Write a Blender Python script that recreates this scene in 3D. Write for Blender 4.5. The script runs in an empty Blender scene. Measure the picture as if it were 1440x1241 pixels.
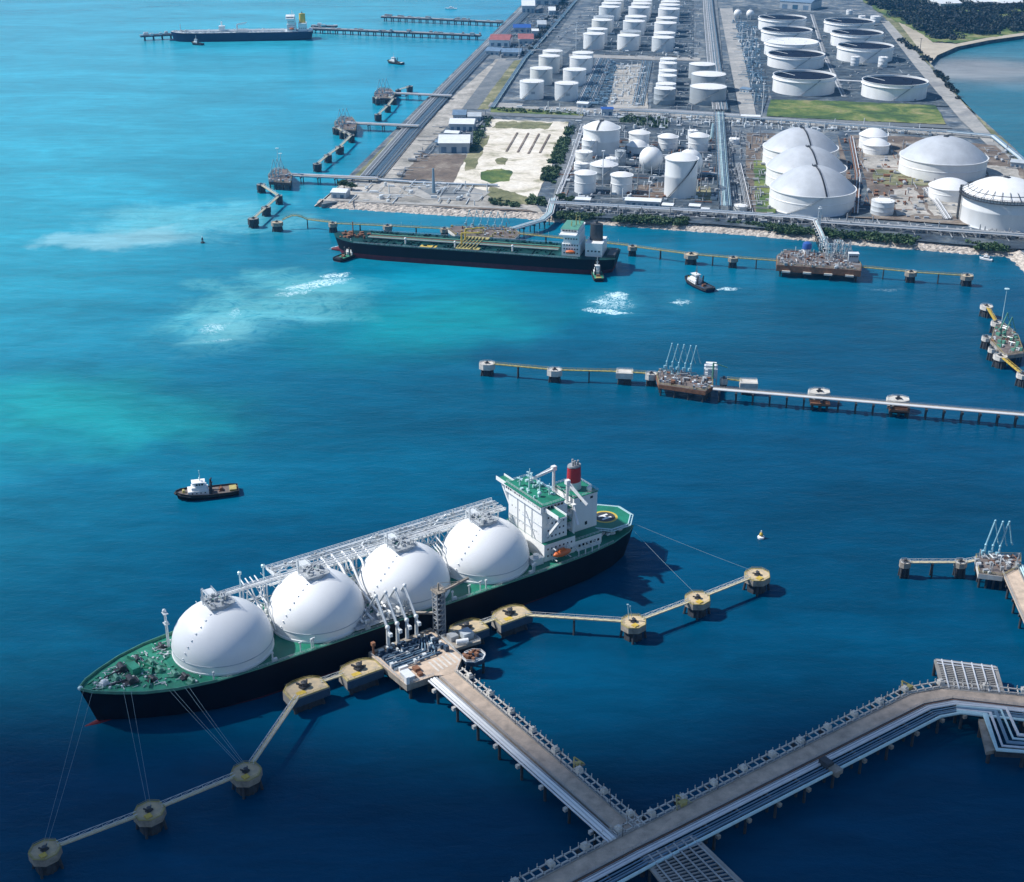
import bpy, math, random
from mathutils import Vector, noise as mnoise
R = math.radians
random.seed(7)
scene = bpy.context.scene
COL = scene.collection

# ------------------------------------------------------------------ camera
PW, PH = 1440.0, 1241.0
FPX = 1900.0
TH = R(24.48)
CAMH = 332.0
CT, ST = math.cos(TH), math.sin(TH)

def P(px, py, z=0.0):
    """photo pixel -> the world point at height z that is seen there"""
    x = (px - PW / 2) / FPX
    v = (py - PH / 2) / FPX
    t = (CAMH - z) / (ST + v * CT)
    return Vector((x * t, (CT - v * ST) * t, z))

def proj(p):
    d = p[1] * CT + (CAMH - p[2]) * ST
    return (PW / 2 + FPX * p[0] / d, PH / 2 + FPX * ((CAMH - p[2]) * CT - p[1] * ST) / d)

def pxm(py, z=0.0):
    """pixels per metre (across) at a row, for height z"""
    v = (py - PH / 2) / FPX
    return FPX * (ST + v * CT) / (CAMH - z)

cam_d = bpy.data.cameras.new("camera")
cam = bpy.data.objects.new("camera", cam_d)
COL.objects.link(cam)
cam.location = (0, 0, CAMH)
cam.rotation_euler = (R(90) - TH, 0, 0)
cam_d.sensor_fit = 'HORIZONTAL'
cam_d.sensor_width = 36
cam_d.lens = FPX / PW * 36
cam_d.clip_start = 1
cam_d.clip_end = 60000
scene.camera = cam

# ------------------------------------------------------------------ materials
def newmat(name):
    m = bpy.data.materials.new(name)
    m.use_nodes = True
    nt = m.node_tree
    return m, nt, nt.nodes['Principled BSDF']

def N(nt, typ, **kw):
    n = nt.nodes.new(typ)
    for k, v in kw.items():
        setattr(n, k, v)
    return n

def mat(name, c, rough=0.6, metal=0.0, var=0.18, scale=0.25, c2=None, stretch=None, bump=0.0, fine=None, spec=.5):
    """base colour broken up by two noises (dirt, wear)"""
    m, nt, b = newmat(name)
    b.inputs['Roughness'].default_value = rough
    b.inputs['Metallic'].default_value = metal
    b.inputs['Specular IOR Level'].default_value = spec
    tc = N(nt, 'ShaderNodeTexCoord')
    mp = N(nt, 'ShaderNodeMapping')
    if stretch:
        mp.inputs['Scale'].default_value = stretch
    nt.links.new(tc.outputs['Object'], mp.inputs['Vector'])
    n1 = N(nt, 'ShaderNodeTexNoise')
    n1.inputs['Scale'].default_value = scale
    n1.inputs['Detail'].default_value = 6
    n1.inputs['Roughness'].default_value = 0.62
    nt.links.new(mp.outputs[0], n1.inputs['Vector'])
    rp = N(nt, 'ShaderNodeMapRange')
    rp.inputs[1].default_value = 0.3
    rp.inputs[2].default_value = 0.72
    nt.links.new(n1.outputs['Fac'], rp.inputs[0])
    mx = N(nt, 'ShaderNodeMix', data_type='RGBA')
    c2 = c2 or tuple(x * (1 - var) for x in c)
    mx.inputs[6].default_value = (*c2, 1)
    mx.inputs[7].default_value = (*[min(1, x * (1 + var * 0.4)) for x in c], 1)
    nt.links.new(rp.outputs[0], mx.inputs[0])
    nt.links.new(mx.outputs[2], b.inputs['Base Color'])
    if bump:
        n2 = N(nt, 'ShaderNodeTexNoise')
        n2.inputs['Scale'].default_value = fine or scale * 4
        n2.inputs['Detail'].default_value = 5
        nt.links.new(tc.outputs['Object'], n2.inputs['Vector'])
        bp = N(nt, 'ShaderNodeBump')
        bp.inputs['Strength'].default_value = bump
        bp.inputs['Distance'].default_value = 1.0
        nt.links.new(n2.outputs['Fac'], bp.inputs['Height'])
        nt.links.new(bp.outputs[0], b.inputs['Normal'])
    return m

M = {}
M['white'] = mat('white_paint', (.78, .79, .79), .42, var=.10, scale=.12, stretch=(1, 1, .25))
M['cover'] = mat('cover_paint', (.80, .81, .82), .38, var=.06, scale=.06)
M['tank'] = mat('tank_paint', (.72, .74, .75), .5, var=.14, scale=.07, stretch=(1, 1, .15))
M['tankroof'] = mat('roof_paint', (.80, .80, .79), .5, var=.10, scale=.06)
M['tankgrey'] = mat('grey_tank_paint', (.36, .40, .43), .5, var=.15, scale=.08, stretch=(1, 1, .15))
M['dome'] = mat('dome_paint', (.47, .50, .54), .5, var=.22, scale=.05)
M['floatroof'] = mat('floating_roof', (.010, .016, .036), .8, var=.4, scale=.08, spec=.1)
M['concrete'] = mat('concrete', (.36, .34, .31), .85, var=.28, scale=.16)
M['palecon'] = mat('pale_concrete', (.62, .59, .54), .85, var=.28, scale=.3)
M['deckbeige'] = mat('jetty_deck', (.60, .47, .36), .85, var=.26, scale=.22, c2=(.36, .29, .23))
M['catwalk'] = mat('catwalk_deck', (.56, .49, .32), .7, var=.3, scale=.3)
M['tank2'] = mat('tank_paint_cream', (.70, .70, .67), .5, var=.2, scale=.07, stretch=(1, 1, .15))
M['tank3'] = mat('tank_paint_cool', (.64, .68, .71), .5, var=.2, scale=.09, stretch=(1, 1, .12))
M['oldcon'] = mat('stained_concrete', (.34, .30, .25), .85, var=.45, scale=.35)
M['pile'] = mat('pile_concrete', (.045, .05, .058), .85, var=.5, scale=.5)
M['yellow'] = mat('yellow_paint', (.62, .44, .07), .55, var=.25, scale=.6)
M['oldyellow'] = mat('weathered_yellow', (.42, .36, .13), .6, var=.3, scale=.4)
M['steel'] = mat('galvanised_steel', (.46, .49, .51), .45, .2, var=.2, scale=.6)
M['palesteel'] = mat('pale_steel', (.66, .70, .72), .42, .1, var=.15, scale=.5)
M['cyansteel'] = mat('pale_blue_steel', (.50, .70, .74), .42, .1, var=.15, scale=.5)
M['darksteel'] = mat('dark_steel', (.05, .055, .065), .55, .1, var=.4, scale=.7)
M['pipe'] = mat('pipe_lagging', (.70, .71, .73), .4, .15, var=.14, scale=.25)
M['pipeblue'] = mat('blue_grey_pipe', (.17, .28, .38), .45, .15, var=.25, scale=.25)
M['pipegrey'] = mat('grey_pipe', (.35, .37, .39), .5, .1, var=.25, scale=.3)
M['rust'] = mat('rusty_steel', (.24, .11, .06), .8, var=.5, scale=.5)
M['black'] = mat('black_hull', (.005, .005, .010), .55, var=.45, scale=.1, stretch=(1, 1, .3), spec=.15)
M['boot'] = mat('red_boot_topping', (.15, .02, .03), .6, var=.4, scale=.2, spec=.2)
M['navy'] = mat('navy_hull', (.008, .018, .06), .5, var=.3, scale=.1, spec=.15)
M['green'] = mat('green_deck_paint', (.010, .20, .125), .55, var=.35, scale=.14)
M['greend'] = mat('weathered_green_deck', (.035, .30, .19), .6, var=.5, scale=.22)
M['tankerdeck'] = mat('dark_green_deck', (.005, .058, .060), .65, var=.7, scale=.12, spec=.2)
M['dolphintop'] = mat('dolphin_top', (.56, .43, .25), .85, var=.4, scale=.25, c2=(.34, .30, .24))
M['darkdeck'] = mat('dark_platform_deck', (.17, .14, .13), .85, var=.5, scale=.3)
M['greenp'] = mat('pale_green_paint', (.10, .30, .22), .5, var=.3, scale=.3)
M['red'] = mat('red_paint', (.45, .03, .04), .45, var=.15, scale=.3)
M['orange'] = mat('orange_paint', (.65, .14, .03), .45, var=.15, scale=.5)
M['blue'] = mat('blue_paint', (.03, .10, .36), .4, var=.2, scale=.5)
M['bluedeck'] = mat('dark_blue_deck', (.035, .07, .12), .6, var=.35, scale=.4)
M['window'] = mat('window_glass', (.02, .03, .04), .12, var=.2, scale=1)
M['bluewin'] = mat('blue_marking', (.05, .13, .22), .4, var=.2, scale=1)
M['armblue'] = mat('arm_blue_steel', (.28, .52, .62), .42, .1, var=.2, scale=.5)
M['rope'] = mat('mooring_rope', (.22, .34, .40), .7, var=.2, scale=.5)
M['rubber'] = mat('fender_rubber', (.02, .02, .022), .8, var=.3, scale=1)
M['brick'] = mat('red_roof', (.34, .12, .12), .7, var=.35, scale=.2)
M['roofwhite'] = mat('white_sheet_roof', (.74, .77, .79), .45, var=.12, scale=.2)
M['roofblue'] = mat('blue_grey_roof', (.16, .25, .36), .5, var=.3, scale=.2)
M['palewall'] = mat('pale_wall', (.45, .50, .54), .6, var=.2, scale=.15)  # pale blue-grey paint for walls, roofs and trim
M['trunk'] = mat('bark', (.10, .075, .05), .9, var=.3, scale=1)

def leafmat(name, a, b_, scale=.12):
    m, nt, b = newmat(name)
    g = N(nt, 'ShaderNodeNewGeometry')
    n1 = N(nt, 'ShaderNodeTexNoise')
    n1.inputs['Scale'].default_value = scale
    n1.inputs['Detail'].default_value = 4
    nt.links.new(g.outputs['Position'], n1.inputs['Vector'])
    mx = N(nt, 'ShaderNodeMix', data_type='RGBA')
    mx.inputs[6].default_value = (*a, 1)
    mx.inputs[7].default_value = (*b_, 1)
    rp = N(nt, 'ShaderNodeMapRange')
    rp.inputs[1].default_value = .35
    rp.inputs[2].default_value = .65
    nt.links.new(n1.outputs['Fac'], rp.inputs[0])
    nt.links.new(rp.outputs[0], mx.inputs[0])
    nt.links.new(mx.outputs[2], b.inputs['Base Color'])
    b.inputs['Roughness'].default_value = .7
    return m
M['leaf'] = leafmat('foliage', (.014, .050, .020), (.05, .105, .03))
M['leafdark'] = leafmat('dark_foliage', (.002, .008, .013), (.006, .019, .018), .03)

def ground_mat(name, stops, scale, detail=8, fine=.6, fineamt=.35, rough=.9, bump=.3, stretch=None):
    """patchy ground: noise through a colour ramp, multiplied by a finer grain"""
    m, nt, b = newmat(name)
    g = N(nt, 'ShaderNodeNewGeometry')
    mp = N(nt, 'ShaderNodeMapping')
    if stretch:
        mp.inputs['Rotation'].default_value = (0, 0, stretch[0])
        mp.inputs['Scale'].default_value = (stretch[1], stretch[2], 1)
    nt.links.new(g.outputs['Position'], mp.inputs['Vector'])
    n1 = N(nt, 'ShaderNodeTexNoise')
    n1.inputs['Scale'].default_value = scale
    n1.inputs['Detail'].default_value = detail
    n1.inputs['Roughness'].default_value = .65
    n1.inputs['Distortion'].default_value = .6
    nt.links.new(mp.outputs[0], n1.inputs['Vector'])
    cr = N(nt, 'ShaderNodeValToRGB')
    e = cr.color_ramp.elements
    while len(e) < len(stops):
        e.new(.5)
    for k, (p, c) in enumerate(stops):
        e[k].position = p
        e[k].color = (*c, 1)
    nt.links.new(n1.outputs['Fac'], cr.inputs[0])
    n2 = N(nt, 'ShaderNodeTexNoise')
    n2.inputs['Scale'].default_value = fine
    n2.inputs['Detail'].default_value = 5
    n2.inputs['Roughness'].default_value = .7
    nt.links.new(g.outputs['Position'], n2.inputs['Vector'])
    mr = N(nt, 'ShaderNodeMapRange')
    mr.inputs[1].default_value = .3
    mr.inputs[2].default_value = .7
    mr.inputs[3].default_value = 1 - fineamt
    mr.inputs[4].default_value = 1 + fineamt
    nt.links.new(n2.outputs['Fac'], mr.inputs[0])
    mu = N(nt, 'ShaderNodeVectorMath', operation='SCALE')
    nt.links.new(cr.outputs[0], mu.inputs[0])
    nt.links.new(mr.outputs[0], mu.inputs['Scale'])
    nt.links.new(mu.outputs[0], b.inputs['Base Color'])
    b.inputs['Roughness'].default_value = rough
    if bump:
        bp = N(nt, 'ShaderNodeBump')
        bp.inputs['Strength'].default_value = bump
        bp.inputs['Distance'].default_value = .6
        nt.links.new(n2.outputs['Fac'], bp.inputs['Height'])
        nt.links.new(bp.outputs[0], b.inputs['Normal'])
    return m

G = {}
G['yard'] = ground_mat('yard_ground', [(.32, (.03, .05, .078)), (.46, (.068, .098, .132)), (.55, (.14, .165, .185)), (.68, (.29, .29, .28))], .035, fine=.12, fineamt=.45)
G['dark'] = ground_mat('oily_ground', [(.33, (.014, .028, .048)), (.5, (.038, .062, .088)), (.66, (.12, .14, .15))], .05, fine=.12, fineamt=.5)
G['brown'] = ground_mat('brown_soil', [(.3, (.07, .058, .05)), (.5, (.15, .118, .095)), (.7, (.31, .275, .23))], .03, fine=.3, fineamt=.3)
G['sand'] = ground_mat('pale_sand', [(.30, (.20, .20, .11)), (.40, (.44, .41, .32)), (.47, (.62, .57, .48)), (.6, (.70, .66, .58))], .03, fine=.2, fineamt=.2)
G['tan'] = ground_mat('tan_soil', [(.3, (.17, .165, .15)), (.5, (.33, .315, .285)), (.7, (.50, .47, .43))], .035, fine=.25, fineamt=.28)
G['grass'] = ground_mat('rough_grass', [(.36, (.02, .055, .02)), (.46, (.055, .11, .022)), (.54, (.13, .17, .04)), (.66, (.26, .24, .11))], .022, fine=.3, fineamt=.35)
G['olive'] = ground_mat('olive_scrub', [(.3, (.07, .085, .035)), (.5, (.16, .165, .08)), (.68, (.34, .31, .20))], .035, fine=.3, fineamt=.35)
G['road'] = ground_mat('asphalt', [(.3, (.085, .105, .125)), (.5, (.14, .16, .175)), (.7, (.23, .24, .245))], .02, fine=.2, fineamt=.2)
G['paleroad'] = ground_mat('concrete_road', [(.3, (.20, .205, .21)), (.5, (.30, .30, .29)), (.7, (.44, .42, .39))], .03, fine=.2, fineamt=.2)
G['rock'] = ground_mat('rock_armour', [(.3, (.20, .18, .16)), (.5, (.46, .41, .36)), (.7, (.64, .58, .52))], .25, fine=.7, fineamt=.5, bump=1.0)
G['beach'] = ground_mat('beach_sand', [(.3, (.30, .27, .21)), (.5, (.42, .37, .29)), (.7, (.50, .45, .36))], .01, fine=.1, fineamt=.15)

# ------------------------------------------------------------------ mesh builder
def rot2(x, y, a):
    c, s = math.cos(a), math.sin(a)
    return (x * c - y * s, x * s + y * c)

class MB:
    def __init__(self, off=(0, 0, 0)):
        self.v, self.f, self.off = [], [], Vector(off)
    def add(self, vs, fs):
        n = len(self.v)
        self.v += [tuple(q) for q in vs]
        self.f += [tuple(i + n for i in q) for q in fs]
        return self
    def box(self, x0, x1, y0, y1, z0, z1):
        vs = [(x0, y0, z0), (x1, y0, z0), (x1, y1, z0), (x0, y1, z0), (x0, y0, z1), (x1, y0, z1), (x1, y1, z1), (x0, y1, z1)]
        return self.add(vs, [(3, 2, 1, 0), (4, 5, 6, 7), (0, 1, 5, 4), (1, 2, 6, 5), (2, 3, 7, 6), (3, 0, 4, 7)])
    def obox(self, c, sx, sy, sz, a=0.0):
        """box with its base centre at c, turned by a"""
        vs = []
        for z in (0, sz):
            for (x, y) in ((-1, -1), (1, -1), (1, 1), (-1, 1)):
                q = rot2(x * sx / 2, y * sy / 2, a)
                vs.append((c[0] + q[0], c[1] + q[1], c[2] + z))
        return self.add(vs, [(3, 2, 1, 0), (4, 5, 6, 7), (0, 1, 5, 4), (1, 2, 6, 5), (2, 3, 7, 6), (3, 0, 4, 7)])
    def beam(self, p, q, w, h=None):
        p, q = Vector(p), Vector(q)
        h = h or w
        d = (q - p)
        if d.length < 1e-6:
            return self
        d.normalize()
        up = Vector((0, 0, 1)) if abs(d.z) < .95 else Vector((1, 0, 0))
        s = d.cross(up).normalized()
        u = s.cross(d).normalized()
        vs = []
        for o in (p, q):
            for (a, b) in ((-1, -1), (1, -1), (1, 1), (-1, 1)):
                vs.append(o + s * (a * w / 2) + u * (b * h / 2))
        return self.add(vs, [(0, 1, 2, 3), (7, 6, 5, 4), (4, 5, 1, 0), (5, 6, 2, 1), (6, 7, 3, 2), (7, 4, 0, 3)])
    def tube(self, pts, r, n=8):
        pts = [Vector(q) for q in pts]
        rs = r if isinstance(r, (list, tuple)) else [r] * len(pts)
        vs, fs = [], []
        for i, q in enumerate(pts):
            a = pts[max(i - 1, 0)]
            b = pts[min(i + 1, len(pts) - 1)]
            d = (b - a).normalized()
            up = Vector((0, 0, 1)) if abs(d.z) < .9 else Vector((1, 0, 0))
            s = d.cross(up).normalized()
            u = s.cross(d).normalized()
            k = 1.0
            if 0 < i < len(pts) - 1:
                d0 = (q - a).normalized()
                k = 1 / max(.5, d0.dot(d))
            for j in range(n):
                t = 2 * math.pi * j / n
                vs.append(q + s * (math.cos(t) * rs[i] * (k if abs(d.z) < .9 else 1)) + u * (math.sin(t) * rs[i]))
        for i in range(len(pts) - 1):
            for j in range(n):
                k = (j + 1) % n
                fs.append((i * n + j, (i + 1) * n + j, (i + 1) * n + k, i * n + k))
        fs.append(tuple(range(n)))
        fs.append(tuple(reversed(range((len(pts) - 1) * n, len(pts) * n))))
        return self.add(vs, [tuple(reversed(q)) for q in fs])
    def lathe(self, prof, c=(0, 0, 0), n=32, sx=1.0, sy=1.0):
        vs, fs, rings = [], [], []
        for (r, z) in prof:
            if r < 1e-4:
                vs.append((c[0], c[1], c[2] + z))
                rings.append([len(vs) - 1])
            else:
                st = len(vs)
                for j in range(n):
                    t = 2 * math.pi * j / n
                    vs.append((c[0] + r * sx * math.cos(t), c[1] + r * sy * math.sin(t), c[2] + z))
                rings.append(list(range(st, st + n)))
        for a, b in zip(rings, rings[1:]):
            for j in range(n):
                k = (j + 1) % n
                if len(a) == 1 and len(b) == 1:
                    continue
                if len(a) == 1:
                    fs.append((a[0], b[k], b[j]))
                elif len(b) == 1:
                    fs.append((a[j], a[k], b[0]))
                else:
                    fs.append((a[j], a[k], b[k], b[j]))
        return self.add(vs, fs)
    def prism(self, poly, z0, z1):
        n = len(poly)
        ar = sum(poly[i][0] * poly[(i + 1) % n][1] - poly[(i + 1) % n][0] * poly[i][1] for i in range(n))
        if ar < 0:
            poly = list(reversed(poly))
        vs = [(q[0], q[1], z0) for q in poly] + [(q[0], q[1], z1) for q in poly]
        fs = [tuple(reversed(range(n))), tuple(range(n, 2 * n))]
        fs += [(i, (i + 1) % n, n + (i + 1) % n, n + i) for i in range(n)]
        return self.add(vs, fs)
    def sheet(self, poly, z):
        n = len(poly)
        ar = sum(poly[i][0] * poly[(i + 1) % n][1] - poly[(i + 1) % n][0] * poly[i][1] for i in range(n))
        if ar < 0:
            poly = list(reversed(poly))
        return self.add([(q[0], q[1], z) for q in poly], [tuple(range(n))])
    def sphere(self, c, r, n=16, m=10, sz=1.0):
        prof = [(r * math.sin(math.pi * i / m) if 0 < i < m else 0, -r * sz * math.cos(math.pi * i / m)) for i in range(m + 1)]
        return self.lathe(prof, c, n)
    def build(self, name, m, parent=None, smooth=False, ang=38):
        me = bpy.data.meshes.new(name)
        o_ = self.off
        me.from_pydata([(a[0] - o_.x, a[1] - o_.y, a[2] - o_.z) for a in self.v], [], self.f)
        me.materials.append(m if not isinstance(m, str) else M[m])
        if smooth:
            me.polygons.foreach_set('use_smooth', [True] * len(me.polygons))
            me.set_sharp_from_angle(angle=R(ang))
        me.update()
        o = bpy.data.objects.new(name, me)
        COL.objects.link(o)
        if parent is not None:
            o.parent = parent
            if name in CLUTTER:
                o['kind'] = 'stuff'
        else:
            o.location = o_
        return o

CLUTTER = ('deck_gear', 'deck_fittings', 'deck_pipes', 'fittings', 'valves', 'pier_gear', 'machinery', 'pipework', 'deck_hatches', 'bridge_fittings', 'aft_frames')
def tag(o, label=None, cat=None, group=None, kind=None):
    if label: o['label'] = label
    if cat: o['category'] = cat
    if group: o['group'] = group
    if kind: o['kind'] = kind
    return o

def thing(name, label, cat, loc=(0, 0, 0), rot=0.0, group=None):
    o = bpy.data.objects.new(name, None)
    o.empty_display_size = 2
    COL.objects.link(o)
    o.location = loc
    o.rotation_euler = (0, 0, rot)
    return tag(o, label, cat, group)

def copy_thing(o, loc, rot, label, group=None):
    def cp(a, par):
        c = a.copy()
        COL.objects.link(c)
        c.parent = par
        for ch in [q for q in bpy.data.objects if q.parent == a]:
            cp(ch, c)
        return c
    c = cp(o, None)
    c.location = loc
    c.rotation_euler = (0, 0, rot)
    return tag(c, label, None, group)

def structure(o):
    o['kind'] = 'structure'
    return o

def offset_path(pts, d):
    """2-D polyline moved d to its left (mitred)"""
    out = []
    n = len(pts)
    for i, p in enumerate(pts):
        nn = []
        if i > 0:
            e = Vector((p[0] - pts[i - 1][0], p[1] - pts[i - 1][1])).normalized()
            nn.append(Vector((-e.y, e.x)))
        if i < n - 1:
            e = Vector((pts[i + 1][0] - p[0], pts[i + 1][1] - p[1])).normalized()
            nn.append(Vector((-e.y, e.x)))
        m = sum(nn, Vector((0, 0)))
        m.normalize()
        k = d / max(.35, m.dot(nn[0]))
        out.append((p[0] + m.x * k, p[1] + m.y * k))
    return out

def along(pts, step, start=0.0):
    """points and headings every step metres along a 2-D path"""
    res, need = [], start
    for a, b in zip(pts, pts[1:]):
        L = math.hypot(b[0] - a[0], b[1] - a[1])
        t = need
        h = math.atan2(b[1] - a[1], b[0] - a[0])
        while t <= L:
            res.append((a[0] + (b[0] - a[0]) * t / L, a[1] + (b[1] - a[1]) * t / L, h))
            t += step
        need = t - L
    return res

def xyz(pts, z):
    return [(p[0], p[1], z) for p in pts]

# ------------------------------------------------------------------ light
SUN_EL = R(46)
SUN_DIR = Vector((-.985 * math.cos(SUN_EL), .17 * math.cos(SUN_EL), math.sin(SUN_EL))).normalized()
w = bpy.data.worlds.new("World")
scene.world = w
w.use_nodes = True
wn = w.node_tree
sky = wn.nodes.new('ShaderNodeTexSky')
sky.sky_type = 'NISHITA'
sky.sun_disc = False
sky.sun_elevation = SUN_EL
sky.sun_rotation = math.atan2(SUN_DIR.x, SUN_DIR.y)
sky.air_density = 1.0
sky.dust_density = .25
sky.ozone_density = 3.2
wn.links.new(sky.outputs[0], wn.nodes['Background'].inputs[0])
wn.nodes['Background'].inputs[1].default_value = .105
sl = bpy.data.lights.new("sun", 'SUN')
sl.energy = 4.9
sl.angle = R(1.0)
sl.color = (1.0, .965, .91)
so = bpy.data.objects.new("sun", sl)
COL.objects.link(so)
so.rotation_euler = (-SUN_DIR).to_track_quat('-Z', 'Y').to_euler()
scene.view_settings.view_transform = 'Standard'
scene.view_settings.look = 'None'
scene.view_settings.exposure = 0.30
scene.view_settings.gamma = 1
scene.render.engine = 'CYCLES'
scene.cycles.use_denoising = True
scene.cycles.max_bounces = 6
scene.cycles.volume_bounces = 0
scene.cycles.caustics_reflective = False
scene.cycles.caustics_refractive = False

# ================================================================== WATER
def water_material():
    m, nt, b = newmat('sea_water')
    L = nt.links.new
    geo = N(nt, 'ShaderNodeNewGeometry')
    pos = geo.outputs['Position']
    def noise(scale, detail=4, rough=.55, dist=0.0, vec=None, st=None):
        v = vec or pos
        if st:
            mp = N(nt, 'ShaderNodeMapping')
            mp.inputs['Rotation'].default_value = (0, 0, st[0])
            mp.inputs['Scale'].default_value = (st[1], st[2], 1)
            L(v, mp.inputs['Vector'])
            v = mp.outputs[0]
        n = N(nt, 'ShaderNodeTexNoise')
        n.inputs['Scale'].default_value = scale
        n.inputs['Detail'].default_value = detail
        n.inputs['Roughness'].default_value = rough
        n.inputs['Distortion'].default_value = dist
        L(v, n.inputs['Vector'])
        return n
    def maprange(v, a, b_, c=0.0, d=1.0, smooth=True):
        n = N(nt, 'ShaderNodeMapRange')
        if smooth:
            n.interpolation_type = 'SMOOTHSTEP'
        for k, x in enumerate((a, b_, c, d)):
            n.inputs[k + 1].default_value = x
        L(v, n.inputs[0])
        return n.outputs[0]
    def math_(op, a, b_):
        n = N(nt, 'ShaderNodeMath', operation=op)
        for k, x in enumerate((a, b_)):
            if isinstance(x, (int, float)):
                n.inputs[k].default_value = x
            else:
                L(x, n.inputs[k])
        return n.outputs[0]
    def mix(f, a, col):
        n = N(nt, 'ShaderNodeMix', data_type='RGBA')
        L(f, n.inputs[0])
        if isinstance(a, tuple):
            n.inputs[6].default_value = (*a, 1)
        else:
            L(a, n.inputs[6])
        n.inputs[7].default_value = (*col, 1)
        return n.outputs[2]
    def warp(amount, scale, dist=0.0, detail=5):
        n = noise(scale, detail, .6, dist)
        s = N(nt, 'ShaderNodeVectorMath', operation='SUBTRACT')
        L(n.outputs['Color'], s.inputs[0])
        s.inputs[1].default_value = (.5, .5, .5)
        k = N(nt, 'ShaderNodeVectorMath', operation='SCALE')
        L(s.outputs[0], k.inputs[0])
        k.inputs['Scale'].default_value = amount
        a = N(nt, 'ShaderNodeVectorMath', operation='ADD')
        L(pos, a.inputs[0])
        L(k.outputs[0], a.inputs[1])
        return a.outputs[0]
    big = warp(260, .0045)
    mid = warp(210, .011, .8, 8)
    fin = warp(90, .02, .5, 8)
    tiny = warp(22, .09, .6, 6)
    def blob(px, py, rx, ry, ang=0.0, soft=.7, vec=None):
        """smooth elliptic patch round the point seen at a pixel; radii in metres"""
        c = P(px, py)
        mp = N(nt, 'ShaderNodeMapping', vector_type='TEXTURE')
        mp.inputs['Location'].default_value = (c.x, c.y, 0)
        mp.inputs['Rotation'].default_value = (0, 0, R(ang))
        mp.inputs['Scale'].default_value = (rx, ry, 1e6)
        L(vec or fin, mp.inputs['Vector'])
        ln = N(nt, 'ShaderNodeVectorMath', operation='LENGTH')
        L(mp.outputs[0], ln.inputs[0])
        return maprange(ln.outputs['Value'], 1.0, 1.0 - soft)
    # depth: the dredged basin is deep blue, the shelf to the left and beyond turquoise
    def dot(vec, x, y):
        d = N(nt, 'ShaderNodeVectorMath', operation='DOT_PRODUCT')
        L(vec, d.inputs[0])
        d.inputs[1].default_value = (x, y, 0)
        return d.outputs['Value']
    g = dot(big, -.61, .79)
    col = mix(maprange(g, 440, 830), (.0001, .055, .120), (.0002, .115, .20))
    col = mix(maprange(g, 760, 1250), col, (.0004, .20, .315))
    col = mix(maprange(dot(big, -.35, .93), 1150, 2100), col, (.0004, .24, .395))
    # sun glare on the left, painted into the water colour
    left_glare = maprange(dot(big, -.92, .10), 170, 620)
    col = mix(math_('MULTIPLY', left_glare, .62), col, (.04, .36, .45))
    # the quay basin and the bay on the right of the land
    col = mix(math_('MULTIPLY', blob(1330, 150, 420, 900, 0, .5), 0.0), col, (.02, .2, .3))
    bay = maprange(dot(pos, 1, -.42), -370, -300)
    far = maprange(dot(pos, 0, 1), 1380, 1480)
    bm = math_('MULTIPLY', bay, far)
    col = mix(bm, col, (.006, .115, .17))
    sandy = math_('MULTIPLY', bm, blob(1375, 98, 210, 210, 10, .85, big))
    col = mix(math_('MULTIPLY', sandy, .95), col, (.26, .26, .26))
    st = math_('MULTIPLY', bm, blob(1440, 75, 260, 120, 0, .8, big))
    col = mix(math_('MULTIPLY', st, .5), col, (.05, .19, .24))
    # patches of stirred-up sediment
    def plume(col, f, c, k):
        return mix(math_('MULTIPLY', f, k), col, c)
    swirl = maprange(math_('ABSOLUTE', math_('SUBTRACT', noise(.028, 7, .68, 2.6).outputs['Fac'], .5), 0), .16, .0)
    streak = maprange(noise(.02, 6, .65, 1.2, st=(R(20), .6, 2.2)).outputs['Fac'], .36, .62)
    col = plume(col, blob(600, 460, 120, 130, 20, .95, big), (.003, .27, .30), .75)
    col = plume(col, blob(620, 400, 170, 90, 0, .95, big), (.003, .25, .35), .7)
    col = plume(col, blob(120, 570, 110, 110, -20, .95, big), (.012, .28, .29), .75)
    col = plume(col, blob(230, 600, 80, 45, 10, .9, fin), (.012, .28, .30), .5)
    col = plume(col, math_('MULTIPLY', blob(385, 425, 84, 120, -28, .8, mid), maprange(streak, 0, 1, .55, 1)), (.07, .37, .42), .68)
    col = plume(col, math_('MULTIPLY', math_('MULTIPLY', blob(385, 428, 88, 128, -28, .7, mid), swirl), 1.0), (.16, .47, .50), .38)
    col = plume(col, math_('MULTIPLY', blob(250, 315, 130, 85, 8, .75, mid), swirl), (.24, .50, .56), .5)
    col = plume(col, blob(310, 462, 30, 34, 0, .7), (.18, .44, .46), .45)
    col = plume(col, blob(450, 402, 40, 42, 10, .8), (.13, .44, .48), .55)
    col = plume(col, blob(255, 312, 130, 88, 8, .75, mid), (.09, .42, .50), .75)
    col = plume(col, blob(190, 338, 62, 48, 10, .6), (.24, .46, .51), .7)
    col = plume(col, blob(118, 338, 50, 34, 0, .6), (.2, .46, .53), .85)
    col = plume(col, blob(860, 425, 36, 52, 0, .9, tiny), (.03, .27, .37), .6)
    col = plume(col, blob(960, 424, 30, 40, 0, .9, tiny), (.02, .23, .34), .45)
    # slow mottling, long streaks
    mot = noise(.006, 6, .6, .8, st=(R(8), .5, 1.5)).outputs['Fac']
    mu = N(nt, 'ShaderNodeVectorMath', operation='SCALE')
    L(col, mu.inputs[0])
    L(math_('MULTIPLY', maprange(mot, .3, .7, .75, 1.24, False),
            maprange(noise(.055, 5, .65, .5, st=(R(12), .5, 1.6)).outputs['Fac'], .3, .7, .84, 1.16, False)), mu.inputs['Scale'])
    col = mu.outputs[0]
    # foam: white threads where tug propellers churn the surface
    fn = noise(.16, 7, .72, 1.6).outputs['Fac']
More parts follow.
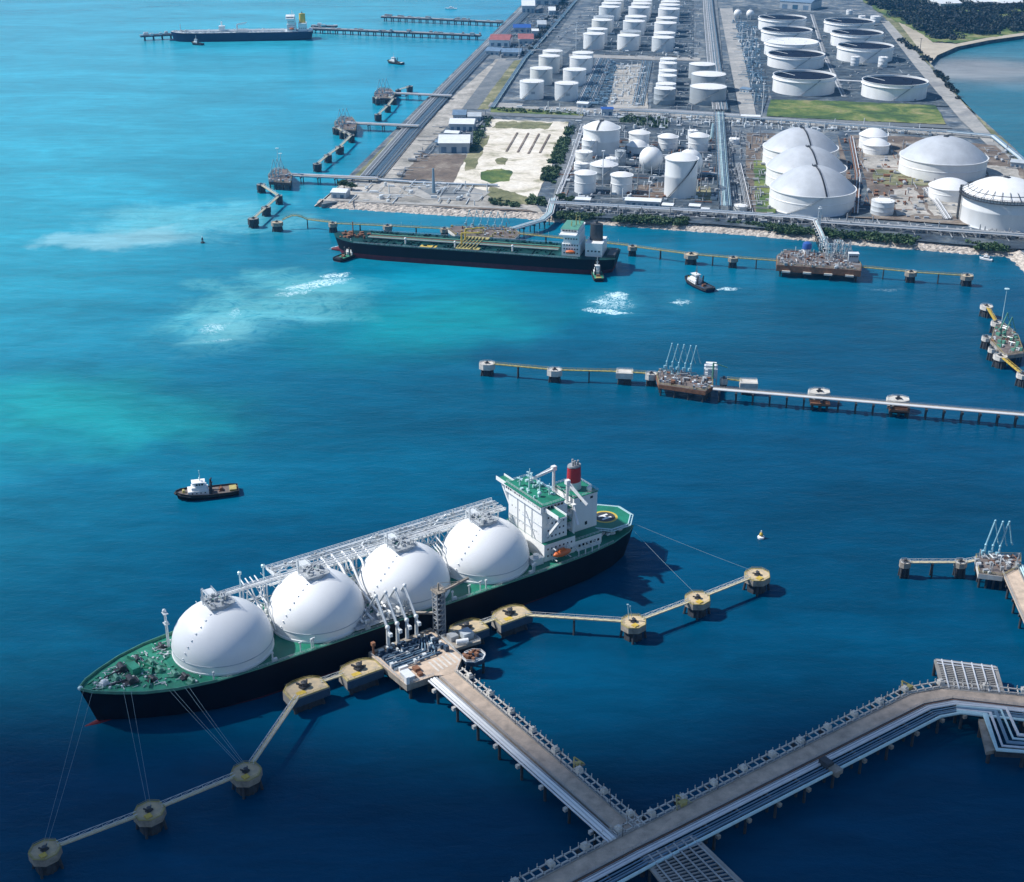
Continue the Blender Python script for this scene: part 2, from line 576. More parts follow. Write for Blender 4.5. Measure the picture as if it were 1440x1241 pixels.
    fr = noise(.075, 6, .7, 2.2).outputs['Fac']
    thread = maprange(math_('ABSOLUTE', math_('SUBTRACT', fn, .5), 0), .055, .0)
    clot = maprange(fr, .48, .68)
    def foam(px, py, rx, ry, ang, soft, lo=0.0):
        return math_('MULTIPLY', blob(px, py, rx, ry, ang, soft, tiny), 1.0)
    F = None
    for (px, py, rx, ry, ang, k) in ((446, 400, 42, 13, 27, 1.3), (470, 388, 18, 8, 27, 2.0), (415, 412, 26, 10, 25, .8), (860, 426, 25, 30, 0, .75), (850, 438, 26, 6, -14, 1.9),
                                     (868, 416, 12, 14, 0, 1.6), (846, 424, 8, 14, 0, 1.2), (1022, 407, 17, 5, 20, 1.2), (958, 425, 14, 10, 25, .9), (948, 425, 6, 5, 0, 1.8), (300, 462, 18, 18, 20, .7),
                                     (330, 440, 8, 22, 0, .5), (305, 478, 18, 6, 10, .5), (476, 349, 8, 10, 0, 1.8), (375, 432, 66, 90, -25, .2), (255, 315, 95, 60, 8, .2), (1250, 408, 32, 5, -3, .4), (225, 172 + 120, 0.5, 0.5, 0, 0)):
        if k <= 0:
            continue
        q = math_('MULTIPLY', blob(px, py, rx, ry, ang, .8, tiny), k)
        F = q if F is None else math_('MAXIMUM', F, q)
    tex = math_('MAXIMUM', math_('MULTIPLY', thread, 1.0), math_('MULTIPLY', clot, .55))
    fa = maprange(math_('MULTIPLY', F, math_('ADD', tex, .12)), .12, 1.0)
    col = mix(fa, col, (.60, .80, .85))
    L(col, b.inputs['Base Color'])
    rg = math_('ADD', math_('MULTIPLY', fa, .5), .20)
    L(rg, b.inputs['Roughness'])
    b.inputs['IOR'].default_value = 1.333
    b.inputs['Specular IOR Level'].default_value = .11
    # ripples and low swell
    n1 = noise(.045, 3, .5, .3, st=(R(15), .6, 1.4)).outputs['Fac']
    n2 = noise(.25, 4, .6, .4, st=(R(5), .6, 1.3)).outputs['Fac']
    n3 = noise(.9, 3, .6).outputs['Fac']
    hsum = math_('ADD', math_('ADD', math_('MULTIPLY', n1, 1.6), math_('MULTIPLY', n2, .9)), math_('MULTIPLY', n3, .28))
    bp = N(nt, 'ShaderNodeBump')
    bp.inputs['Strength'].default_value = .36
    bp.inputs['Distance'].default_value = 1.0
    L(hsum, bp.inputs['Height'])
    L(bp.outputs[0], b.inputs['Normal'])
    return m

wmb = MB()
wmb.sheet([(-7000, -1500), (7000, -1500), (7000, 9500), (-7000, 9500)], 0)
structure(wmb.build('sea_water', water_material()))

# ================================================================== LAND
LZ = 4.0
coast_px = [(805, -64), (725, 16), (600, 140), (492, 247), (441, 291), (470, 294), (560, 300), (640, 305), (729, 308), (774, 313), (860, 318), (940, 324.5),
            (1037, 331), (1124, 339), (1207, 346.5), (1300, 353.5), (1360, 358.5), (1413, 362), (1427, 372), (1440, 386), (1500, 425), (1620, 445)]
coast = [P(x, y, 0).xy[:] for x, y in coast_px]
left_i, corner_i = 4, 4
top_left = offset_path(coast[:5], 3.0)
top_front = offset_path(coast[4:], 13.0)
# corner point where both offsets meet
c0 = P(452, 287.5, LZ).xy[:]
land_top = top_left[:-1] + [c0] + top_front[1:]
back_px = [(1660, 330), (1470, 250), (1440, 222), (1422, 204), (1355, 144.5), (1309, 89), (1318, 78), (1345.6, 66), (1390, 57), (1440, 50), (1560, 41), (1800, 38)]
back = [P(x, y, LZ).xy[:] for x, y in back_px]
land_poly = land_top + back + [(3600, 5600), (900, 5600)]
lm = MB()
lm.prism(land_poly, -3, LZ)
structure(lm.build('reclaimed_land', G['yard']))

def rock_slope(name, path, inset, z0, z1, step, rows, m, amp):
    outer = along(path, step)
    mb = MB()
    n = len(outer)
    rnd = random.Random(3)
    prev = None
    inner_path = offset_path(path, inset)
    inner = []
    L = 0
    tot = sum(math.dist(a, b) for a, b in zip(path, path[1:]))
    lens = [0]
    for a, b in zip(path, path[1:]):
        lens.append(lens[-1] + math.dist(a, b))
    def at(pp, t):
        for i in range(len(lens) - 1):
            if t <= lens[i + 1] or i == len(lens) - 2:
                k = min(1, (t - lens[i]) / (lens[i + 1] - lens[i]))
                return (pp[i][0] + (pp[i + 1][0] - pp[i][0]) * k, pp[i][1] + (pp[i + 1][1] - pp[i][1]) * k)
    cnt = int(tot / step)
    vs = []
    for i in range(cnt + 1):
        t = tot * i / cnt
        a, b = at(path, t), at(inner_path, t)
        for j in range(rows + 1):
            k = j / rows
            x = a[0] + (b[0] - a[0]) * k
            y = a[1] + (b[1] - a[1]) * k
            z = z0 + (z1 - z0) * k
            if j < rows:
                x += rnd.uniform(-amp, amp)
                y += rnd.uniform(-amp, amp)
                z += rnd.uniform(-amp * .7, amp * .8)
            vs.append((x, y, z))
    fs = []
    q = rows + 1
    for i in range(cnt):
        for j in range(rows):
            fs.append((i * q + j, (i + 1) * q + j, (i + 1) * q + j + 1, i * q + j + 1))
    mb.add(vs, fs)
    return structure(mb.build(name, m))
rock_slope('rock_revetment', coast[4:], 14.5, -.6, LZ + .25, 2.2, 9, G['rock'], .75)
rock_slope('seawall_slope', coast[:5], 6.0, -.5, LZ + .3, 3.0, 2, M['palecon'], .12)

_pz = [LZ]
ROUGH = ('lot_grass', 'brown_lot', 'bund_grass', 'gas_patch', 'dome_pad', 'dome_lawn', 'forest_floor', 'verge', 'grass_verge', 'dirt_track', 'tank_pad', 'bare_yard', 'brown_bank', 'sandy_lot', 'shore_verge')
def roughen(px, name):
    out = []
    k = 1.0 if name in ('sandy_lot', 'bund_grass', 'dirt_track', 'verge', 'grass_verge', 'shore_verge', 'brown_bank', 'tank_pad') else 2.0
    for (a, b) in zip(px, px[1:] + px[:1]):
        n = max(1, int(math.dist(a, b) / 3.5))
        for i in range(n):
            x, y = a[0] + (b[0] - a[0]) * i / n, a[1] + (b[1] - a[1]) * i / n
            out.append((x + 2.2 * k * mnoise.noise((x * .16, y * .16, 1.7)), y + 1.0 * k * mnoise.noise((x * .16, y * .16, 8.3))))
    return out
def patch(name, px, m, z=None):
    _pz[0] += .03
    if name in ROUGH:
        px = roughen(px, name)
    mb = MB()
    zz = z or _pz[0]
    mb.sheet([P(x, y, zz).xy[:] for x, y in px], zz)
    return structure(mb.build(name, m))

# --- lots and roads
patch('front_strip', [(455, 282.5), (492, 250), (640, 258), (705, 276), (752, 286), (764, 300), (729, 296.5), (640, 293), (560, 288), (470, 283)], G['tan'])
patch('verge', [(499, 247), (731, 16), (735, 16), (508, 248)], G['olive'])
patch('pipeway_ground', [(506, 248), (733, 16), (760, 16), (690, 72), (541, 250)], G['dark'])
patch('dirt_track', [(527, 250), (597, 178), (640, 134), (697, 84), (712, 84), (672, 134), (628, 178), (562, 251)], G['tan'])
patch('paved_strip', [(649, 154), (700, 85), (723, 85), (671, 154)], G['road'])
patch('grass_verge', [(671, 154), (723, 85), (735, 84), (687, 154)], G['olive'])
patch('village_ground', [(706, 82), (690, 72), (775, -2), (818, -2), (760, 82)], G['dark'])
patch('brown_lot', [(590, 216), (656, 218), (640, 256.5), (566, 252)], G['brown'])
patch('sandy_lot', [(690, 168), (800, 172), (797, 186), (772, 240), (752, 284), (705, 275), (638, 257), (656, 220), (680, 188)], G['sand'])
patch('lot_grass', [(700, 171), (778, 172), (770, 182), (692, 180)], G['olive'])
patch('lot_grass', [(676, 243), (690, 238), (708, 237), (723, 243), (716, 255), (690, 258), (678, 253)], G['grass'])
patch('lot_grass', [(652, 226), (678, 190), (690, 190), (668, 236), (655, 241)], G['olive'])
patch('lot_grass', [(690, 262), (740, 276), (752, 288), (700, 286), (683, 274)], G['olive'])
patch('lot_grass', [(700, 222), (714, 223), (712, 232), (697, 231)], G['olive'])
patch('loop_road', [(560, 262), (640, 259), (690, 270), (672, 283), (600, 281), (575, 272)], G['paleroad'])
patch('loop_island', [(590, 266), (638, 263), (660, 270), (648, 276), (606, 275)], G['road'])
patch('quay_track', [(470, 279.5), (560, 284), (640, 288), (740, 293), (740, 295), (640, 290.5), (560, 287), (470, 282)], G['paleroad'])
patch('brown_bank', [(600, 289.5), (640, 290.5), (742, 295), (756, 299), (729, 296.4), (640, 292.8)], G['brown'])
patch('cross_road', [(690, 144), (830, 151), (1000, 158.5), (1080, 166), (1200, 175), (1372, 189), (1376, 195), (1200, 182), (1080, 173), (830, 158.5), (686, 150)], G['paleroad'])
patch('service_road', [(640, 157), (700, 158), (820, 163), (818, 167), (700, 163), (640, 163)], G['road'])
patch('hedge_bank', [(690, 151), (820, 159), (820, 163), (690, 158)], G['grass'])
patch('tank_yard', [(722, 143), (775, 60), (845, -4), (880, -4), (812, 147)], G['yard'])
patch('tank_pad', [(733, 150), (766, 98), (812, 62), (845, 62), (812, 150)], G['dark'])
patch('upper_tank_yard', [(806, 76), (850, -8), (975, -8), (975, 80)], G['dark'])
patch('upper_road', [(800, 76), (968, 81), (985, 82), (985, 86), (900, 84), (800, 80)], G['paleroad'])
patch('process_yard', [(815, 151), (850, 86), (905, 86), (912, 155)], G['dark'])
patch('bare_yard', [(855, 152), (868, 92), (905, 90), (912, 155)], G['tan'])
patch('small_tank_yard', [(915, 155), (920, 88), (1025, 90), (1040, 160)], G['dark'])
patch('rack_road', [(988, -6), (1008, -6), (1022, 160), (1004, 158)], G['road'])
patch('east_road', [(1012, 12), (1030, 12), (1046, 80), (1064, 165), (1041, 163)], G['paleroad'])
patch('plant_yard', [(1030, 10), (1065, 10), (1080, 135), (1070, 165), (1048, 82)], G['dark'])
patch('open_tank_yard', [(1058, 12), (1240, 24), (1310, 100), (1334, 150), (1085, 140)], G['dark'])
patch('bund_grass', [(1083, 140), (1180, 142.5), (1316, 148), (1331, 175), (1220, 170.5), (1078, 163.5)], G['grass'])
patch('bund_road', [(1076, 164), (1220, 171), (1333, 176), (1340, 181), (1220, 176), (1072, 168)], G['road'])
patch('shore_verge', [(1240, 22), (1262, 22), (1306, 88), (1353, 144.5), (1420, 204), (1436, 222), (1425, 228), (1370, 160), (1300, 84)], G['olive'])
patch('shore_road', [(1238, 30), (1250, 30), (1300, 86), (1370, 162), (1428, 228), (1410, 224), (1352, 170), (1288, 95)], G['paleroad'])
patch('gas_yard', [(808, 168), (1005, 176), (1012, 296), (775, 286)], G['dark'])
patch('gas_road', [(788, 236), (806, 190), (822, 170), (830, 170), (812, 215), (795, 284), (776, 284)], G['road'])
patch('gas_patch', [(968, 262), (1000, 263), (1002, 282), (966, 281)], G['olive'])
patch('gas_patch', [(895, 262), (932, 256), (934, 280), (892, 279)], G['brown'])
patch('west_dome_yard', [(1050, 188), (1090, 188), (1085, 305), (1046, 300)], G['brown'])
patch('dome_lawn', [(1060, 225), (1084, 226), (1090, 300), (1062, 298)], G['grass'])
patch('dome_yard', [(1178, 190), (1280, 192), (1400, 205), (1440, 240), (1440, 322), (1190, 305)], G['brown'])
patch('dome_track', [(1178, 190), (1195, 190), (1218, 255), (1226, 305), (1196, 305), (1200, 255)], G['dark'])
patch('dome_pad', [(1256, 266), (1285, 264), (1306, 302), (1262, 303)], G['tan'])
patch('dome_pad', [(1215, 212), (1262, 214), (1268, 240), (1215, 236)], G['tan'])
patch('dome_pad', [(1298, 278), (1352, 282), (1356, 305), (1312, 304)], G['tan'])
patch('dome_pad', [(1385, 232), (1428, 236), (1440, 258), (1392, 254)], G['tan'])
patch('dome_pad', [(1228, 238), (1300, 242), (1310, 262), (1230, 258)], G['olive'])
patch('front_road', [(776, 287), (1010, 299), (1200, 310), (1440, 328), (1440, 334), (1200, 316), (1010, 304), (774, 292)], G['road'])
patch('front_verge', [(774, 296), (1010, 308), (1200, 321), (1440, 340), (1440, 350), (1420, 350), (1200, 331), (1010, 316), (774, 302)], G['dark'])
patch('beach', [(1262, 30), (1292, 44), (1312, 60), (1345, 62), (1390, 53), (1440, 46), (1440, 50), (1390, 57), (1345.6, 66), (1318, 78), (1309, 89), (1290, 66)], G['beach'])
patch('forest_floor', [(1200, -8), (1700, -8), (1700, 30), (1440, 46), (1390, 53), (1345, 61), (1312, 58), (1285, 42), (1240, 20)], G['grass'])
for k, (a, b) in enumerate((((727.5, 187.5), (712, 214)), ((743, 188), (728, 215)), ((758, 189), (743, 217)), ((773, 190), (759, 216)))):
    mb = MB()
    p, q = P(*a, LZ), P(*b, LZ)
    mb.beam((p.x, p.y, LZ + .4), (q.x, q.y, LZ + .4), 2.2, .9)
    structure(mb.build('soil_bank', G['brown']))

# ================================================================== ADDED SHADE BLOCKER AND HAZE
def add_shade_cloud():  # unseen puffs added high up only to darken the near water
    rnd = random.Random(11)
    h = 3400.0
    sh = SUN_DIR * (h / SUN_DIR.z)
    mb = MB()
    for i in range(1000):
        x = rnd.uniform(-1300, 1300)
        wob = 26 * mnoise.noise((x * .005, 2.1, 0))
        if i < 210:      # ragged, thinning leading edge
            y = 362 + wob + 105 * rnd.random() ** 1.5
            r = rnd.uniform(20, 40)
        else:
            y = 362 + wob - 12 - abs(rnd.gauss(0, 1)) * 430
            r = rnd.uniform(55, 115)
        c = (x + sh.x, y + sh.y, h + rnd.uniform(-20, 70))
        n, m_ = 14, 8
        k0 = len(mb.v)
        mb.sphere(c, r, n, m_, .55)
        for k in range(k0, len(mb.v)):
            v = Vector(mb.v[k])
            d = (v - Vector(c))
            d *= 1 + .35 * mnoise.noise(v * .03)
            mb.v[k] = tuple(Vector(c) + d)
    m = mat('shade_cloud_white', (.85, .86, .88), .95, var=.04, scale=.01)
    o = mb.build('added_shade_cloud', m, smooth=True, ang=180)
    tag(o, 'added unseen bank of white puffs, high up, shading the near end of the harbour', 'added_shade_cloud')
    return o
add_shade_cloud()

hz = MB()
hz.box(-7100, 7100, -1600, 9600, -6, 345)
hm = bpy.data.materials.new('haze_air')
hm.use_nodes = True
hnt = hm.node_tree
hnt.nodes.remove(hnt.nodes['Principled BSDF'])
pv = hnt.nodes.new('ShaderNodeVolumePrincipled')
pv.inputs['Color'].default_value = (.12, .52, 1.0, 1)
pv.inputs['Density'].default_value = .000055
pv.inputs['Anisotropy'].default_value = .3
hnt.links.new(pv.outputs[0], hnt.nodes['Material Output'].inputs['Volume'])
ho = hz.build('haze', hm)
ho['kind'] = 'stuff'

# ================================================================== VEGETATION
def leaf_clump(mb, c, rx, ry, rz, n, s, rnd):
    for _ in range(n):
        while True:
            x, y, z = rnd.uniform(-1, 1), rnd.uniform(-1, 1), rnd.uniform(-1, 1)
            d = x * x + y * y + z * z
            if .12 < d < 1:
                break
        q = Vector((c[0] + x * rx, c[1] + y * ry, c[2] + z * rz))
        a = Vector((rnd.uniform(-1, 1), rnd.uniform(-1, 1), rnd.uniform(-.6, .6))).normalized()
        b = a.cross(Vector((rnd.uniform(-1, 1), rnd.uniform(-1, 1), rnd.uniform(-1, 1)))).normalized()
        k = s * rnd.uniform(.6, 1.3)
        mb.add([q - a * k - b * k * .6, q + a * k - b * k * .5, q + a * k * .7 + b * k * .7, q - a * k * .8 + b * k * .6], [(0, 1, 2, 3)])

def inside(p, poly):
    r = False
    n = len(poly)
    for i in range(n):
        a, b = poly[i], poly[(i + 1) % n]
        if (a[1] > p[1]) != (b[1] > p[1]) and p[0] < (b[0] - a[0]) * (p[1] - a[1]) / (b[1] - a[1]) + a[0]:
            r = not r
    return r

def greenery(name, label, px, count, r0, r1, leaves, m='leaf', s=.9, seed=1, zk=.8):
    rnd = random.Random(seed)
    poly = [P(x, y, LZ).xy[:] for x, y in px]
    xs, ys = [p[0] for p in poly], [p[1] for p in poly]
    mb = MB()
    k = 0
    while k < count:
        p = (rnd.uniform(min(xs), max(xs)), rnd.uniform(min(ys), max(ys)))
        if not inside(p, poly) or mnoise.noise((p[0] * .02, p[1] * .02, seed)) < -.25:
            k += .05
            continue
        r = rnd.uniform(r0, r1)
        leaf_clump(mb, (p[0], p[1], LZ + r * zk * .8), r, r, r * zk, leaves, s, rnd)
        k += 1
    o = mb.build(name, m if isinstance(m, str) else m)
    tag(o, label, 'greenery', kind='stuff')
    return o

greenery('far_woodland', 'dark green woodland mass on the headland above the pale beach', [(1215, -8), (1480, -8), (1480, 40), (1440, 45), (1390, 51), (1345, 58), (1312, 56), (1288, 42), (1245, 20), (1222, 6)], 1900, 4, 10, 52, 'leafdark', 1.6, 5)
greenery('shore_hedge', 'dark hedge strip along the embankment by the bay', [(1262, 58), (1270, 58), (1306, 84), (1353, 140), (1349, 144), (1300, 88)], 130, 3, 5, 40, 'leafdark', 1.3, 6)
greenery('lot_hedge', 'green bushes along the right edge of the sandy lot', [(797, 182), (806, 180), (794, 220), (778, 262), (768, 290), (742, 288), (766, 240)], 330, 2.0, 4.2, 45, 'leaf', .9, 7)
greenery('shed_trees', 'dark green tree line beside the white warehouses', [(681, 166), (692, 166), (668, 214), (657, 216)], 46, 2.5, 4.5, 50, 'leaf', .9, 8)
greenery('front_shrubs', 'dark green shrub belt behind the rock revetment', [(776, 301), (1010, 313), (1124, 323), (1300, 338), (1420, 349), (1420, 355), (1300, 346), (1124, 330), (1010, 320), (776, 308)], 900, 1.6, 3.6, 40, 'leaf', .8, 9)
greenery('lot_front_shrubs', 'low green scrub at the front of the sandy lot', [(684, 280), (700, 282), (745, 290), (742, 294), (690, 288)], 50, 1.2, 2.6, 35, 'leaf', .7, 10)
greenery('road_shrubs', 'low shrubs along the cross road below the white tanks', [(700, 153), (820, 160), (820, 163), (700, 158)], 70, 1.4, 2.6, 30, 'leaf', .8, 11)
greenery('gas_shrubs', 'dark bushes behind the gas tanks beside the cross road', [(872, 164), (940, 168), (938, 182), (875, 178)], 60, 2.2, 4, 45, 'leaf', .9, 12)
greenery('village_trees', 'bluish trees lining the canal beside the far village', [(786, 2), (804, 0), (740, 80), (728, 80)], 110, 2.5, 5, 40, 'leafdark', 1.3, 13)

def tree(px, py, h, r, label, seed):
    rnd = random.Random(seed)
    p = P(px, py, LZ)
    t = thing('broadleaf_tree', label, 'tree', p)
    mb = MB()
    mb.tube([(0, 0, -.2), (.1, .05, h * .3), (.2, .1, h * .6)], [r * .09, r * .07, r * .04], 7)
    for k in range(5):
        a = k * 1.3 + rnd.random()
        mb.tube([(.12, .06, h * .35), (math.cos(a) * r * .5, math.sin(a) * r * .5, h * .68)], [r * .04, r * .015], 5)
    mb.build('trunk', 'trunk', t)
    mb = MB()
    for k in range(13):
        a, d = rnd.uniform(0, 6.28), rnd.uniform(0, .75)
        leaf_clump(mb, (math.cos(a) * d * r, math.sin(a) * d * r, h * rnd.uniform(.5, .85)), r * .42, r * .42, h * .17, 60, .6, rnd)
    mb.build('crown', 'leaf', t)
for k, (x, y, h, r, lb) in enumerate(((484, 266, 9, 7, 'bushy green tree at the seaward corner beside the white hut, nearest the water'), (494, 268, 8, 6, 'bushy green tree right of its twin beside the lowest left jetty root'),
                                      (474, 281, 0, 0, ''), (790, 284, 8, 6, 'dark tree at the front corner of the gas tank yard'), (801, 286, 7, 5, 'dark round tree right of the yard corner tree'))):
    if h:
        tree(x, y, h, r, lb, k + 3)

# ================================================================== TANKS
ORD = ['nearest', 'second', 'third', 'fourth', 'fifth', 'sixth', 'seventh', 'eighth']

def solve_tank(xl, xr, yr, yb, z0=LZ):
    cx = (xl + xr) / 2
    w = xr - xl
    yc = yb - .1 * w
    for _ in range(8):
        v = (yc - PH / 2) / FPX
        sphi = math.sin(TH + math.atan(v))
        s = pxm(yc, z0)
        r = w / 2 / s
        yc = yb - r * s * sphi
    lean = (cx - 720) / (4793 - yc) * (yc - yr) / 2
    c = P(cx - lean, yc, z0)
    lo, hi = 1, 90
    for _ in range(40):
        h = (lo + hi) / 2
        if proj((c.x, c.y, z0 + h))[1] > yr:
            lo = h
        else:
            hi = h
    return c, r, h

def stair(t, r, h, a0, a1, m, wd=.9, name='stair'):
    mb = MB()
    n = 24
    pts = []
    for i in range(n + 1):
        k = i / n
        a = a0 + (a1 - a0) * k
        pts.append(((r + .8) * math.cos(a), (r + .8) * math.sin(a), .3 + (h - .2) * k))
    for a, b in zip(pts, pts[1:]):
        mb.beam(a, b, 1.1, .35)
        mb.beam((a[0], a[1], a[2] + 1.1), (b[0], b[1], b[2] + 1.1), .12)
    return mb.build(name, m, t)

def tank(kind, px, label, group, cone=.06, shell='tank', roof='tankroof', st=None, rail=True, mark=False, legs=False):
    c, r, h = solve_tank(*px)
    if shell == 'tank' and kind == 'cone':
        shell = ('tank', 'tank2', 'tank3', 'tank')[int(px[0] * 7.3) % 4]
    n = 48 if r > 25 else 32
    cat = 'storage tank'
    nm = {'cone': 'storage_tank', 'float': 'open_roof_tank', 'dome': 'domed_tank'}[kind]
    t = thing(nm, label, cat, c, 0, group)
    mb = MB()
    band = .35 if r > 15 else .2
    prof = [(r + .5, -.3), (r + .5, .3), (r, .35)]
    k = max(3, int(h / 6))
    for i in range(1, k):
        z = h * i / k
        prof += [(r, z - .12), (r + band * .35, z), (r, z + .12)]
    prof += [(r, h - .5)]
    if kind == 'cone':
        prof += [(r + band, h - .4), (r + band, h)]
        mb.lathe(prof + [(r - .1, h)], n=n)
        mb.build('shell', shell, t, True)
        mb = MB()
        mb.lathe([(r - .05, h), (r * .6, h + r * cone * .5), (r * .2, h + r * cone * .95), (0, h + r * cone)], n=n)
        for j in range(5):
            a = j * 1.3 + r
            mb.obox((math.cos(a) * r * .8, math.sin(a) * r * .8, h + r * cone * .15), .9, .9, .8, a)
        mb.build('roof', roof, t, True, 30)
        if rail:
            mb = MB()
            q = [((r - .1) * math.cos(2 * math.pi * i / n), (r - .1) * math.sin(2 * math.pi * i / n), h + 1.1) for i in range(n + 1)]
            for a, b in zip(q, q[1:]):
                mb.beam(a, b, .1)
                mb.beam((a[0], a[1], h), a, .08)
            mb.build('guard_rail', 'palesteel', t)
    elif kind == 'float':
        prof = [(r + .6, -.3), (r + .6, .4), (r, .45), (r, h * .78), (r + 1.5, h * .79), (r + 1.5, h * .815), (r, h * .825), (r, h - .3), (r + .8, h - .25), (r + .8, h), (r - .35, h), (r - .35, h * .6)]
        mb.lathe(prof, n=64)
        mb.build('shell', shell, t, True, 30)
        fl = cone if cone > .5 else .55
        mb = MB()
        mb.lathe([(r - .6, h * fl - .8), (r - .6, h * fl + .6), (r - 3, h * fl + .5), (r - 3.2, h * fl), (r * .3, h * fl - .1), (0, h * fl)], n=64)
        for j in range(8):
            a = j * .8
            mb.obox((math.cos(a) * r * .55, math.sin(a) * r * .55, h * fl), 1.2, 1.2, .9, a)
        mb.build('floating_roof', roof, t, True, 30)
        mb = MB()
        a = 2.4
        mb.beam((math.cos(a) * (r - .5), math.sin(a) * (r - .5), h), (math.cos(a) * r * .35, math.sin(a) * r * .35, h * fl + .4), 1.0, .5)
        mb.build('rolling_ladder', 'palesteel', t)
    else:
        prof = [(r + .8, -.3), (r + .8, .6), (r, .65), (r, h * .52), (r + .25, h * .54), (r + .25, h * .58), (r, h * .6), (r, h - .8), (r + 1.0, h - .7), (r + 1.0, h), (r - .2, h)]
        mb.lathe(prof, n=64)
        mb.build('shell', shell, t, True, 25)
        mb = MB()
        hd = r * cone
        mb.lathe([(r - .1, h)] + [(r * (1 - i / 10), h + hd * (1 - (1 - i / 10) ** 2.1)) for i in range(1, 10)] + [(0, h + hd)], n=64)
        mb.build('roof', roof, t, True, 30)
        if st is not None:
            mb = MB()
            pts = []
            for i in range(13):
                k = i / 12
                rr = r * (1 - k)
                pts.append((rr * math.cos(st), rr * math.sin(st), h + hd * (1 - (1 - k) ** 2.1) + .35))
            for a, b in zip(pts, pts[1:]):
                mb.beam(a, b, 1.3, .3)
            for (qx, qy) in ((0, .6), (0, -.6)):
                for a, b in zip(pts, pts[1:]):
                    mb.beam((a[0] + qy, a[1], a[2] + .9), (b[0] + qy, b[1], b[2] + .9), .15)
            mb.obox((0, 0, h + hd - .3), 5, 4, .9, st)
            for (dx, dy) in ((2, 1), (-2, 1), (0, -1.5)):
                mb.tube([(dx, dy, h + hd), (dx, dy, h + hd + 1.8)], .3, 6)
            mb.build('roof_walkway', 'darksteel', t)
    if h > 14 and kind != 'dome':
        stair(t, r, h, -2.5 if kind == 'cone' else -1.9, -1.0 if kind == 'cone' else -1.2, 'pipegrey' if r > 14 else 'tankgrey')
    if mark:
        a = -math.pi / 2 + .1
        mb = MB()
        w_ = .16
        pts = []
        for i in range(5):
            aa = a - w_ + 2 * w_ * i / 4
            pts.append(((r + .08) * math.cos(aa), (r + .08) * math.sin(aa)))
        vs = [(x, y, h * .36) for x, y in pts] + [(x, y, h * .50) for x, y in pts]
        mb.add(vs, [(i, i + 1, i + 6, i + 5) for i in range(4)])
        mb.build('shell_marking', 'tankgrey', t)
    return t, c, r, h

# two columns of tall white tanks by the road
GA = 'tall white tanks in two columns'
for k, px in enumerate(((731, 764.6, 114, 141.7), (745.4, 776.7, 95.8, 121.7), (757.5, 787, 78.5, 105), (763, 791, 71.5, 97))):
    tank('cone', px, f'tall white fixed-roof tank, {ORD[k]} of the left-hand four beside the paved strip', GA, mark=(k == 0))
for k, px in enumerate(((780, 813, 116.7, 144), (791.7, 824, 97.5, 122.5), (801, 832.5, 80.5, 106), (805, 834, 74, 98))):
    tank('cone', px, f'tall white fixed-roof tank, {ORD[k]} of the right-hand four beside the blue pipe yard', GA, mark=(k == 0))
GC = 'white tanks in the three far columns'
for k, px in enumerate(((820.4, 850, 47.2, 71), (825.5, 854, 40.6, 64), (832, 860.5, 27.9, 50), (834.5, 863, 23, 45), (842, 871, 9.5, 30.5), (846, 873.5, 4.3, 25), (849, 877, 0, 20))):
    tank('cone', px, f'white tank, {ORD[k]} from the front in the left of the three far columns', GC, rail=False, roof='tankgrey' if k == 3 else 'tankroof')
for k, px in enumerate(((868, 898.7, 49.6, 72.7), (872, 901, 44, 67), (876, 906.5, 29.5, 52), (878.7, 909, 23, 46), (883.6, 913.6, 10, 32), (887.6, 915.5, 4.7, 26), (890, 916.5, .8, 22))):
    tank('cone', px, f'white tank, {ORD[k]} from the front in the middle of the three far columns', GC, rail=False, roof='tankgrey' if k == 1 else 'tankroof')
for k, px in enumerate(((916.5, 947, 52.4, 74.8), (919, 949, 46, 68), (920, 950.7, 32, 54), (922.4, 952, 25, 47), (925.4, 955, 12.3, 33.5), (927, 955.7, 6.6, 28), (929, 955.7, 2, 23))):
    tank('cone', px, f'white tank, {ORD[k]} from the front in the right of the three far columns', GC, rail=False)
GF = 'narrow white-topped tanks in a single row'
for k, px in enumerate(((919.5, 949.5, 124, 149.3), (922, 950, 117.6, 142), (925, 951, 106, 129), (926, 951.4, 99, 121), (926.6, 951.4, 88.5, 110), (928, 951.4, 82.6, 103.5))):
    tank('cone', px, f'grey-shelled tank with white roof, {ORD[k]} in the narrow single row', GF, shell='tankgrey' if k == 0 else 'tank', rail=False)
GG = 'wide grey-shelled tanks with white roofs'
for k, px in enumerate(((970, 1021, 121.6, 149.5), (972, 1020, 104, 131), (968.6, 1005, 90, 114))):
    tank('cone', px, f'wide grey-shelled tank with bright white roof, {ORD[k]} of its row of three', GG, shell='tankgrey', cone=.08)
GH = 'large open floating-roof tanks'
for k, (px, rf) in enumerate((((1087.5, 1173, 105, 136.5), 0), ((1080, 1158, 75, 99.4), 0), ((1075.5, 1149, 58, 82.5), 1), ((1071, 1140.7, 41, 63), 0), ((1067, 1132.4, 24, 46), 0))):
    tank('float', px, f'big white open-topped tank, {ORD[k]} in the left column' + (', its roof floated up white' if rf else ' by the plant yard'), GH, cone=.97 if rf else .86, shell='white', roof='tankroof' if rf else 'floatroof')
for k, px in enumerate(((1213, 1302, 112.5, 143.5), (1178, 1254.4, 63.6, 90), (1169, 1240, 45, 69), (1159.6, 1228, 29, 50))):
    tank('float', px, f'big white open-topped tank with dark inside, {ORD[k]} in the right column by the bay road', GH, cone=.86, shell='white', roof='floatroof')
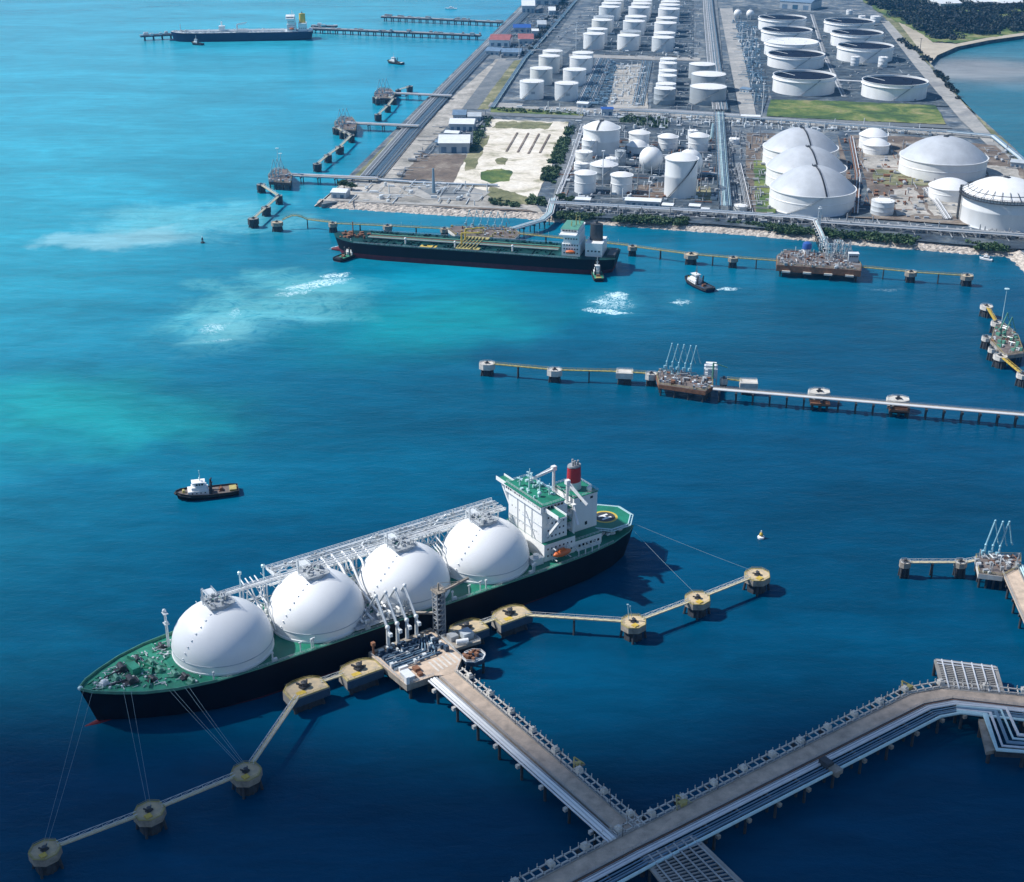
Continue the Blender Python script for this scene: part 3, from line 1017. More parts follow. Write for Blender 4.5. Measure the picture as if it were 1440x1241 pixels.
for k, (px, lb) in enumerate((((1196.5, 1208.5, 80, 94), 'small white tank left of its pair in front of the large open tank'), ((1235, 1248, 80.5, 96), 'small white tank right of its pair in front of the large open tank'),
                              ((1190, 1199, 14.5, 22), 'tiny white tank behind the rearmost open tank of the right column'), ((1224, 1238, 23, 33), 'small white tank at the far end of the bay road'),
                              ((1207, 1217, 22.5, 31), 'low white tank beside the far end of the bay road'))):
    tank('cone', px, lb, 'small white tanks around the open tanks', rail=False)
# gas plant
GI = 'tanks of the gas plant yard'
tank('dome', (820, 871, 179, 222), 'tall broad white tank with pointed dome at the back left of the gas yard', GI, cone=.34, shell='tank', roof='white', st=-1.9)
tank('cone', (818, 843, 195.6, 222.5), 'white tank half hidden in front of the tall domed tank', GI, rail=False)
tank('cone', (809, 833, 213, 240), 'white tank beside the yard road, between two of its neighbours', GI, rail=False)
tank('cone', (807, 829, 229, 243), 'low white tank nearest the yard road', GI, rail=False)
tank('cone', (829, 869, 231, 262), 'grey tank with steep white conical roof behind the front pair', GI, cone=.32, shell='tankgrey', roof='white')
tank('cone', (851, 869, 222.5, 244), 'small white tank behind the grey cone-roofed tank', GI, cone=.25, rail=False)
tank('dome', (808, 838, 243, 274.6), 'white round-topped tank at the front left of the gas yard', GI, cone=.25)
tank('dome', (859, 889, 245.6, 276), 'pale tank with dark bands at the front of the gas yard', GI, cone=.25, shell='tank')
tank('dome', (884.5, 913, 186.5, 213), 'white drum tank at the back centre of the gas yard', GI, cone=.25)
tank('dome', (882, 911, 204, 218.5), 'low white rounded tank in front of the back centre drum', GI, cone=.5)
tank('dome', (925.5, 953, 192, 214), 'white tank with ribbed roof behind the spherical tank', GI, cone=.3)
tank('dome', (968, 996, 190.7, 216), 'white ribbed-roof tank at the back right of the gas yard', GI, cone=.3)
tank('cone', (967, 981, 183.5, 200), 'small white tank behind the ribbed-roof tank at back right', GI, cone=.1, rail=False)
ti, c, r, h = tank('dome', (935, 980, 222, 281.5), 'very tall white tank with diagonal stair, standing alone at the right of the gas yard', GI, cone=.3, roof='white')
stair(ti, r, h, -2.5, -.6, 'darksteel')
tank('cone', (864.5, 880, 212, 236), 'small dark grey tank at the centre of the gas yard', GI, shell='tankgrey', roof='tankgrey', rail=False)
tank('cone', (1031.5, 1051, 289, 300.5), 'small pale blue tank by the front road beside the large domes', GI, cone=.2)
tank('cone', (1025, 1040, 195, 204), 'low white tank beside the tall pipe rack', GI, cone=.2, rail=False)
# cryogenic domes
GJ = 'large domed storage tanks'
tq, c, r, h = tank('dome', (1083, 1200.5, 263, 305), 'huge white domed tank with seam, nearest of the three overlapping domes', GJ, cone=.5, shell='white', roof='dome', st=-1.45)
stair(tq, r, h, -2.35, -1.47, 'steel')
tank('dome', (1078, 1187.5, 234, 274), 'huge white domed tank with seam, middle of the three overlapping domes', GJ, cone=.5, shell='white', roof='dome', st=-1.45)
tank('dome', (1073.5, 1176, 206, 243), 'huge white domed tank with seam, rearmost of the three overlapping domes', GJ, cone=.5, shell='white', roof='dome', st=-1.45)
tank('dome', (1266.5, 1384.4, 219, 258), 'huge grey-domed tank standing alone toward the right', GJ, cone=.45, shell='white', roof='dome', st=.9)
tank('dome', (1307, 1364.5, 261, 287), 'medium white domed tank in front of the huge lone dome', GJ, cone=.35, shell='white', roof='white')
tank('cone', (1225, 1256.7, 282, 306), 'small pale cylinder tank right of the three overlapping domes', GJ, cone=.05, shell='tank')
tank('dome', (1208.6, 1247, 189, 213), 'small round-topped tank behind its twin at the back of the dome yard', GJ, cone=.45, shell='white', roof='white')
tank('dome', (1213.6, 1249.7, 202, 220), 'small round-topped white tank in front of its twin near the cross road', GJ, cone=.4, shell='white', roof='white')
tj, c, r, h = tank('dome', (1354, 1466, 270, 327), 'huge white tank with scaffolded top at the right edge of the dome yard', GJ, cone=.36, shell='tank', roof='white', st=2.2)
mb = MB()
rnd = random.Random(4)
for i in range(34):
    a, b = 2.5 + i * .075, 2.5 + (i + 1) * .075
    for (dr, dz) in ((2.2, -2.6), (2.2, 0), (2.2, 1.2), (-4, 3.2)):
        mb.beam(((r + dr) * math.cos(a), (r + dr) * math.sin(a), h + dz), ((r + dr) * math.cos(b), (r + dr) * math.sin(b), h + dz), 1.8 if dz in (-2.6, 0) else .3, .35)
    mb.beam(((r + 2.2) * math.cos(a), (r + 2.2) * math.sin(a), h - 2.6), ((r + 2.2) * math.cos(a), (r + 2.2) * math.sin(a), h + 1.2), .25)
    if i % 3 == 0:
        mb.beam(((r + 2) * math.cos(a), (r + 2) * math.sin(a), h + .4), ((r - 8) * math.cos(a), (r - 8) * math.sin(a), h + 6), .35)
for i in range(5):
    a = 2.75 + i * .07
    mb.beam(((r + 2) * math.cos(a), (r + 2) * math.sin(a), 0), ((r + 2) * math.cos(a), (r + 2) * math.sin(a), h + 3), 1.0)
mb.build('scaffold', 'darksteel', tj)

# spheres on legs
def sphere_tank(px, py, rp, label, low=.55):
    r = rp / pxm(py + rp, LZ + 10)
    zc = r * 1.0 + 3.5
    c = P(px, py, LZ + zc)
    t = thing('spherical_tank', label, 'gas sphere', (c.x, c.y, LZ), 0, 'spherical gas tanks')
    mb = MB(); mb.sphere((0, 0, zc), r, 32, 18); mb.build('vessel', 'white', t, True, 180)
    for k in range(8):
        a = k * math.pi / 4
        MB().tube([(r * .96 * math.cos(a), r * .96 * math.sin(a), 0), (r * .96 * math.cos(a), r * .96 * math.sin(a), zc)], .45, 7).build('leg', 'palesteel', t, True)
    mb = MB(); mb.obox((0, 0, zc + r - .2), 4, 3, 1.2); mb.tube([(0, 0, zc + r), (0, 0, zc + r + 3)], .3, 6); mb.build('top_platform', 'steel', t)
sphere_tank(915.5, 223, 17, 'white spherical gas tank on legs at the centre of the gas yard')
sphere_tank(970, 228, 18.5, 'white spherical gas tank half hidden behind the very tall tank')
sphere_tank(1037.5, 19, 5.6, 'small far white sphere, left of the pair behind the plant yard')
sphere_tank(1055, 19.5, 5.6, 'small far white sphere, right of the pair behind the plant yard')

# ================================================================== BUILDINGS
def shed(px0, px1, h, depth, label, roof='roofwhite', wall='palewall', cat='warehouse', name='warehouse', pitch=.12, doors=3, group='sheds and offices of the terminal'):
    """front edge seen from px0 to px1 on the ground"""
    a, b = P(*px0, LZ), P(*px1, LZ)
    L = math.hypot(b.x - a.x, b.y - a.y)
    rz = math.atan2(b.y - a.y, b.x - a.x)
    t = thing(name, label, cat, (a.x, a.y, LZ), rz, group)
    mb = MB(); mb.box(0, L, 0, depth, -.2, h); mb.build('wall', wall, t)
    mb = MB()
    e = .8
    vs = [(-e, -e, h), (L + e, -e, h), (L + e, depth + e, h), (-e, depth + e, h), (-e, depth / 2, h + depth * pitch), (L + e, depth / 2, h + depth * pitch)]
    mb.add(vs, [(0, 1, 5, 4), (2, 3, 4, 5), (0, 4, 3), (1, 2, 5), (3, 2, 1, 0)])
    mb.build('roof', roof, t)
    for k in range(doors):
        x = L * (k + .5) / doors
        MB().box(x - L / doors * .25, x + L / doors * .25, -.15, -.02, .1, h * .6).build('door', 'bluewin' if k % 2 else 'roofblue', t)
    return t
shed((617, 215.5), (660, 215.5), 11, 42, 'white-roofed warehouse with long pale wall facing the brown lot')
shed((632, 185), (666, 185.5), 9, 30, 'white-roofed shed second from the brown lot', doors=4)
shed((625, 193), (644, 194), 5, 14, 'small white annex between the two white sheds', doors=2)
shed((637, 170), (655, 170), 7, 30, 'blue-grey roofed shed behind the white sheds, on the left', roof='roofblue')
shed((658, 171), (676, 171), 6, 24, 'pale low shed behind the white sheds, beside the tree line', roof='palewall')
shed((612, 205), (620, 205.5), 4, 12, 'tiny blue-grey hut beside the white sheds', roof='roofblue', doors=1, name='hut', cat='hut')
shed((466, 279), (486, 280), 6, 16, 'white hut with dark openings on the seaward corner', doors=2, name='hut', cat='hut')
shed((879, 290.5), (928, 293), 6, 12, 'long low white building along the front road', doors=6)
shed((809, 288), (829, 289), 5, 10, 'small white building at the front left of the gas yard', doors=2)
shed((931, 296), (945, 297), 5, 9, 'small white box building in the middle of the front road yard', doors=2)
shed((969, 297), (983, 298), 5, 9, 'small white box building at the right of the front road yard', doors=2)
shed((986, 301), (996, 301.6), 4, 8, 'smallest white box by the foot of the tall pipe rack', doors=1)
# far village
shed((688, 67), (716, 67.5), 12, 48, 'red-roofed hall with white eaves by the seawall', roof='brick', wall='roofwhite')
shed((729, 64), (750, 64), 10, 45, 'smaller red-roofed hall right of the first red hall', roof='brick', wall='palewall')
shed((682, 77), (702, 78), 6, 30, 'long blue-grey shed in front of the red halls, seaward one', roof='roofblue')
shed((705, 79), (732, 79.5), 6, 32, 'long blue-grey shed in front of the red halls, landward one', roof='roofblue')
shed((748, 54), (757, 54), 12, 20, 'small white block beside the red halls', roof='roofwhite')
shed((734, 19), (752, 19), 14, 60, 'far white-roofed shed by the seawall')
shed((752, 7), (785, 7.5), 12, 90, 'far dark blue roofed shed at the top of the quay', roof='blue')
shed((722, 46), (746, 46), 8, 34, 'dark blue roofed shed behind the red halls', roof='blue')
shed((756, 42), (768, 42), 9, 40, 'small pale shed beside the far canal', roof='palewall')
shed((772, 22), (781, 22), 9, 40, 'white shed beside the far canal trees')
shed((846, 163), (862, 163), 8, 14, 'dark-sided gatehouse bridging the cross road behind the domed tank', roof='blue', doors=2)
shed((811, 152), (826, 153), 6, 12, 'pale blue office beside the cross road below the white tanks', roof='roofwhite', doors=2)
shed((1040, 130), (1053, 132), 5, 14, 'pale blue-roofed shed in the plant yard', roof='roofblue')
shed((1042, 171), (1068, 172), 6, 12, 'white-roofed shelter over the cross road by the lamp mast', doors=2)
shed((1096, 12), (1140, 15), 14, 60, 'green-blue roofed hall behind the rearmost open tank', roof='roofblue')
shed((1322, 13), (1352, 12), 10, 50, 'pale roofed house among the dark headland trees, left one')
shed((1372, 11), (1396, 10), 10, 50, 'pale roofed house among the dark headland trees, middle one')
shed((1408, 12), (1440, 11), 10, 50, 'pale roofed house among the dark headland trees, right one')
shed((1420, 236), (1440, 238), 6, 16, 'pale low building beside the bay corner', roof='palewall')

# ================================================================== PIPE RACKS
def pipe_rack(label, px, width, z, n, r=.45, posts=25, mats=('pipe', 'pipeblue', 'pipegrey'), name='pipe_rack', cat='pipe rack', base=LZ, group='overland pipe racks', frame='pipegrey', seed=0, gaps=0):
    path = [P(x, y, base).xy[:] for x, y in px]
    o = (path[0][0], path[0][1], base)
    t = thing(name, label, cat, o, 0, group)
    rnd = random.Random(seed)
    for k in range(n):
        d = -width / 2 + width * (k + .5) / n
        p = offset_path(path, d)
        zz = z + rnd.choice((0, 0, 0, .5))
        MB(o).tube([(q[0], q[1], base + zz) for q in p], r * rnd.uniform(.6, 1.25), 6).build('pipe', mats[rnd.randrange(len(mats))], t, True)
    pts = along(path, posts, posts * .3)
    if len(pts) > 95:
        pts = along(path, posts * len(pts) / 95, 5)
    for (x, y, a) in pts:
        mb = MB(o)
        for s in (-1, 1):
            q = rot2(0, s * (width / 2 + .3), a)
            mb.beam((x + q[0], y + q[1], base), (x + q[0], y + q[1], base + z + .3), .5)
        q0, q1 = rot2(0, -(width / 2 + .5), a), rot2(0, width / 2 + .5, a)
        mb.beam((x + q0[0], y + q0[1], base + z - r * 1.3), (x + q1[0], y + q1[1], base + z - r * 1.3), .5)
        mb.build('support_frame', frame, t)
    return t
pipe_rack('broad bundle of blue-grey pipes running along the left seawall', [(522, 250), (583, 178), (632, 124), (690, 64), (752, 4)], 24, 1.6, 14, .55, 30, ('pipeblue', 'pipeblue', 'pipe', 'pipegrey'), seed=1)
pipe_rack('narrow pale pipe line beside the canal of the far village', [(692, 154), (738, 84), (778, 40), (815, -4)], 6, 2.5, 4, .6, 40, ('pipeblue', 'cyansteel', 'pipeblue'), seed=2)
pipe_rack('wide straight rack of pale pipes between the tank yards', [(1012.5, 160), (1003, 90), (996, 20), (994, -8)], 20, 5, 12, .5, 28, ('pipegrey', 'pipeblue', 'pipeblue', 'pipegrey', 'pipe'), seed=3)
pipe_rack('tall pipe rack beside the gas yard running down to the front road', [(1020, 303), (1016, 250), (1011, 168)], 11, 9, 8, .42, 16, ('cyansteel', 'pipegrey', 'pipeblue', 'pipeblue'), seed=4)
pipe_rack('pipe rack along the front road behind the shrub belt', [(773, 293), (880, 299), (1010, 306.5), (1130, 315), (1147, 318)], 9, 6, 8, .4, 22, ('pipegrey', 'pipeblue', 'pipegrey', 'pipeblue', 'pipe'), seed=5)
pipe_rack('pipe rack along the front road in front of the lone domes', [(1150, 319), (1250, 326), (1340, 332), (1445, 339)], 11, 5, 9, .4, 22, ('pipegrey', 'pipeblue', 'pipegrey', 'pipe'), seed=6)
pipe_rack('pipe rack beside the cross road above the gas yard', [(872, 161), (960, 166), (1080, 174), (1200, 183), (1330, 192)], 12, 6, 9, .42, 26, ('pipegrey', 'pipeblue', 'pipe'), seed=7)
pipe_rack('pipe rack at the far end of the cross road running to the bay corner', [(1330, 190), (1395, 196), (1432, 226), (1452, 246)], 7, 4, 6, .5, 22, ('pipe', 'pipeblue', 'cyansteel'), seed=8)
pipe_rack('pale pipe line along the foot of the domes', [(1052, 300), (1044, 262), (1038, 236)], 6, 4, 4, .4, 18, ('pipegrey', 'pipe'), seed=9)
pipe_rack('pipe line between the three domes and the lone cylinder tank', [(1202, 304), (1206, 250), (1196, 196)], 6, 3, 4, .6, 22, ('pipegrey', 'rust', 'pipe'), seed=10)
pipe_rack('pipe line from the front road to the scaffolded tank', [(1332, 312), (1318, 290), (1300, 268)], 7, 2.5, 5, .5, 16, ('pipegrey', 'pipe'), seed=11)
pipe_rack('blue pipe bank beside the white tank columns', [(822, 147), (838, 112), (850, 84)], 26, 2, 12, .5, 16, ('pipeblue', 'pipeblue', 'pipegrey', 'pipe'), seed=12)
pipe_rack('dark pipe bank between the bare yard and the narrow tank row', [(897, 150), (904, 116), (910, 88)], 16, 2, 7, .5, 16, ('pipeblue', 'pipegrey'), seed=13)
pipe_rack('low pipe line across the front of the wide grey tanks', [(830, 157), (930, 158), (1040, 165)], 5, 3, 4, .5, 20, ('pipe', 'pipegrey'), seed=14)
pipe_rack('pipe line along the side of the open tanks', [(1187, 138), (1160, 80), (1142, 22)], 7, 1.5, 5, .5, 26, ('pipegrey', 'pipe'), seed=15)
pipe_rack('pale pipe line linking the two front open tanks', [(1174, 115), (1212, 117)], 2, 2, 2, .7, 16, ('white', 'pipe'), seed=16)
pipe_rack('pipe line along the left edge of the gas yard', [(782, 284), (800, 240), (820, 178)], 5, 2, 4, .5, 18, ('pipegrey', 'pipe'), seed=17)
pipe_rack('low pipes between the gas yard tanks and the tall rack', [(985, 248), (1014, 250)], 6, 3, 4, .5, 10, ('pipe', 'pipeblue'), seed=18)
pipe_rack('root of the lowest left jetty pipes crossing the front lot', [(528, 255), (585, 259), (660, 262), (700, 263)], 5, 2, 4, .5, 16, ('pipegrey', 'pipe', 'pipeblue'), seed=19)

# dense small equipment nobody could count
def equipment(name, label, px, count, seed, hmax=7, mats='pipegrey', big=1.0):
    rnd = random.Random(seed)
    poly = [P(x, y, LZ).xy[:] for x, y in px]
    xs, ys = [p[0] for p in poly], [p[1] for p in poly]
    mb = MB()
    base = math.atan2(P(1000, -100, LZ).x - P(1010, 150, LZ).x, P(1000, -100, LZ).y - P(1010, 150, LZ).y)
    k = 0
    while k < count * 1.7:
        p = (rnd.uniform(min(xs), max(xs)), rnd.uniform(min(ys), max(ys)))
        if not inside(p, poly):
            k += .02
            continue
        k += 1
        a = -base + rnd.choice((0, math.pi / 2)) + rnd.uniform(-.02, .02)
        u = rnd.random()
        z = LZ
        if u < .55:
            L = rnd.uniform(6, 34) * big
            q = rot2(L / 2, 0, a)
            zz = z + rnd.uniform(.6, hmax * .6)
            mb.tube([(p[0] - q[0], p[1] - q[1], zz), (p[0] + q[0], p[1] + q[1], zz)], rnd.uniform(.25, .55) * big, 5)
            mb.beam((p[0], p[1], z), (p[0], p[1], zz), .35)
        elif u < .72:
            mb.obox((p[0], p[1], z), rnd.uniform(2, 6) * big, rnd.uniform(2, 5) * big, rnd.uniform(1.5, 4), a)
        elif u < .84:
            h = rnd.uniform(2, hmax)
            mb.lathe([(1.6 * big, 0), (1.6 * big, h), (0, h + .5)], (p[0], p[1], z), 10)
        elif u < .93:
            h = rnd.uniform(hmax, hmax * 2.4)
            mb.tube([(p[0], p[1], z), (p[0], p[1], z + h)], [.7, .5], 7)
        else:
            r = rnd.uniform(1, 1.8) * big
            L = rnd.uniform(4, 9)
            q = rot2(L / 2, 0, a)
            mb.tube([(p[0] - q[0], p[1] - q[1], z + 2.5), (p[0] + q[0], p[1] + q[1], z + 2.5)], r, 9)
    o = mb.build(name, mats)
    return tag(o, label, 'equipment', kind='stuff')
equipment('plant_equipment', 'tangle of blue-grey pipework and vessels in the plant yard', [(1030, 30), (1062, 40), (1078, 140), (1060, 150), (1048, 90)], 190, 1, 9, 'pipeblue')
equipment('plant_equipment', 'tangle of pale pipework and vessels in the plant yard', [(1030, 30), (1062, 40), (1078, 140), (1060, 150), (1048, 90)], 90, 2, 7, 'palesteel')
equipment('plant_equipment', 'small pumps and pipes scattered through the gas yard', [(812, 172), (1005, 180), (1010, 290), (785, 282)], 190, 3, 6, 'pipegrey')
equipment('plant_equipment', 'small pale pumps and pipes scattered through the gas yard', [(812, 172), (1005, 180), (1010, 290), (785, 282)], 110, 4, 6, 'palesteel')
equipment('plant_equipment', 'rusty pumps and pipes scattered through the gas yard', [(800, 200), (1005, 200), (1010, 290), (785, 282)], 60, 5, 4, 'rust')
equipment('plant_equipment', 'blue-grey pipes between the white tank columns and the bare yard', [(815, 148), (850, 84), (868, 90), (855, 150)], 150, 6, 4, 'pipeblue')
equipment('plant_equipment', 'pipes and small sheds on the bare yard', [(858, 150), (870, 92), (908, 92), (912, 152)], 80, 7, 5, 'palesteel')
equipment('plant_equipment', 'pumps and pipes around the wide grey tanks', [(915, 154), (950, 90), (1022, 90), (1036, 158)], 70, 8, 4, 'pipegrey')
equipment('plant_equipment', 'pipes around the far white tank columns', [(775, 60), (850, -6), (985, -6), (985, 84), (812, 76)], 240, 9, 5, 'pipegrey')
equipment('plant_equipment', 'pale pipes around the far white tank columns', [(775, 60), (850, -6), (985, -6), (985, 84), (812, 76)], 120, 10, 4, 'palesteel')
equipment('plant_equipment', 'low pipes around the open floating-roof tanks', [(1070, 20), (1235, 30), (1320, 145), (1180, 138)], 130, 11, 3, 'pipegrey')
equipment('plant_equipment', 'clutter of pipes along the yards beside the three domes', [(1180, 190), (1440, 215), (1440, 320), (1200, 305)], 170, 12, 4, 'pipegrey')
equipment('plant_equipment', 'rusty pipes along the yards beside the three domes', [(1180, 190), (1280, 215), (1300, 300), (1200, 305)], 70, 13, 3, 'rust')
equipment('plant_equipment', 'pipes and posts along the front road', [(776, 290), (1010, 302), (1440, 330), (1440, 338), (1010, 312), (776, 297)], 240, 14, 4, 'pipegrey')
equipment('plant_equipment', 'pipes beside the cross road above the gas yard', [(690, 150), (830, 157), (1080, 172), (1330, 186), (1330, 192), (1080, 182), (870, 168)], 170, 15, 5, 'palesteel')
equipment('plant_equipment', 'pipes and vessels beside the left foot of the domes', [(1024, 185), (1080, 190), (1086, 304), (1030, 300)], 110, 16, 5, 'pipegrey')
equipment('plant_equipment', 'crates and machinery scattered through the far village', [(690, 70), (775, 0), (812, 0), (750, 82), (706, 82)], 160, 17, 5, 'pipegrey', 1.3)
equipment('plant_equipment', 'blue crates and machinery scattered through the far village', [(690, 70), (775, 0), (812, 0), (750, 82), (706, 82)], 60, 18, 4, 'pipeblue', 1.3)
equipment('plant_equipment', 'small machines and pipe stacks around the white sheds and sandy strip', [(545, 252), (600, 200), (640, 160), (690, 162), (672, 200), (612, 214), (566, 250)], 60, 20, 3, 'pipegrey')
equipment('plant_equipment', 'bits of pipe and posts on the front lot by the left jetty root', [(500, 255), (640, 262), (690, 272), (670, 290), (480, 282)], 40, 19, 4, 'palesteel')

# lamp masts and stacks
def mast(px, py, h, label, name='lamp_mast', cat='mast', r=.45, m='palesteel', lamps=True, z=LZ):
    p = P(px, py, z)
    t = thing(name, label, cat, p, 0, 'tall slim masts')
    MB().tube([(0, 0, 0), (0, 0, h)], [r * 1.4, r * .7], 8).build('pole', m, t, True)
    mb = MB()
    if lamps:
        mb.lathe([(.3, h), (1.8, h + .1), (1.8, h + .5), (.3, h + .7)], n=10)
    else:
        mb.lathe([(.8, h - 1.5), (1.1, h), (.9, h + .6), (.3, h + .6)], n=10)
    mb.build('head', m, t)
mast(1071, 170, 44, 'tall thin white lamp mast beside the cross road', r=.5)
mast(847, 270, 40, 'slim mast between the front gas yard tanks')
mast(913, 282, 18, 'short mast in front of the very tall tank')
mast(610, 272, 24, 'lone grey stack in the oval loop of the front lot', 'vent_stack', 'stack', 1.3, 'pipeblue', False)
mast(810, 71, 42, 'thin mast beside the front of the far left column')
mast(1293, 77, 24, 'lone dark mast by the beach', m='darksteel')
mast(1001, 197, 18, 'stubby cyan vent stack behind the ribbed-roof tank', 'vent_stack', 'stack', 1.6, 'cyansteel', False)
mast(1043, 60, 30, 'thin mast at the edge of the plant yard')
mast(730, 80, 26, 'thin mast at the edge of the far village')

# ================================================================== SHIPS
def text_h(mb, cx, cy, z, s, a=0.0):
    """a letter H lying flat"""
    for (x0, x1, y0, y1) in ((-.5, -.22, -.6, .6), (.22, .5, -.6, .6), (-.22, .22, -.13, .13)):
        pts = [rot2(x * s, y * s, a) for x, y in ((x0, y0), (x1, y0), (x1, y1), (x0, y1))]
        mb.sheet([(cx + q[0], cy + q[1]) for q in pts], z)

def hull_loft(stations, zdeck, zmid, zlow):
    """stations: (x, half breadth at deck, at mid band, at waterline, extra sheer, x shift at low)"""
    up, lo = MB(), MB()
    rows_u, rows_l = [], []
    for (x, b, bm, bw, sh, xs) in stations:
        rows_u.append([(x, b, zdeck + sh), (x - xs * .35, b * .55 + bm * .45, zdeck + sh - (zdeck + sh - zmid) * .5), (x - xs * .7, bm, zmid)])
        rows_l.append([(x - xs * .7, bm, zmid), (x - xs, bw, 0), (x - xs * 1.1, bw * .9, zlow)])
    for mbx, rows in ((up, rows_u), (lo, rows_l)):
        for s in (1, -1):
            vs, fs = [], []
            m = len(rows[0])
            for r_ in rows:
                vs += [(q[0], q[1] * s, q[2]) for q in r_]
            for i in range(len(rows) - 1):
                for j in range(m - 1):
                    f = (i * m + j, (i + 1) * m + j, (i + 1) * m + j + 1, i * m + j + 1)
                    fs.append(f if s < 0 else tuple(reversed(f)))
            mbx.add(vs, fs)
        # transom
        r0 = rows[0]
        m = len(r0)
        vs = [(q[0], q[1], q[2]) for q in r0] + [(q[0], -q[1], q[2]) for q in r0]
        mbx.add(vs, [(j, j + 1, m + j + 1, m + j) for j in range(m - 1)])
    deck = MB()
    vs, fs = [], []
    for (x, b, bm, bw, sh, xs) in stations:
        vs += [(x, b - .05, zdeck + sh - .02), (x, 0, zdeck + sh + .18), (x, -b + .05, zdeck + sh - .02)]
    for i in range(len(stations) - 1):
        for j in range(2):
            fs.append((i * 3 + j, i * 3 + j + 1, (i + 1) * 3 + j + 1, (i + 1) * 3 + j))
    deck.add(vs, fs)
    return up, lo, deck

def windows(parent, x0, x1, z, y, n, w=.8, h=.9, m='window', axis='x'):
    for k in range(n):
        c = x0 + (x1 - x0) * (k + .5) / n
        mb = MB()
        if axis == 'x':
            d = .06 if y > 0 else -.06
            mb.box(c - w / 2, c + w / 2, min(y, y + d), max(y, y + d), z, z + h)
        else:
            d = .06 if y > 0 else -.06
            mb.box(min(y, y + d), max(y, y + d), c - w / 2, c + w / 2, z, z + h)
        mb.build('window', m, parent)

def rail(mb, pts, h=1.1, step=2.5, r=.07):
    for a, b in zip(pts, pts[1:]):
        a, b = Vector(a), Vector(b)
        n = max(1, int((b - a).length / step))
        for k in (.5, 1):
            mb.beam(a + Vector((0, 0, h * k)), b + Vector((0, 0, h * k)), r * 1.3)
        for i in range(n + 1):
            q = a + (b - a) * i / n
            mb.beam(q, q + Vector((0, 0, h)), r * 1.3)

SO, SA = Vector((-67.55, 521.4, 0)), R(213.95)
def SF(x, y, z=0.0):
    q = rot2(x, y, SA)
    return Vector((SO.x + q[0], SO.y + q[1], z))

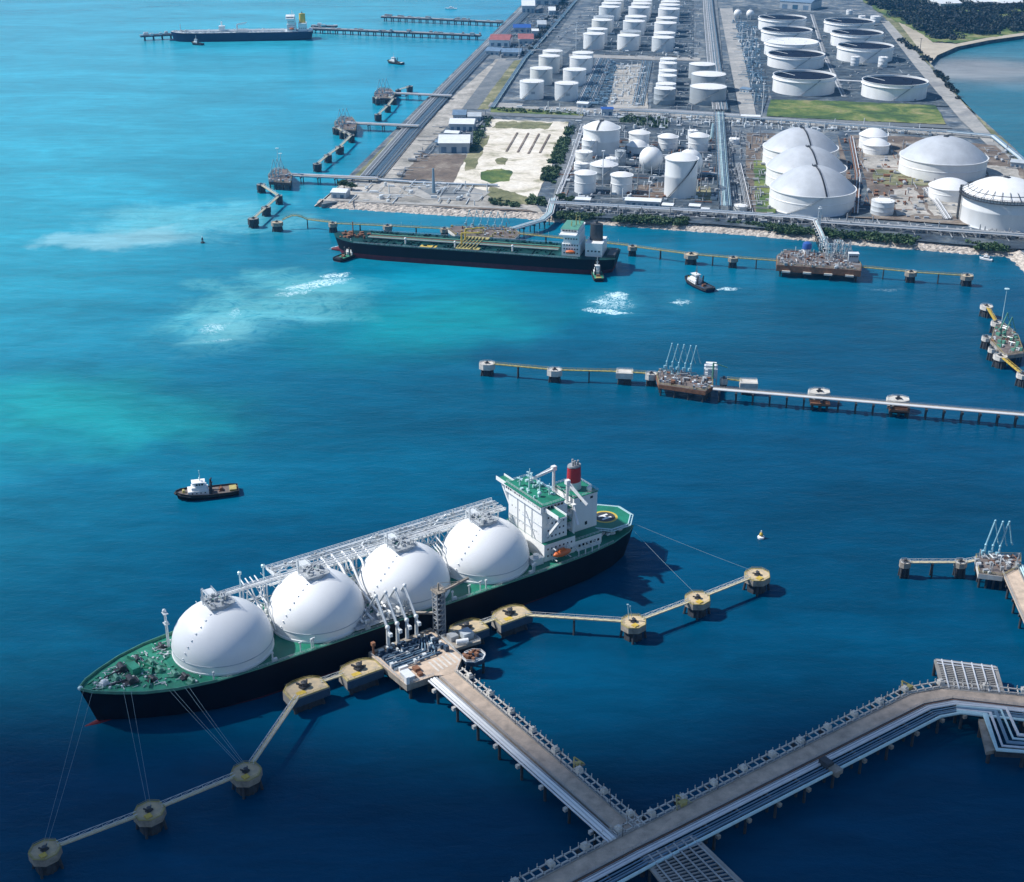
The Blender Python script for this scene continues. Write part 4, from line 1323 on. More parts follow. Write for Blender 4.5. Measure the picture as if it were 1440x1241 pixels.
def gas_carrier():
    t = thing('gas_carrier', 'huge gas carrier with four white domes, black hull and green deck at the near jetty', 'ship', SO, SA)
    rnd = random.Random(2)
    st = [(-147, 11, 9, 5, 0, -4), (-141, 15, 13, 9, 0, -2), (-128, 19.5, 18, 13, 0, 0), (-111, 22, 21.5, 18, 0, 0), (-85, 23, 23, 22, 0, 0), (-40, 23, 23, 23, 0, 0),
          (20, 23, 23, 23, 0, 0), (60, 23, 22.6, 22, 0, 0), (78, 22.4, 20.5, 18, .3, 0), (94, 19.6, 15, 11.5, .8, .5), (106, 15.4, 10, 7, 1.3, 1.5), (116, 9.8, 5, 3.2, 1.9, 3.5), (123, 5.0, 2.0, 1.0, 2.3, 5.5), (127, .5, .3, .15, 2.6, 7)]
    ZD = 15.0
    up, lo, dk = hull_loft(st, ZD, 1.1, -5)
    up.build('hull', 'black', t, True, 50)
    lo.build('boot_topping', 'boot', t, True, 50)
    # deck: two tones, split at the break of the forecastle
    d = dk.build('deck', 'green', t)
    mb = MB()
    mb.tube([(112, 0, -1.6), (122, 0, -1.0), (127.5, 0, -.6)], [2.6, 1.9, .6], 12)
    mb.build('bulbous_bow', 'boot', t, True)
    # bulwark / sheer strake in pale green
    mb = MB()
    for s in (1, -1):
        for a, b in zip(st, st[1:]):
            hgt = .5 if a[0] < 70 else 1.3
            mb.beam((a[0], a[1] * s, ZD + a[4] + hgt / 2), (b[0], b[1] * s, ZD + b[4] + hgt / 2), .35, hgt)
    mb.build('bulwark', 'greenp', t)
    mb = MB(); mb.sphere((126.6, 0, ZD + 3.2), 1.1, 10, 6, .9); mb.build('stem_fairlead', 'cyansteel', t, True)
    # forecastle deck with worn patches
    mb = MB()
    fp = [(90, 20.2), (94, 19), (106, 14.8), (116, 9.2), (123, 4.4), (126.4, .3)]
    pts = [(x, y) for x, y in fp] + [(x, -y) for x, y in reversed(fp)]
    vs = [(x, y, ZD + .35 + max(0, (x - 78)) * .045) for x, y in pts]
    mb.add(vs, [tuple(reversed(range(len(vs))))])
    mb.build('forecastle_deck', 'greend', t)
    zf = lambda x: ZD + .35 + max(0, (x - 78)) * .045
    # windlasses, winches, fairleads
    for s in (1, -1):
        mb = MB()
        mb.obox((108, s * 5, zf(108)), 6, 4.5, .8); mb.tube([(108, s * 3.2, zf(108) + 1.8), (108, s * 7.4, zf(108) + 1.8)], 1.3, 12)
        mb.tube([(108.5, s * 4, zf(108) + 1.2), (116, s * 3.2, zf(116) + .3)], .4, 6)
        mb.build('windlass', 'darksteel', t)
    for (x, y, a) in ((100, 8, .2), (100, -9, -.2), (95, 3, 0), (96, -4, 0), (88, 13, .1), (88, -14, 0), (87, 17.5, .2), (112, 0, 0), (91, 9, 0)):
        mb = MB()
        mb.obox((x, y, zf(x)), 4.2, 2.6, .5, a)
        q = rot2(0, 1.6, a)
        mb.tube([(x - q[0], y - q[1], zf(x) + 1.2), (x + q[0], y + q[1], zf(x) + 1.2)], .85, 10)
        mb.obox((x + .3, y, zf(x)), 1, 3.6, 1.6, a)
        mb.build('mooring_winch', 'greenp' if rnd.random() < .7 else 'darksteel', t)
    mb = MB(); mb.obox((117.5, 1.2, zf(117)), 3.4, 2.0, 1.6, .5); mb.sphere((117.5, 1.2, zf(117) + 1.6), 1.2, 10, 6, .6); mb.build('vent_cowl', 'white', t, True)
    mb = MB(); mb.obox((104, -2, zf(104)), 3.5, 6, 3.0, .1); mb.build('bosun_store', 'greend', t)
    mb = MB()
    for i in range(170):
        x = rnd.uniform(82, 121)
        yb = 17.5 * max(.06, min(1, (126 - x) / 36)) ** .8
        y = rnd.uniform(-yb, yb)
        if math.hypot(x - 65.9, y) < 22.5:
            continue
        a = rnd.choice((0, 1.57, .5, -.5))
        L = rnd.uniform(.8, 4)
        q = rot2(L / 2, 0, a)
        if rnd.random() < .6:
            mb.beam((x - q[0], y - q[1], zf(x) + .4), (x + q[0], y + q[1], zf(x) + .4), rnd.uniform(.1, .3), rnd.uniform(.2, .5))
        else:
            mb.obox((x, y, zf(x) - .1), rnd.uniform(.3, 1.0), rnd.uniform(.3, 1.0), rnd.uniform(.3, 1.0), a)
    mb.build('deck_fittings', 'palesteel', t)
    mb = MB()
    for i in range(60):
        x = rnd.uniform(84, 122)
        yb = 17 * max(.06, min(1, (126 - x) / 36)) ** .8
        y = rnd.uniform(-yb, yb)
        if math.hypot(x - 65.9, y) < 22.5:
            continue
        mb.obox((x, y, zf(x) - .1), rnd.uniform(.3, 1.8), rnd.uniform(.3, 1.2), rnd.uniform(.2, .9), rnd.choice((0, .5, 1.57)))
    mb.build('deck_gear', 'greend', t)
    mb = MB()
    for i in range(80):
        x = rnd.uniform(84, 122)
        yb = 17 * max(.06, min(1, (126 - x) / 36)) ** .8
        y = rnd.uniform(-yb, yb)
        if math.hypot(x - 65.9, y) > 22.5:
            L = rnd.uniform(1, 5); a = rnd.choice((0, .5, -.5, 1.57)); q = rot2(L / 2, 0, a)
            mb.beam((x - q[0], y - q[1], zf(x) + .3), (x + q[0], y + q[1], zf(x) + .3), .22, .4)
    mb.build('deck_pipes', 'greenp', t)
    mb = MB()
    for (x0, y0, x1, y1) in ((103, 13, 96, -2), (103, -13, 96, 2)):
        mb.beam((x0, y0, zf(x0) + .7), (x1, y1, zf(x1) + .7), .3, 1.6)
    mb.build('breakwater', 'greend', t)
    # foremast
    mb = MB(); mb.tube([(85, -13, ZD), (85, -13, ZD + 17)], [.7, .5], 8); mb.box(84, 86, -14.4, -11.6, ZD + 12, ZD + 12.3); mb.box(84, 86, -14.4, -11.6, ZD + 17, ZD + 17.3)
    mb.sphere((85, -13.6, ZD + 18), .9, 8, 6); mb.sphere((85, -12.4, ZD + 13), .8, 8, 6); mb.build('foremast', 'palesteel', t)
    # domes
    for k in range(4):
        x = 65.9 - 43.93 * k
        mb = MB()
        prof = [(21.3, 0), (21.3, 1.0), (21.0, 1.1), (21.0, 4.2)]
        for i in range(1, 13):
            a = math.pi / 2 * i / 12
            prof.append((21.0 * math.cos(a) if i < 12 else 0, 4.2 + 17.4 * math.sin(a)))
        mb.lathe(prof, (x, 0, ZD + .1), 72)
        cv = mb.build('tank_cover', 'cover', t, True, 30)
        mb = MB()
        mb.lathe([(21.06, 4.1), (21.2, 4.15), (21.2, 4.4), (21.0, 4.45)], (x, 0, ZD + .1), 72)
        mb.build('rim_band', 'palewall', cv, True)
        mb = MB()
        zt = ZD + 21.2
        mb.lathe([(4.6, -.8), (4.6, 1.6), (4.3, 1.7), (0, 2.0)], (x, 0, zt), 24)
        mb.build('tank_dome', 'steel', cv, True)
        mb = MB()
        mb.box(x - 5.5, x + 5.5, -6, 4, zt + 1.2, zt + 1.5)
        rail(mb, [(x - 5.5, -6, zt + 1.5), (x + 5.5, -6, zt + 1.5), (x + 5.5, 4, zt + 1.5), (x - 5.5, 4, zt + 1.5), (x - 5.5, -6, zt + 1.5)], 1.2, 1.6)
        for i in range(16):
            mb.obox((x + rnd.uniform(-4.5, 4.5), rnd.uniform(-5, 3), zt + 1.5), rnd.uniform(.4, 1.6), rnd.uniform(.4, 1.4), rnd.uniform(.6, 2.4), rnd.random())
        for i in range(6):
            mb.tube([(x + rnd.uniform(-4, 4), -6, zt + 2.2), (x + rnd.uniform(-4, 4), rnd.uniform(-3, 3), zt + 2.2)], .28, 6)
        mb.build('dome_platform', 'steel', cv)
        mb = MB()
        mb.obox((x, -1, zt + 1.52), 5, 4.4, .3, .2)
        mb.build('platform_deck', 'greenp', cv)
        MB().tube([(x + 5.4, -4, zt), (x + 5.4, -4, zt + 7.5)], .3, 6).build('vent_mast', 'palesteel', cv)
        # stair over the forward face of the cover
        mb = MB()
        pts = []
        for i in range(9):
            a = R(4 + i * 9.5)
            rr = 21.2 * math.cos(a)
            b = R(18 + 22 * i / 8)
            pts.append((x + rr * math.cos(b), rr * math.sin(b), ZD + 4.3 + 17.4 * math.sin(a) + .4))
        for a in pts[:-1]:
            mb.obox((a[0], a[1], a[2] - .5), .8, .5, .35, .3)
        mb.build('cover_stair', 'cover', cv)
        for sx_ in (-1, 1):
            mb = MB(); mb.tube([(x + 13 * sx_, 21.2, ZD), (x + 13 * sx_, 21.2, ZD + 4.2)], .35, 6); mb.obox((x + 13 * sx_, 21.2, ZD + 4), .9, .9, .8)
            mb.build('deck_lamp', 'palesteel', t)
    # elevated pipe bridge to starboard of the covers
    zb = 31.5
    mb = MB()
    mb.box(-86, 34, -24.5, -22.6, zb, zb + .35)
    mb.box(-86, 34, -14.2, -12.2, zb, zb + .35)
    mb.box(34, 62, -15.2, -12.6, zb, zb + .35)
    mb.box(31.5, 34, -22.58, -14.22, zb, zb + .35)
    for i in range(24):
        mb.beam((-85 + i * 5, -22.6, zb - .1), (-85 + i * 2, -14.2, zb - .1), .28, .3)
    mb.build('pipe_bridge', 'palesteel', t)
    mb = MB()
    rail(mb, [(62, -15.2, zb + .35), (34, -15.2, zb + .35), (34, -24.5, zb + .35), (-86, -24.5, zb + .35)], 1.3, 3, .11)
    rail(mb, [(62, -12.5, zb + .35), (-86, -12.2, zb + .35)], 1.2, 4, .09)
    mb.build('bridge_rail', 'white', t)
    for k, (y, r_, mm) in enumerate(((-21.6, .32, 'palesteel'), (-20.2, .2, 'steel'), (-18.8, .36, 'palesteel'), (-16.2, .28, 'palesteel'))):
        mb = MB(); pts = [(-86, y, zb + 1.0)]
        for i in range(3):
            x = -62 + i * 40 + k * 3
            pts += [(x, y, zb + 1.0), (x + 1, y, zb + 1.8), (x + 4, y, zb + 1.8), (x + 5, y, zb + 1.0)]
        pts.append((33, y, zb + 1.0))
        mb.tube(pts, r_, 6); mb.build('cargo_pipe', mm, t, True)
    for y in (-15.0, -13.4):
        MB().tube([(-86, y, zb + .9), (61, y, zb + .9)], .3, 6).build('cargo_pipe', 'white', t, True)
    for x in range(-82, 62, 11):
        mb = MB()
        y0 = -23.5 if x < 34 else -16.5
        mb.beam((x, y0, ZD), (x, y0, zb), .6)
        mb.beam((x, y0, ZD + 2), (x + 9, y0, zb - .5), .3)
        mb.beam((x, y0, ZD + 9), (x + 11, y0, ZD + 9), .4)
        if abs(((x - 65.9) / 43.93 + .5) % 1 - .0) < .25 or abs(((x - 65.9) / 43.93 + .5) % 1 - 1) < .25:
            mb.beam((x, -13, ZD), (x, -13, zb), .6)
        mb.build('bridge_leg', 'palesteel', t)
    mb = MB()
    for i in range(150):
        x, y = rnd.uniform(-84, 33), rnd.uniform(-24, -12.6)
        mb.obox((x, y, zb + .1), rnd.uniform(.3, 1.6), rnd.uniform(.3, 1.0), rnd.uniform(.5, 1.9), 0)
    mb.build('bridge_fittings', 'steel', t)
    mb = MB()
    for zz, y in ((ZD + 4, -20.5), (ZD + 4, -19.2), (ZD + 9.4, -21.5), (ZD + 9.4, -22.4)):
        mb.tube([(-84, y if abs(y) > 21 else -22.0, zz), (60 if y > -21 else 34, y if abs(y) > 21 else -22.0, zz)], .3, 6)
    for k in range(3):
        xc = 43.9 - 43.93 * k
        for d in (-3.4, -1.2, 1.0, 3.2):
            zt_ = ZD + rnd.uniform(8, 15)
            mb.tube([(xc + d, -22, zb), (xc + d, -17, zb - 1), (xc + d * .6, -12, zt_), (xc + d * .6, -4, zt_ - 2), (xc + d * .5, 4, ZD + 3)], .3, 6)
        for d in (-5, 5):
            mb.beam((xc + d, -14, ZD), (xc + d * .7, -14, zb), .5); mb.beam((xc + d, -14, ZD + 4), (xc - d, -14, ZD + 15), .3)
        mb.beam((xc - 5, -14, ZD + 10), (xc + 5, -14, ZD + 10), .4)
        for i in range(22):
            mb.obox((xc + rnd.uniform(-5, 5), rnd.uniform(-20, -8), ZD + .1), rnd.uniform(.6, 2.2), rnd.uniform(.6, 2), rnd.uniform(.8, 3.5), 0)
    mb.build('riser_pipes', 'white', t)
    for k in range(4):
        x = 65.9 - 43.93 * k
        mb = MB(); mb.box(x - 2, x + 2, -13, -5, ZD + 22.2, ZD + 22.5); rail(mb, [(x - 2, -13, ZD + 22.5), (x - 2, -6, ZD + 22.5)], 1.1, 2); rail(mb, [(x + 2, -13, ZD + 22.5), (x + 2, -6, ZD + 22.5)], 1.1, 2)
        for d in (-1, 0, 1):
            mb.tube([(x + d, -14, zb + .8), (x + d, -12, zb + 4.5), (x + d, -5, ZD + 23.4)], .3, 6)
        mb.beam((x - 2, -13, zb), (x - 2, -13, ZD + 22.2), .4); mb.beam((x + 2, -13, zb), (x + 2, -13, ZD + 22.2), .4)
        mb.build('dome_bridge', 'palesteel', t)
    for x in (50, 39):
        mb = MB(); mb.tube([(x, -15, zb), (x, -15, zb + 8)], .3, 6); mb.lathe([(.2, 6.5), (.9, 7.2), (.9, 8.2), (.2, 8.6)], (x, -15, zb), 8)
        mb.build('vent_mast', 'cyansteel', t)
    # manifold amidships: crossover pipes from the bridge down to the port rail
    for k in range(5):
        x = -9 + k * 4.6
        MB().tube([(x - 2 + k * .6, -18, zb + 1), (x - 2 + k * .6, -9, zb - .5), (x, -2, ZD + 12 - k * .1), (x, 6, ZD + 6), (x, 15, ZD + 3.4), (x, 19.5, ZD + 3.2)], .55, 8).build('manifold_pipe', 'white', t, True)
    mb = MB()
    mb.box(-14, 14, 13, 22, ZD + 1.6, ZD + 1.9)
    for i in range(60):
        mb.obox((rnd.uniform(-13, 13), rnd.uniform(8, 21.5), ZD + 1.9), rnd.uniform(.5, 2), rnd.uniform(.5, 2), rnd.uniform(.6, 2.6), 0)
    for i in range(24):
        x = rnd.uniform(-13, 13); y = rnd.uniform(4, 20)
        mb.tube([(x, y, ZD + 1), (x, y, ZD + rnd.uniform(4, 8)), (x + rnd.uniform(-3, 3), y + rnd.uniform(-2, 2), ZD + rnd.uniform(4, 8))], .25, 5)
    rail(mb, [(-14, 22, ZD + 1.9), (14, 22, ZD + 1.9)], 1.3, 2)
    mb.build('manifold_platform', 'steel', t)
    mb = MB(); mb.box(-12, 10, 4, 12.5, ZD + .3, ZD + 1.2); mb.build('drip_tray', 'greenp', t)
    # side catwalk and rails
    mb = MB()
    for s in (1, -1):
        pts = [(x, b * s - .4 * s, ZD + sh + .2) for (x, b, _, _, sh, _) in st[2:9]]
        rail(mb, pts, 1.1, 4, .06)
    mb.build('deck_rail', 'palesteel', t)
    mb = MB()
    for x in (40, 34, -2, -44, -50, -80):
        mb.tube([(x, 21, ZD), (x, 21, ZD + 4.5)], .28, 6); mb.obox((x, 21, ZD + 4.4), 1.5, .5, .5)
    for x in (86, 52, 8, -36, -78):
        mb.obox((x, 21 if x < 70 else 18, ZD + .1), 2.2, 1.2, 1.2)
    mb.build('bollard', 'palesteel', t)
    MB().box(-29, -26.4, 21.5, 22.7, ZD + .2, ZD + 1.8).build('gangway_landing', 'white', t)
    # ---------------- superstructure
    hs = MB(); hs.box(-107, -89, -16, 16, ZD, 24); house = hs.build('lower_house', 'white', t)
    windows(house, -106, -90, 17.2, 16.0, 7); windows(house, -106, -90, 20.8, 16.0, 7)
    mb = MB(); mb.box(-107.2, -89.0, -16.1, 16.1, 24, 24.28); mb.build('house_deck', 'green', house)
    mb = MB(); mb.box(-123.4, -107.05, -15.5, 15.5, ZD, 20.4); aft = mb.build('aft_house', 'white', t)
    windows(aft, -122.5, -109, 16.6, 15.5, 6, 1.2, 1.3)
    mb = MB(); mb.box(-123.5, -107.3, -15.8, 15.8, 20.4, 20.7); mb.build('house_deck', 'green', aft)
    mb = MB(); rail(mb, [(-107.5, 15.6, 20.7), (-123.3, 15.6, 20.7)], 1.2, 2); mb.build('house_rail', 'palesteel', aft)
    ac = MB(); ac.box(-103.5, -88.9, -14, 14, 24.3, 40.6); acc = ac.build('accommodation_block', 'white', t)
    for z in (26, 29.4, 32.8, 36.2):
        windows(acc, -102.5, -91.5, z, 14.0, 5)
    for z in (27.5, 33.5):
        windows(acc, -12.5, 12.5, z, -88.9, 8, .7, .8, 'window', 'y')
    for k, z in enumerate((28.0, 31.5, 35.0, 38.5)):
        mb = MB(); mb.box(-105.8, -103.55, -14, 14.6, z, z + .25); rail(mb, [(-105.7, -14, z + .25), (-105.7, 14.5, z + .25), (-103.5, 14.5, z + .25)], 1.1, 2)
        mb.build('balcony', 'green' if k % 2 else 'palesteel', acc)
    mb = MB()
    for y in (-6, 0, 6):
        mb.tube([(-88.6, y, 24), (-88.6, y, 40)], .16, 6)
    mb.beam((-88.6, 9, 24.4), (-88.6, 1, 36), .25); mb.beam((-88.6, -2, 33), (-88.6, 14, 33.1), .25); mb.beam((-88.6, -13, 29), (-88.6, 10, 29.1), .2)
    mb.build('front_pipes', 'palewall', acc)
    br = MB(); br.box(-101, -87.5, -15, 15, 40.65, 44.2)
    br.box(-94.5, -89.5, 15.0, 26, 41.4, 42.2); br.box(-94.5, -89.5, -26, -15.0, 41.4, 42.2)
    br.box(-94.5, -94.2, 15.0, 26, 42.2, 43.4); br.box(-89.8, -89.5, 15.0, 26, 42.2, 43.4); br.box(-94.5, -94.2, -26, -15.0, 42.2, 43.4); br.box(-89.8, -89.5, -26, -15.0, 42.2, 43.4)
    bridge = br.build('wheelhouse', 'white', t)
    windows(bridge, -14.6, 14.6, 42.3, -87.5, 16, 1.4, 1.1, 'window', 'y'); windows(bridge, -100.5, -89, 42.3, 15.0, 6, 1.4, 1.1)
    mb = MB(); mb.box(-101.4, -87.1, -15.4, 15.4, 44.2, 44.5); mb.build('bridge_roof', 'green', bridge)
    for s in (-1, 1):
        mb = MB(); mb.box(-94.2, -89.8, s * 25.7 if s < 0 else 15.1, -15.1 if s < 0 else 25.7, 42.25, 42.4); mb.build('wing_deck', 'green', bridge)
        mb = MB(); mb.beam((-92, s * 25.4, 41.4), (-92, s * 14.2, 27), 1.1); mb.beam((-92, s * 20.5, 41.4), (-92, s * 14.2, 33), .6); mb.build('wing_strut', 'white', bridge)
    mb = MB(); rail(mb, [(-101.2, -15.2, 44.5), (-88.3, -15.2, 44.5), (-88.3, 15.2, 44.5), (-101.2, 15.2, 44.5), (-101.2, -15.2, 44.5)], 1.2, 2.2); mb.build('roof_rail', 'palesteel', bridge)
    mb = MB()
    for (x, y, h) in ((-94, -4, 9), (-96, 2, 7), (-92, -9, 5), (-98, 7, 6), (-97, -8, 8)):
        mb.tube([(x, y, 44.4), (x, y, 44.4 + h)], [.4, .2], 6)
        mb.beam((x, y - 2, 44.4 + h * .7), (x, y + 2, 44.4 + h * .7), .3); mb.beam((x - 1.4, y, 44.4 + h * .5), (x + 1.4, y, 44.4 + h * .5), .25)
        mb.obox((x, y, 44.4 + h * .72), .7, 3.2, .4, .5)
    for i in range(14):
        mb.obox((rnd.uniform(-100, -90), rnd.uniform(-12, 12), 44.5), rnd.uniform(.5, 1.5), rnd.uniform(.5, 1.5), rnd.uniform(.5, 1.6), 0)
    mb.sphere((-93, 6, 46.2), 1.1, 10, 8); mb.sphere((-99, -3, 46.4), 1.2, 10, 8)
    mb.build('radar_mast', 'cyansteel', bridge)
    ca = MB(); ca.box(-125.5, -111.5, -8.5, 8.5, 20.75, 39.2); cas = ca.build('engine_casing', 'white', t)
    windows(cas, -125, -113, 36.5, 8.5, 2, 1.6, 1.2); windows(cas, -122, -116, 23, 8.5, 1, 1.4, 1.8)
    mb = MB(); mb.box(-125.8, -111.2, -8.8, 8.8, 39.2, 39.5); mb.build('casing_deck', 'green', cas)
    mb = MB(); rail(mb, [(-125.7, -8.7, 39.5), (-111.3, -8.7, 39.5), (-111.3, 8.7, 39.5), (-125.7, 8.7, 39.5), (-125.7, -8.7, 39.5)], 1.2, 2.2); mb.build('casing_rail', 'palesteel', cas)
    mb = MB(); mb.box(-111.4, -106, -5, 7, 24.4, 36.5); mb.build('lift_trunk', 'white', cas)
    mb = MB(); mb.box(-110.6, -107.4, 8, 10.6, 20.7, 33); mb.tube([(-109, 9.3, 33), (-109, 9.3, 36.5)], 1.2, 10); mb.build('vent_trunk', 'white', cas)
    mb = MB(); mb.lathe([(3.5, 0), (3.4, 4), (3.2, 4.05)], (-117.5, 0, 39.5), 24, 1.15, .85); fn = mb.build('funnel_base', 'palesteel', t, True)
    mb = MB(); mb.lathe([(3.3, 0), (3.1, 7.6), (0, 7.8)], (-117.5, 0, 43.55), 24, 1.15, .85); mb.build('funnel', 'red', fn, True)
    mb = MB(); mb.lathe([(3.15, 0), (3.05, .8), (2.4, .85), (0, .9)], (-117.5, 0, 51.4), 24, 1.15, .85)
    for (dx, dy) in ((1.5, 1), (-1.5, 1), (0, -1.4), (0, .6)):
        mb.tube([(-117.5 + dx, dy, 52), (-117.5 + dx, dy, 54.6)], .5, 8)
    mb.build('funnel_top', 'pipegrey', fn, True)
    mb = MB(); mb.sphere((-122, 6.5, 40.9), 1.4, 10, 8); mb.build('satellite_dome', 'white', cas, True)
    # provision cranes
    for (px_, py_, zt_, bx, by, bz) in ((-110.5, -7, 49, -96, -6, 47.5), (-108.5, 12, 37, -104, 22, 33), (-110, 5, 46.5, -113, 17, 39)):
        mb = MB(); mb.tube([(px_, py_, 20.7), (px_, py_, zt_)], [.9, .7], 10); mb.beam((px_, py_, zt_), (bx, by, bz), 1.0, 1.0); mb.beam((px_, py_, zt_ + 1.6), (bx, by, bz + .5), .25)
        mb.obox((px_, py_, zt_ - .6), 2.2, 2, 2.2); mb.build('provision_crane', 'white', t)
    # helideck
    hx, hy, hzz = -136.0, 1.6, 18.7
    oct_ = [(hx + 13.2 * math.cos(R(22.5 + 45 * i)), hy + 13.2 * math.sin(R(22.5 + 45 * i))) for i in range(8)]
    mb = MB(); mb.prism(oct_, hzz + .02, hzz + .45); hd = mb.build('helideck', 'green', t)
    mb = MB()
    for rr, w_, nn in ((6.4, 1.2, 48),):
        vs, fs = [], []
        for i in range(nn):
            a = 2 * math.pi * i / nn
            vs += [(hx + rr * math.cos(a), hy + rr * math.sin(a), hzz + .50), (hx + (rr - w_) * math.cos(a), hy + (rr - w_) * math.sin(a), hzz + .50)]
        for i in range(nn):
            j = (i + 1) % nn
            fs.append((2 * i, 2 * j, 2 * j + 1, 2 * i + 1))
        mb.add(vs, fs)
    mb.build('landing_circle', 'yellow', hd)
    mb = MB(); mb.sheet([(hx + 5.1 * math.cos(R(7.5 * i)), hy + 5.1 * math.sin(R(7.5 * i))) for i in range(48)], hzz + .49); mb.build('landing_disc', 'darksteel', hd)
    mb = MB(); text_h(mb, hx, hy, hzz + .54, 4.6, R(90)); mb.build('letter_h', 'white', hd)
    o2 = [(hx + 14.6 * math.cos(R(22.5 + 45 * i)), hy + 14.6 * math.sin(R(22.5 + 45 * i))) for i in range(8)]
    mb = MB()
    for i in range(8):
        j = (i + 1) % 8
        mb.beam((*o2[i], hzz), (*o2[j], hzz), .4); mb.beam((*oct_[i], hzz + .3), (*o2[i], hzz), .3); mb.beam((*oct_[i], hzz + .3), (*oct_[j], hzz + .3), .5)
        for k in range(6):
            p = [oct_[i][q] + (oct_[j][q] - oct_[i][q]) * k / 6 for q in (0, 1)]
            q_ = [o2[i][q] + (o2[j][q] - o2[i][q]) * k / 6 for q in (0, 1)]
            mb.beam((*p, hzz + .1), (*q_, hzz - .1), .16)
    mb.build('safety_net', 'cyansteel', hd)
    mb = MB()
    for (x, y) in ((-144, 8), (-144, -8), (-139, 10), (-132, 12.2), (-139, -10)):
        mb.tube([(x, y, ZD), (x, y, hzz)], .35, 6)
    mb.build('helideck_leg', 'palesteel', hd)
    # lifeboats
    for s in (1, -1):
        mb = MB(); mb.sphere((0, 0, 0), 1.0, 16, 10)
        vs = [(-97 + v[0] * 5.2, s * 19.4 + v[1] * 1.8, ZD + 4.2 + v[2] * 1.7) for v in mb.v]
        m2 = MB(); m2.add(vs, mb.f); m2.box(-98.5, -95, s * 19.4 - .9, s * 19.4 + .9, ZD + 5.5, ZD + 6.4)
        lb = m2.build('lifeboat', 'orange', t, True)
        mb = MB()
        for x in (-101, -93):
            mb.beam((x, s * 17, ZD), (x, s * 17.2, ZD + 7), .4); mb.beam((x, s * 17.2, ZD + 7), (x, s * 20, ZD + 7), .4); mb.beam((x, s * 16.8, ZD + 1.6), (x, s * 21, ZD + 1.6), .4)
        mb.build('davit', 'palesteel', lb)
    # aft mooring deck frames
    mb = MB()
    for x in (-106, -110, -114, -118):
        mb.beam((x, 20.5, ZD), (x, 20.5, ZD + 3.2), .4); mb.beam((x, 20.5, ZD + 3.2), (x, 16, ZD + 3.2), .4)
    mb.beam((-105, 20.5, ZD + 3.2), (-119, 20.5, ZD + 3.2), .4)
    for i in range(16):
        mb.obox((rnd.uniform(-143, -120), rnd.choice((1, -1)) * rnd.uniform(9, 12), ZD + .1), 2, 1.4, 1.3, 0)
    mb.build('aft_frames', 'palesteel', t)
    mb = MB(); mb.box(-88, -82, 12.5, 17, ZD + .1, ZD + 3.6); mb.tube([(-85, 14.8, ZD + 3.6), (-85, 14.8, ZD + 5)], 1.4, 12); mb.build('deck_locker', 'palesteel', t)
    return t
gas_carrier()

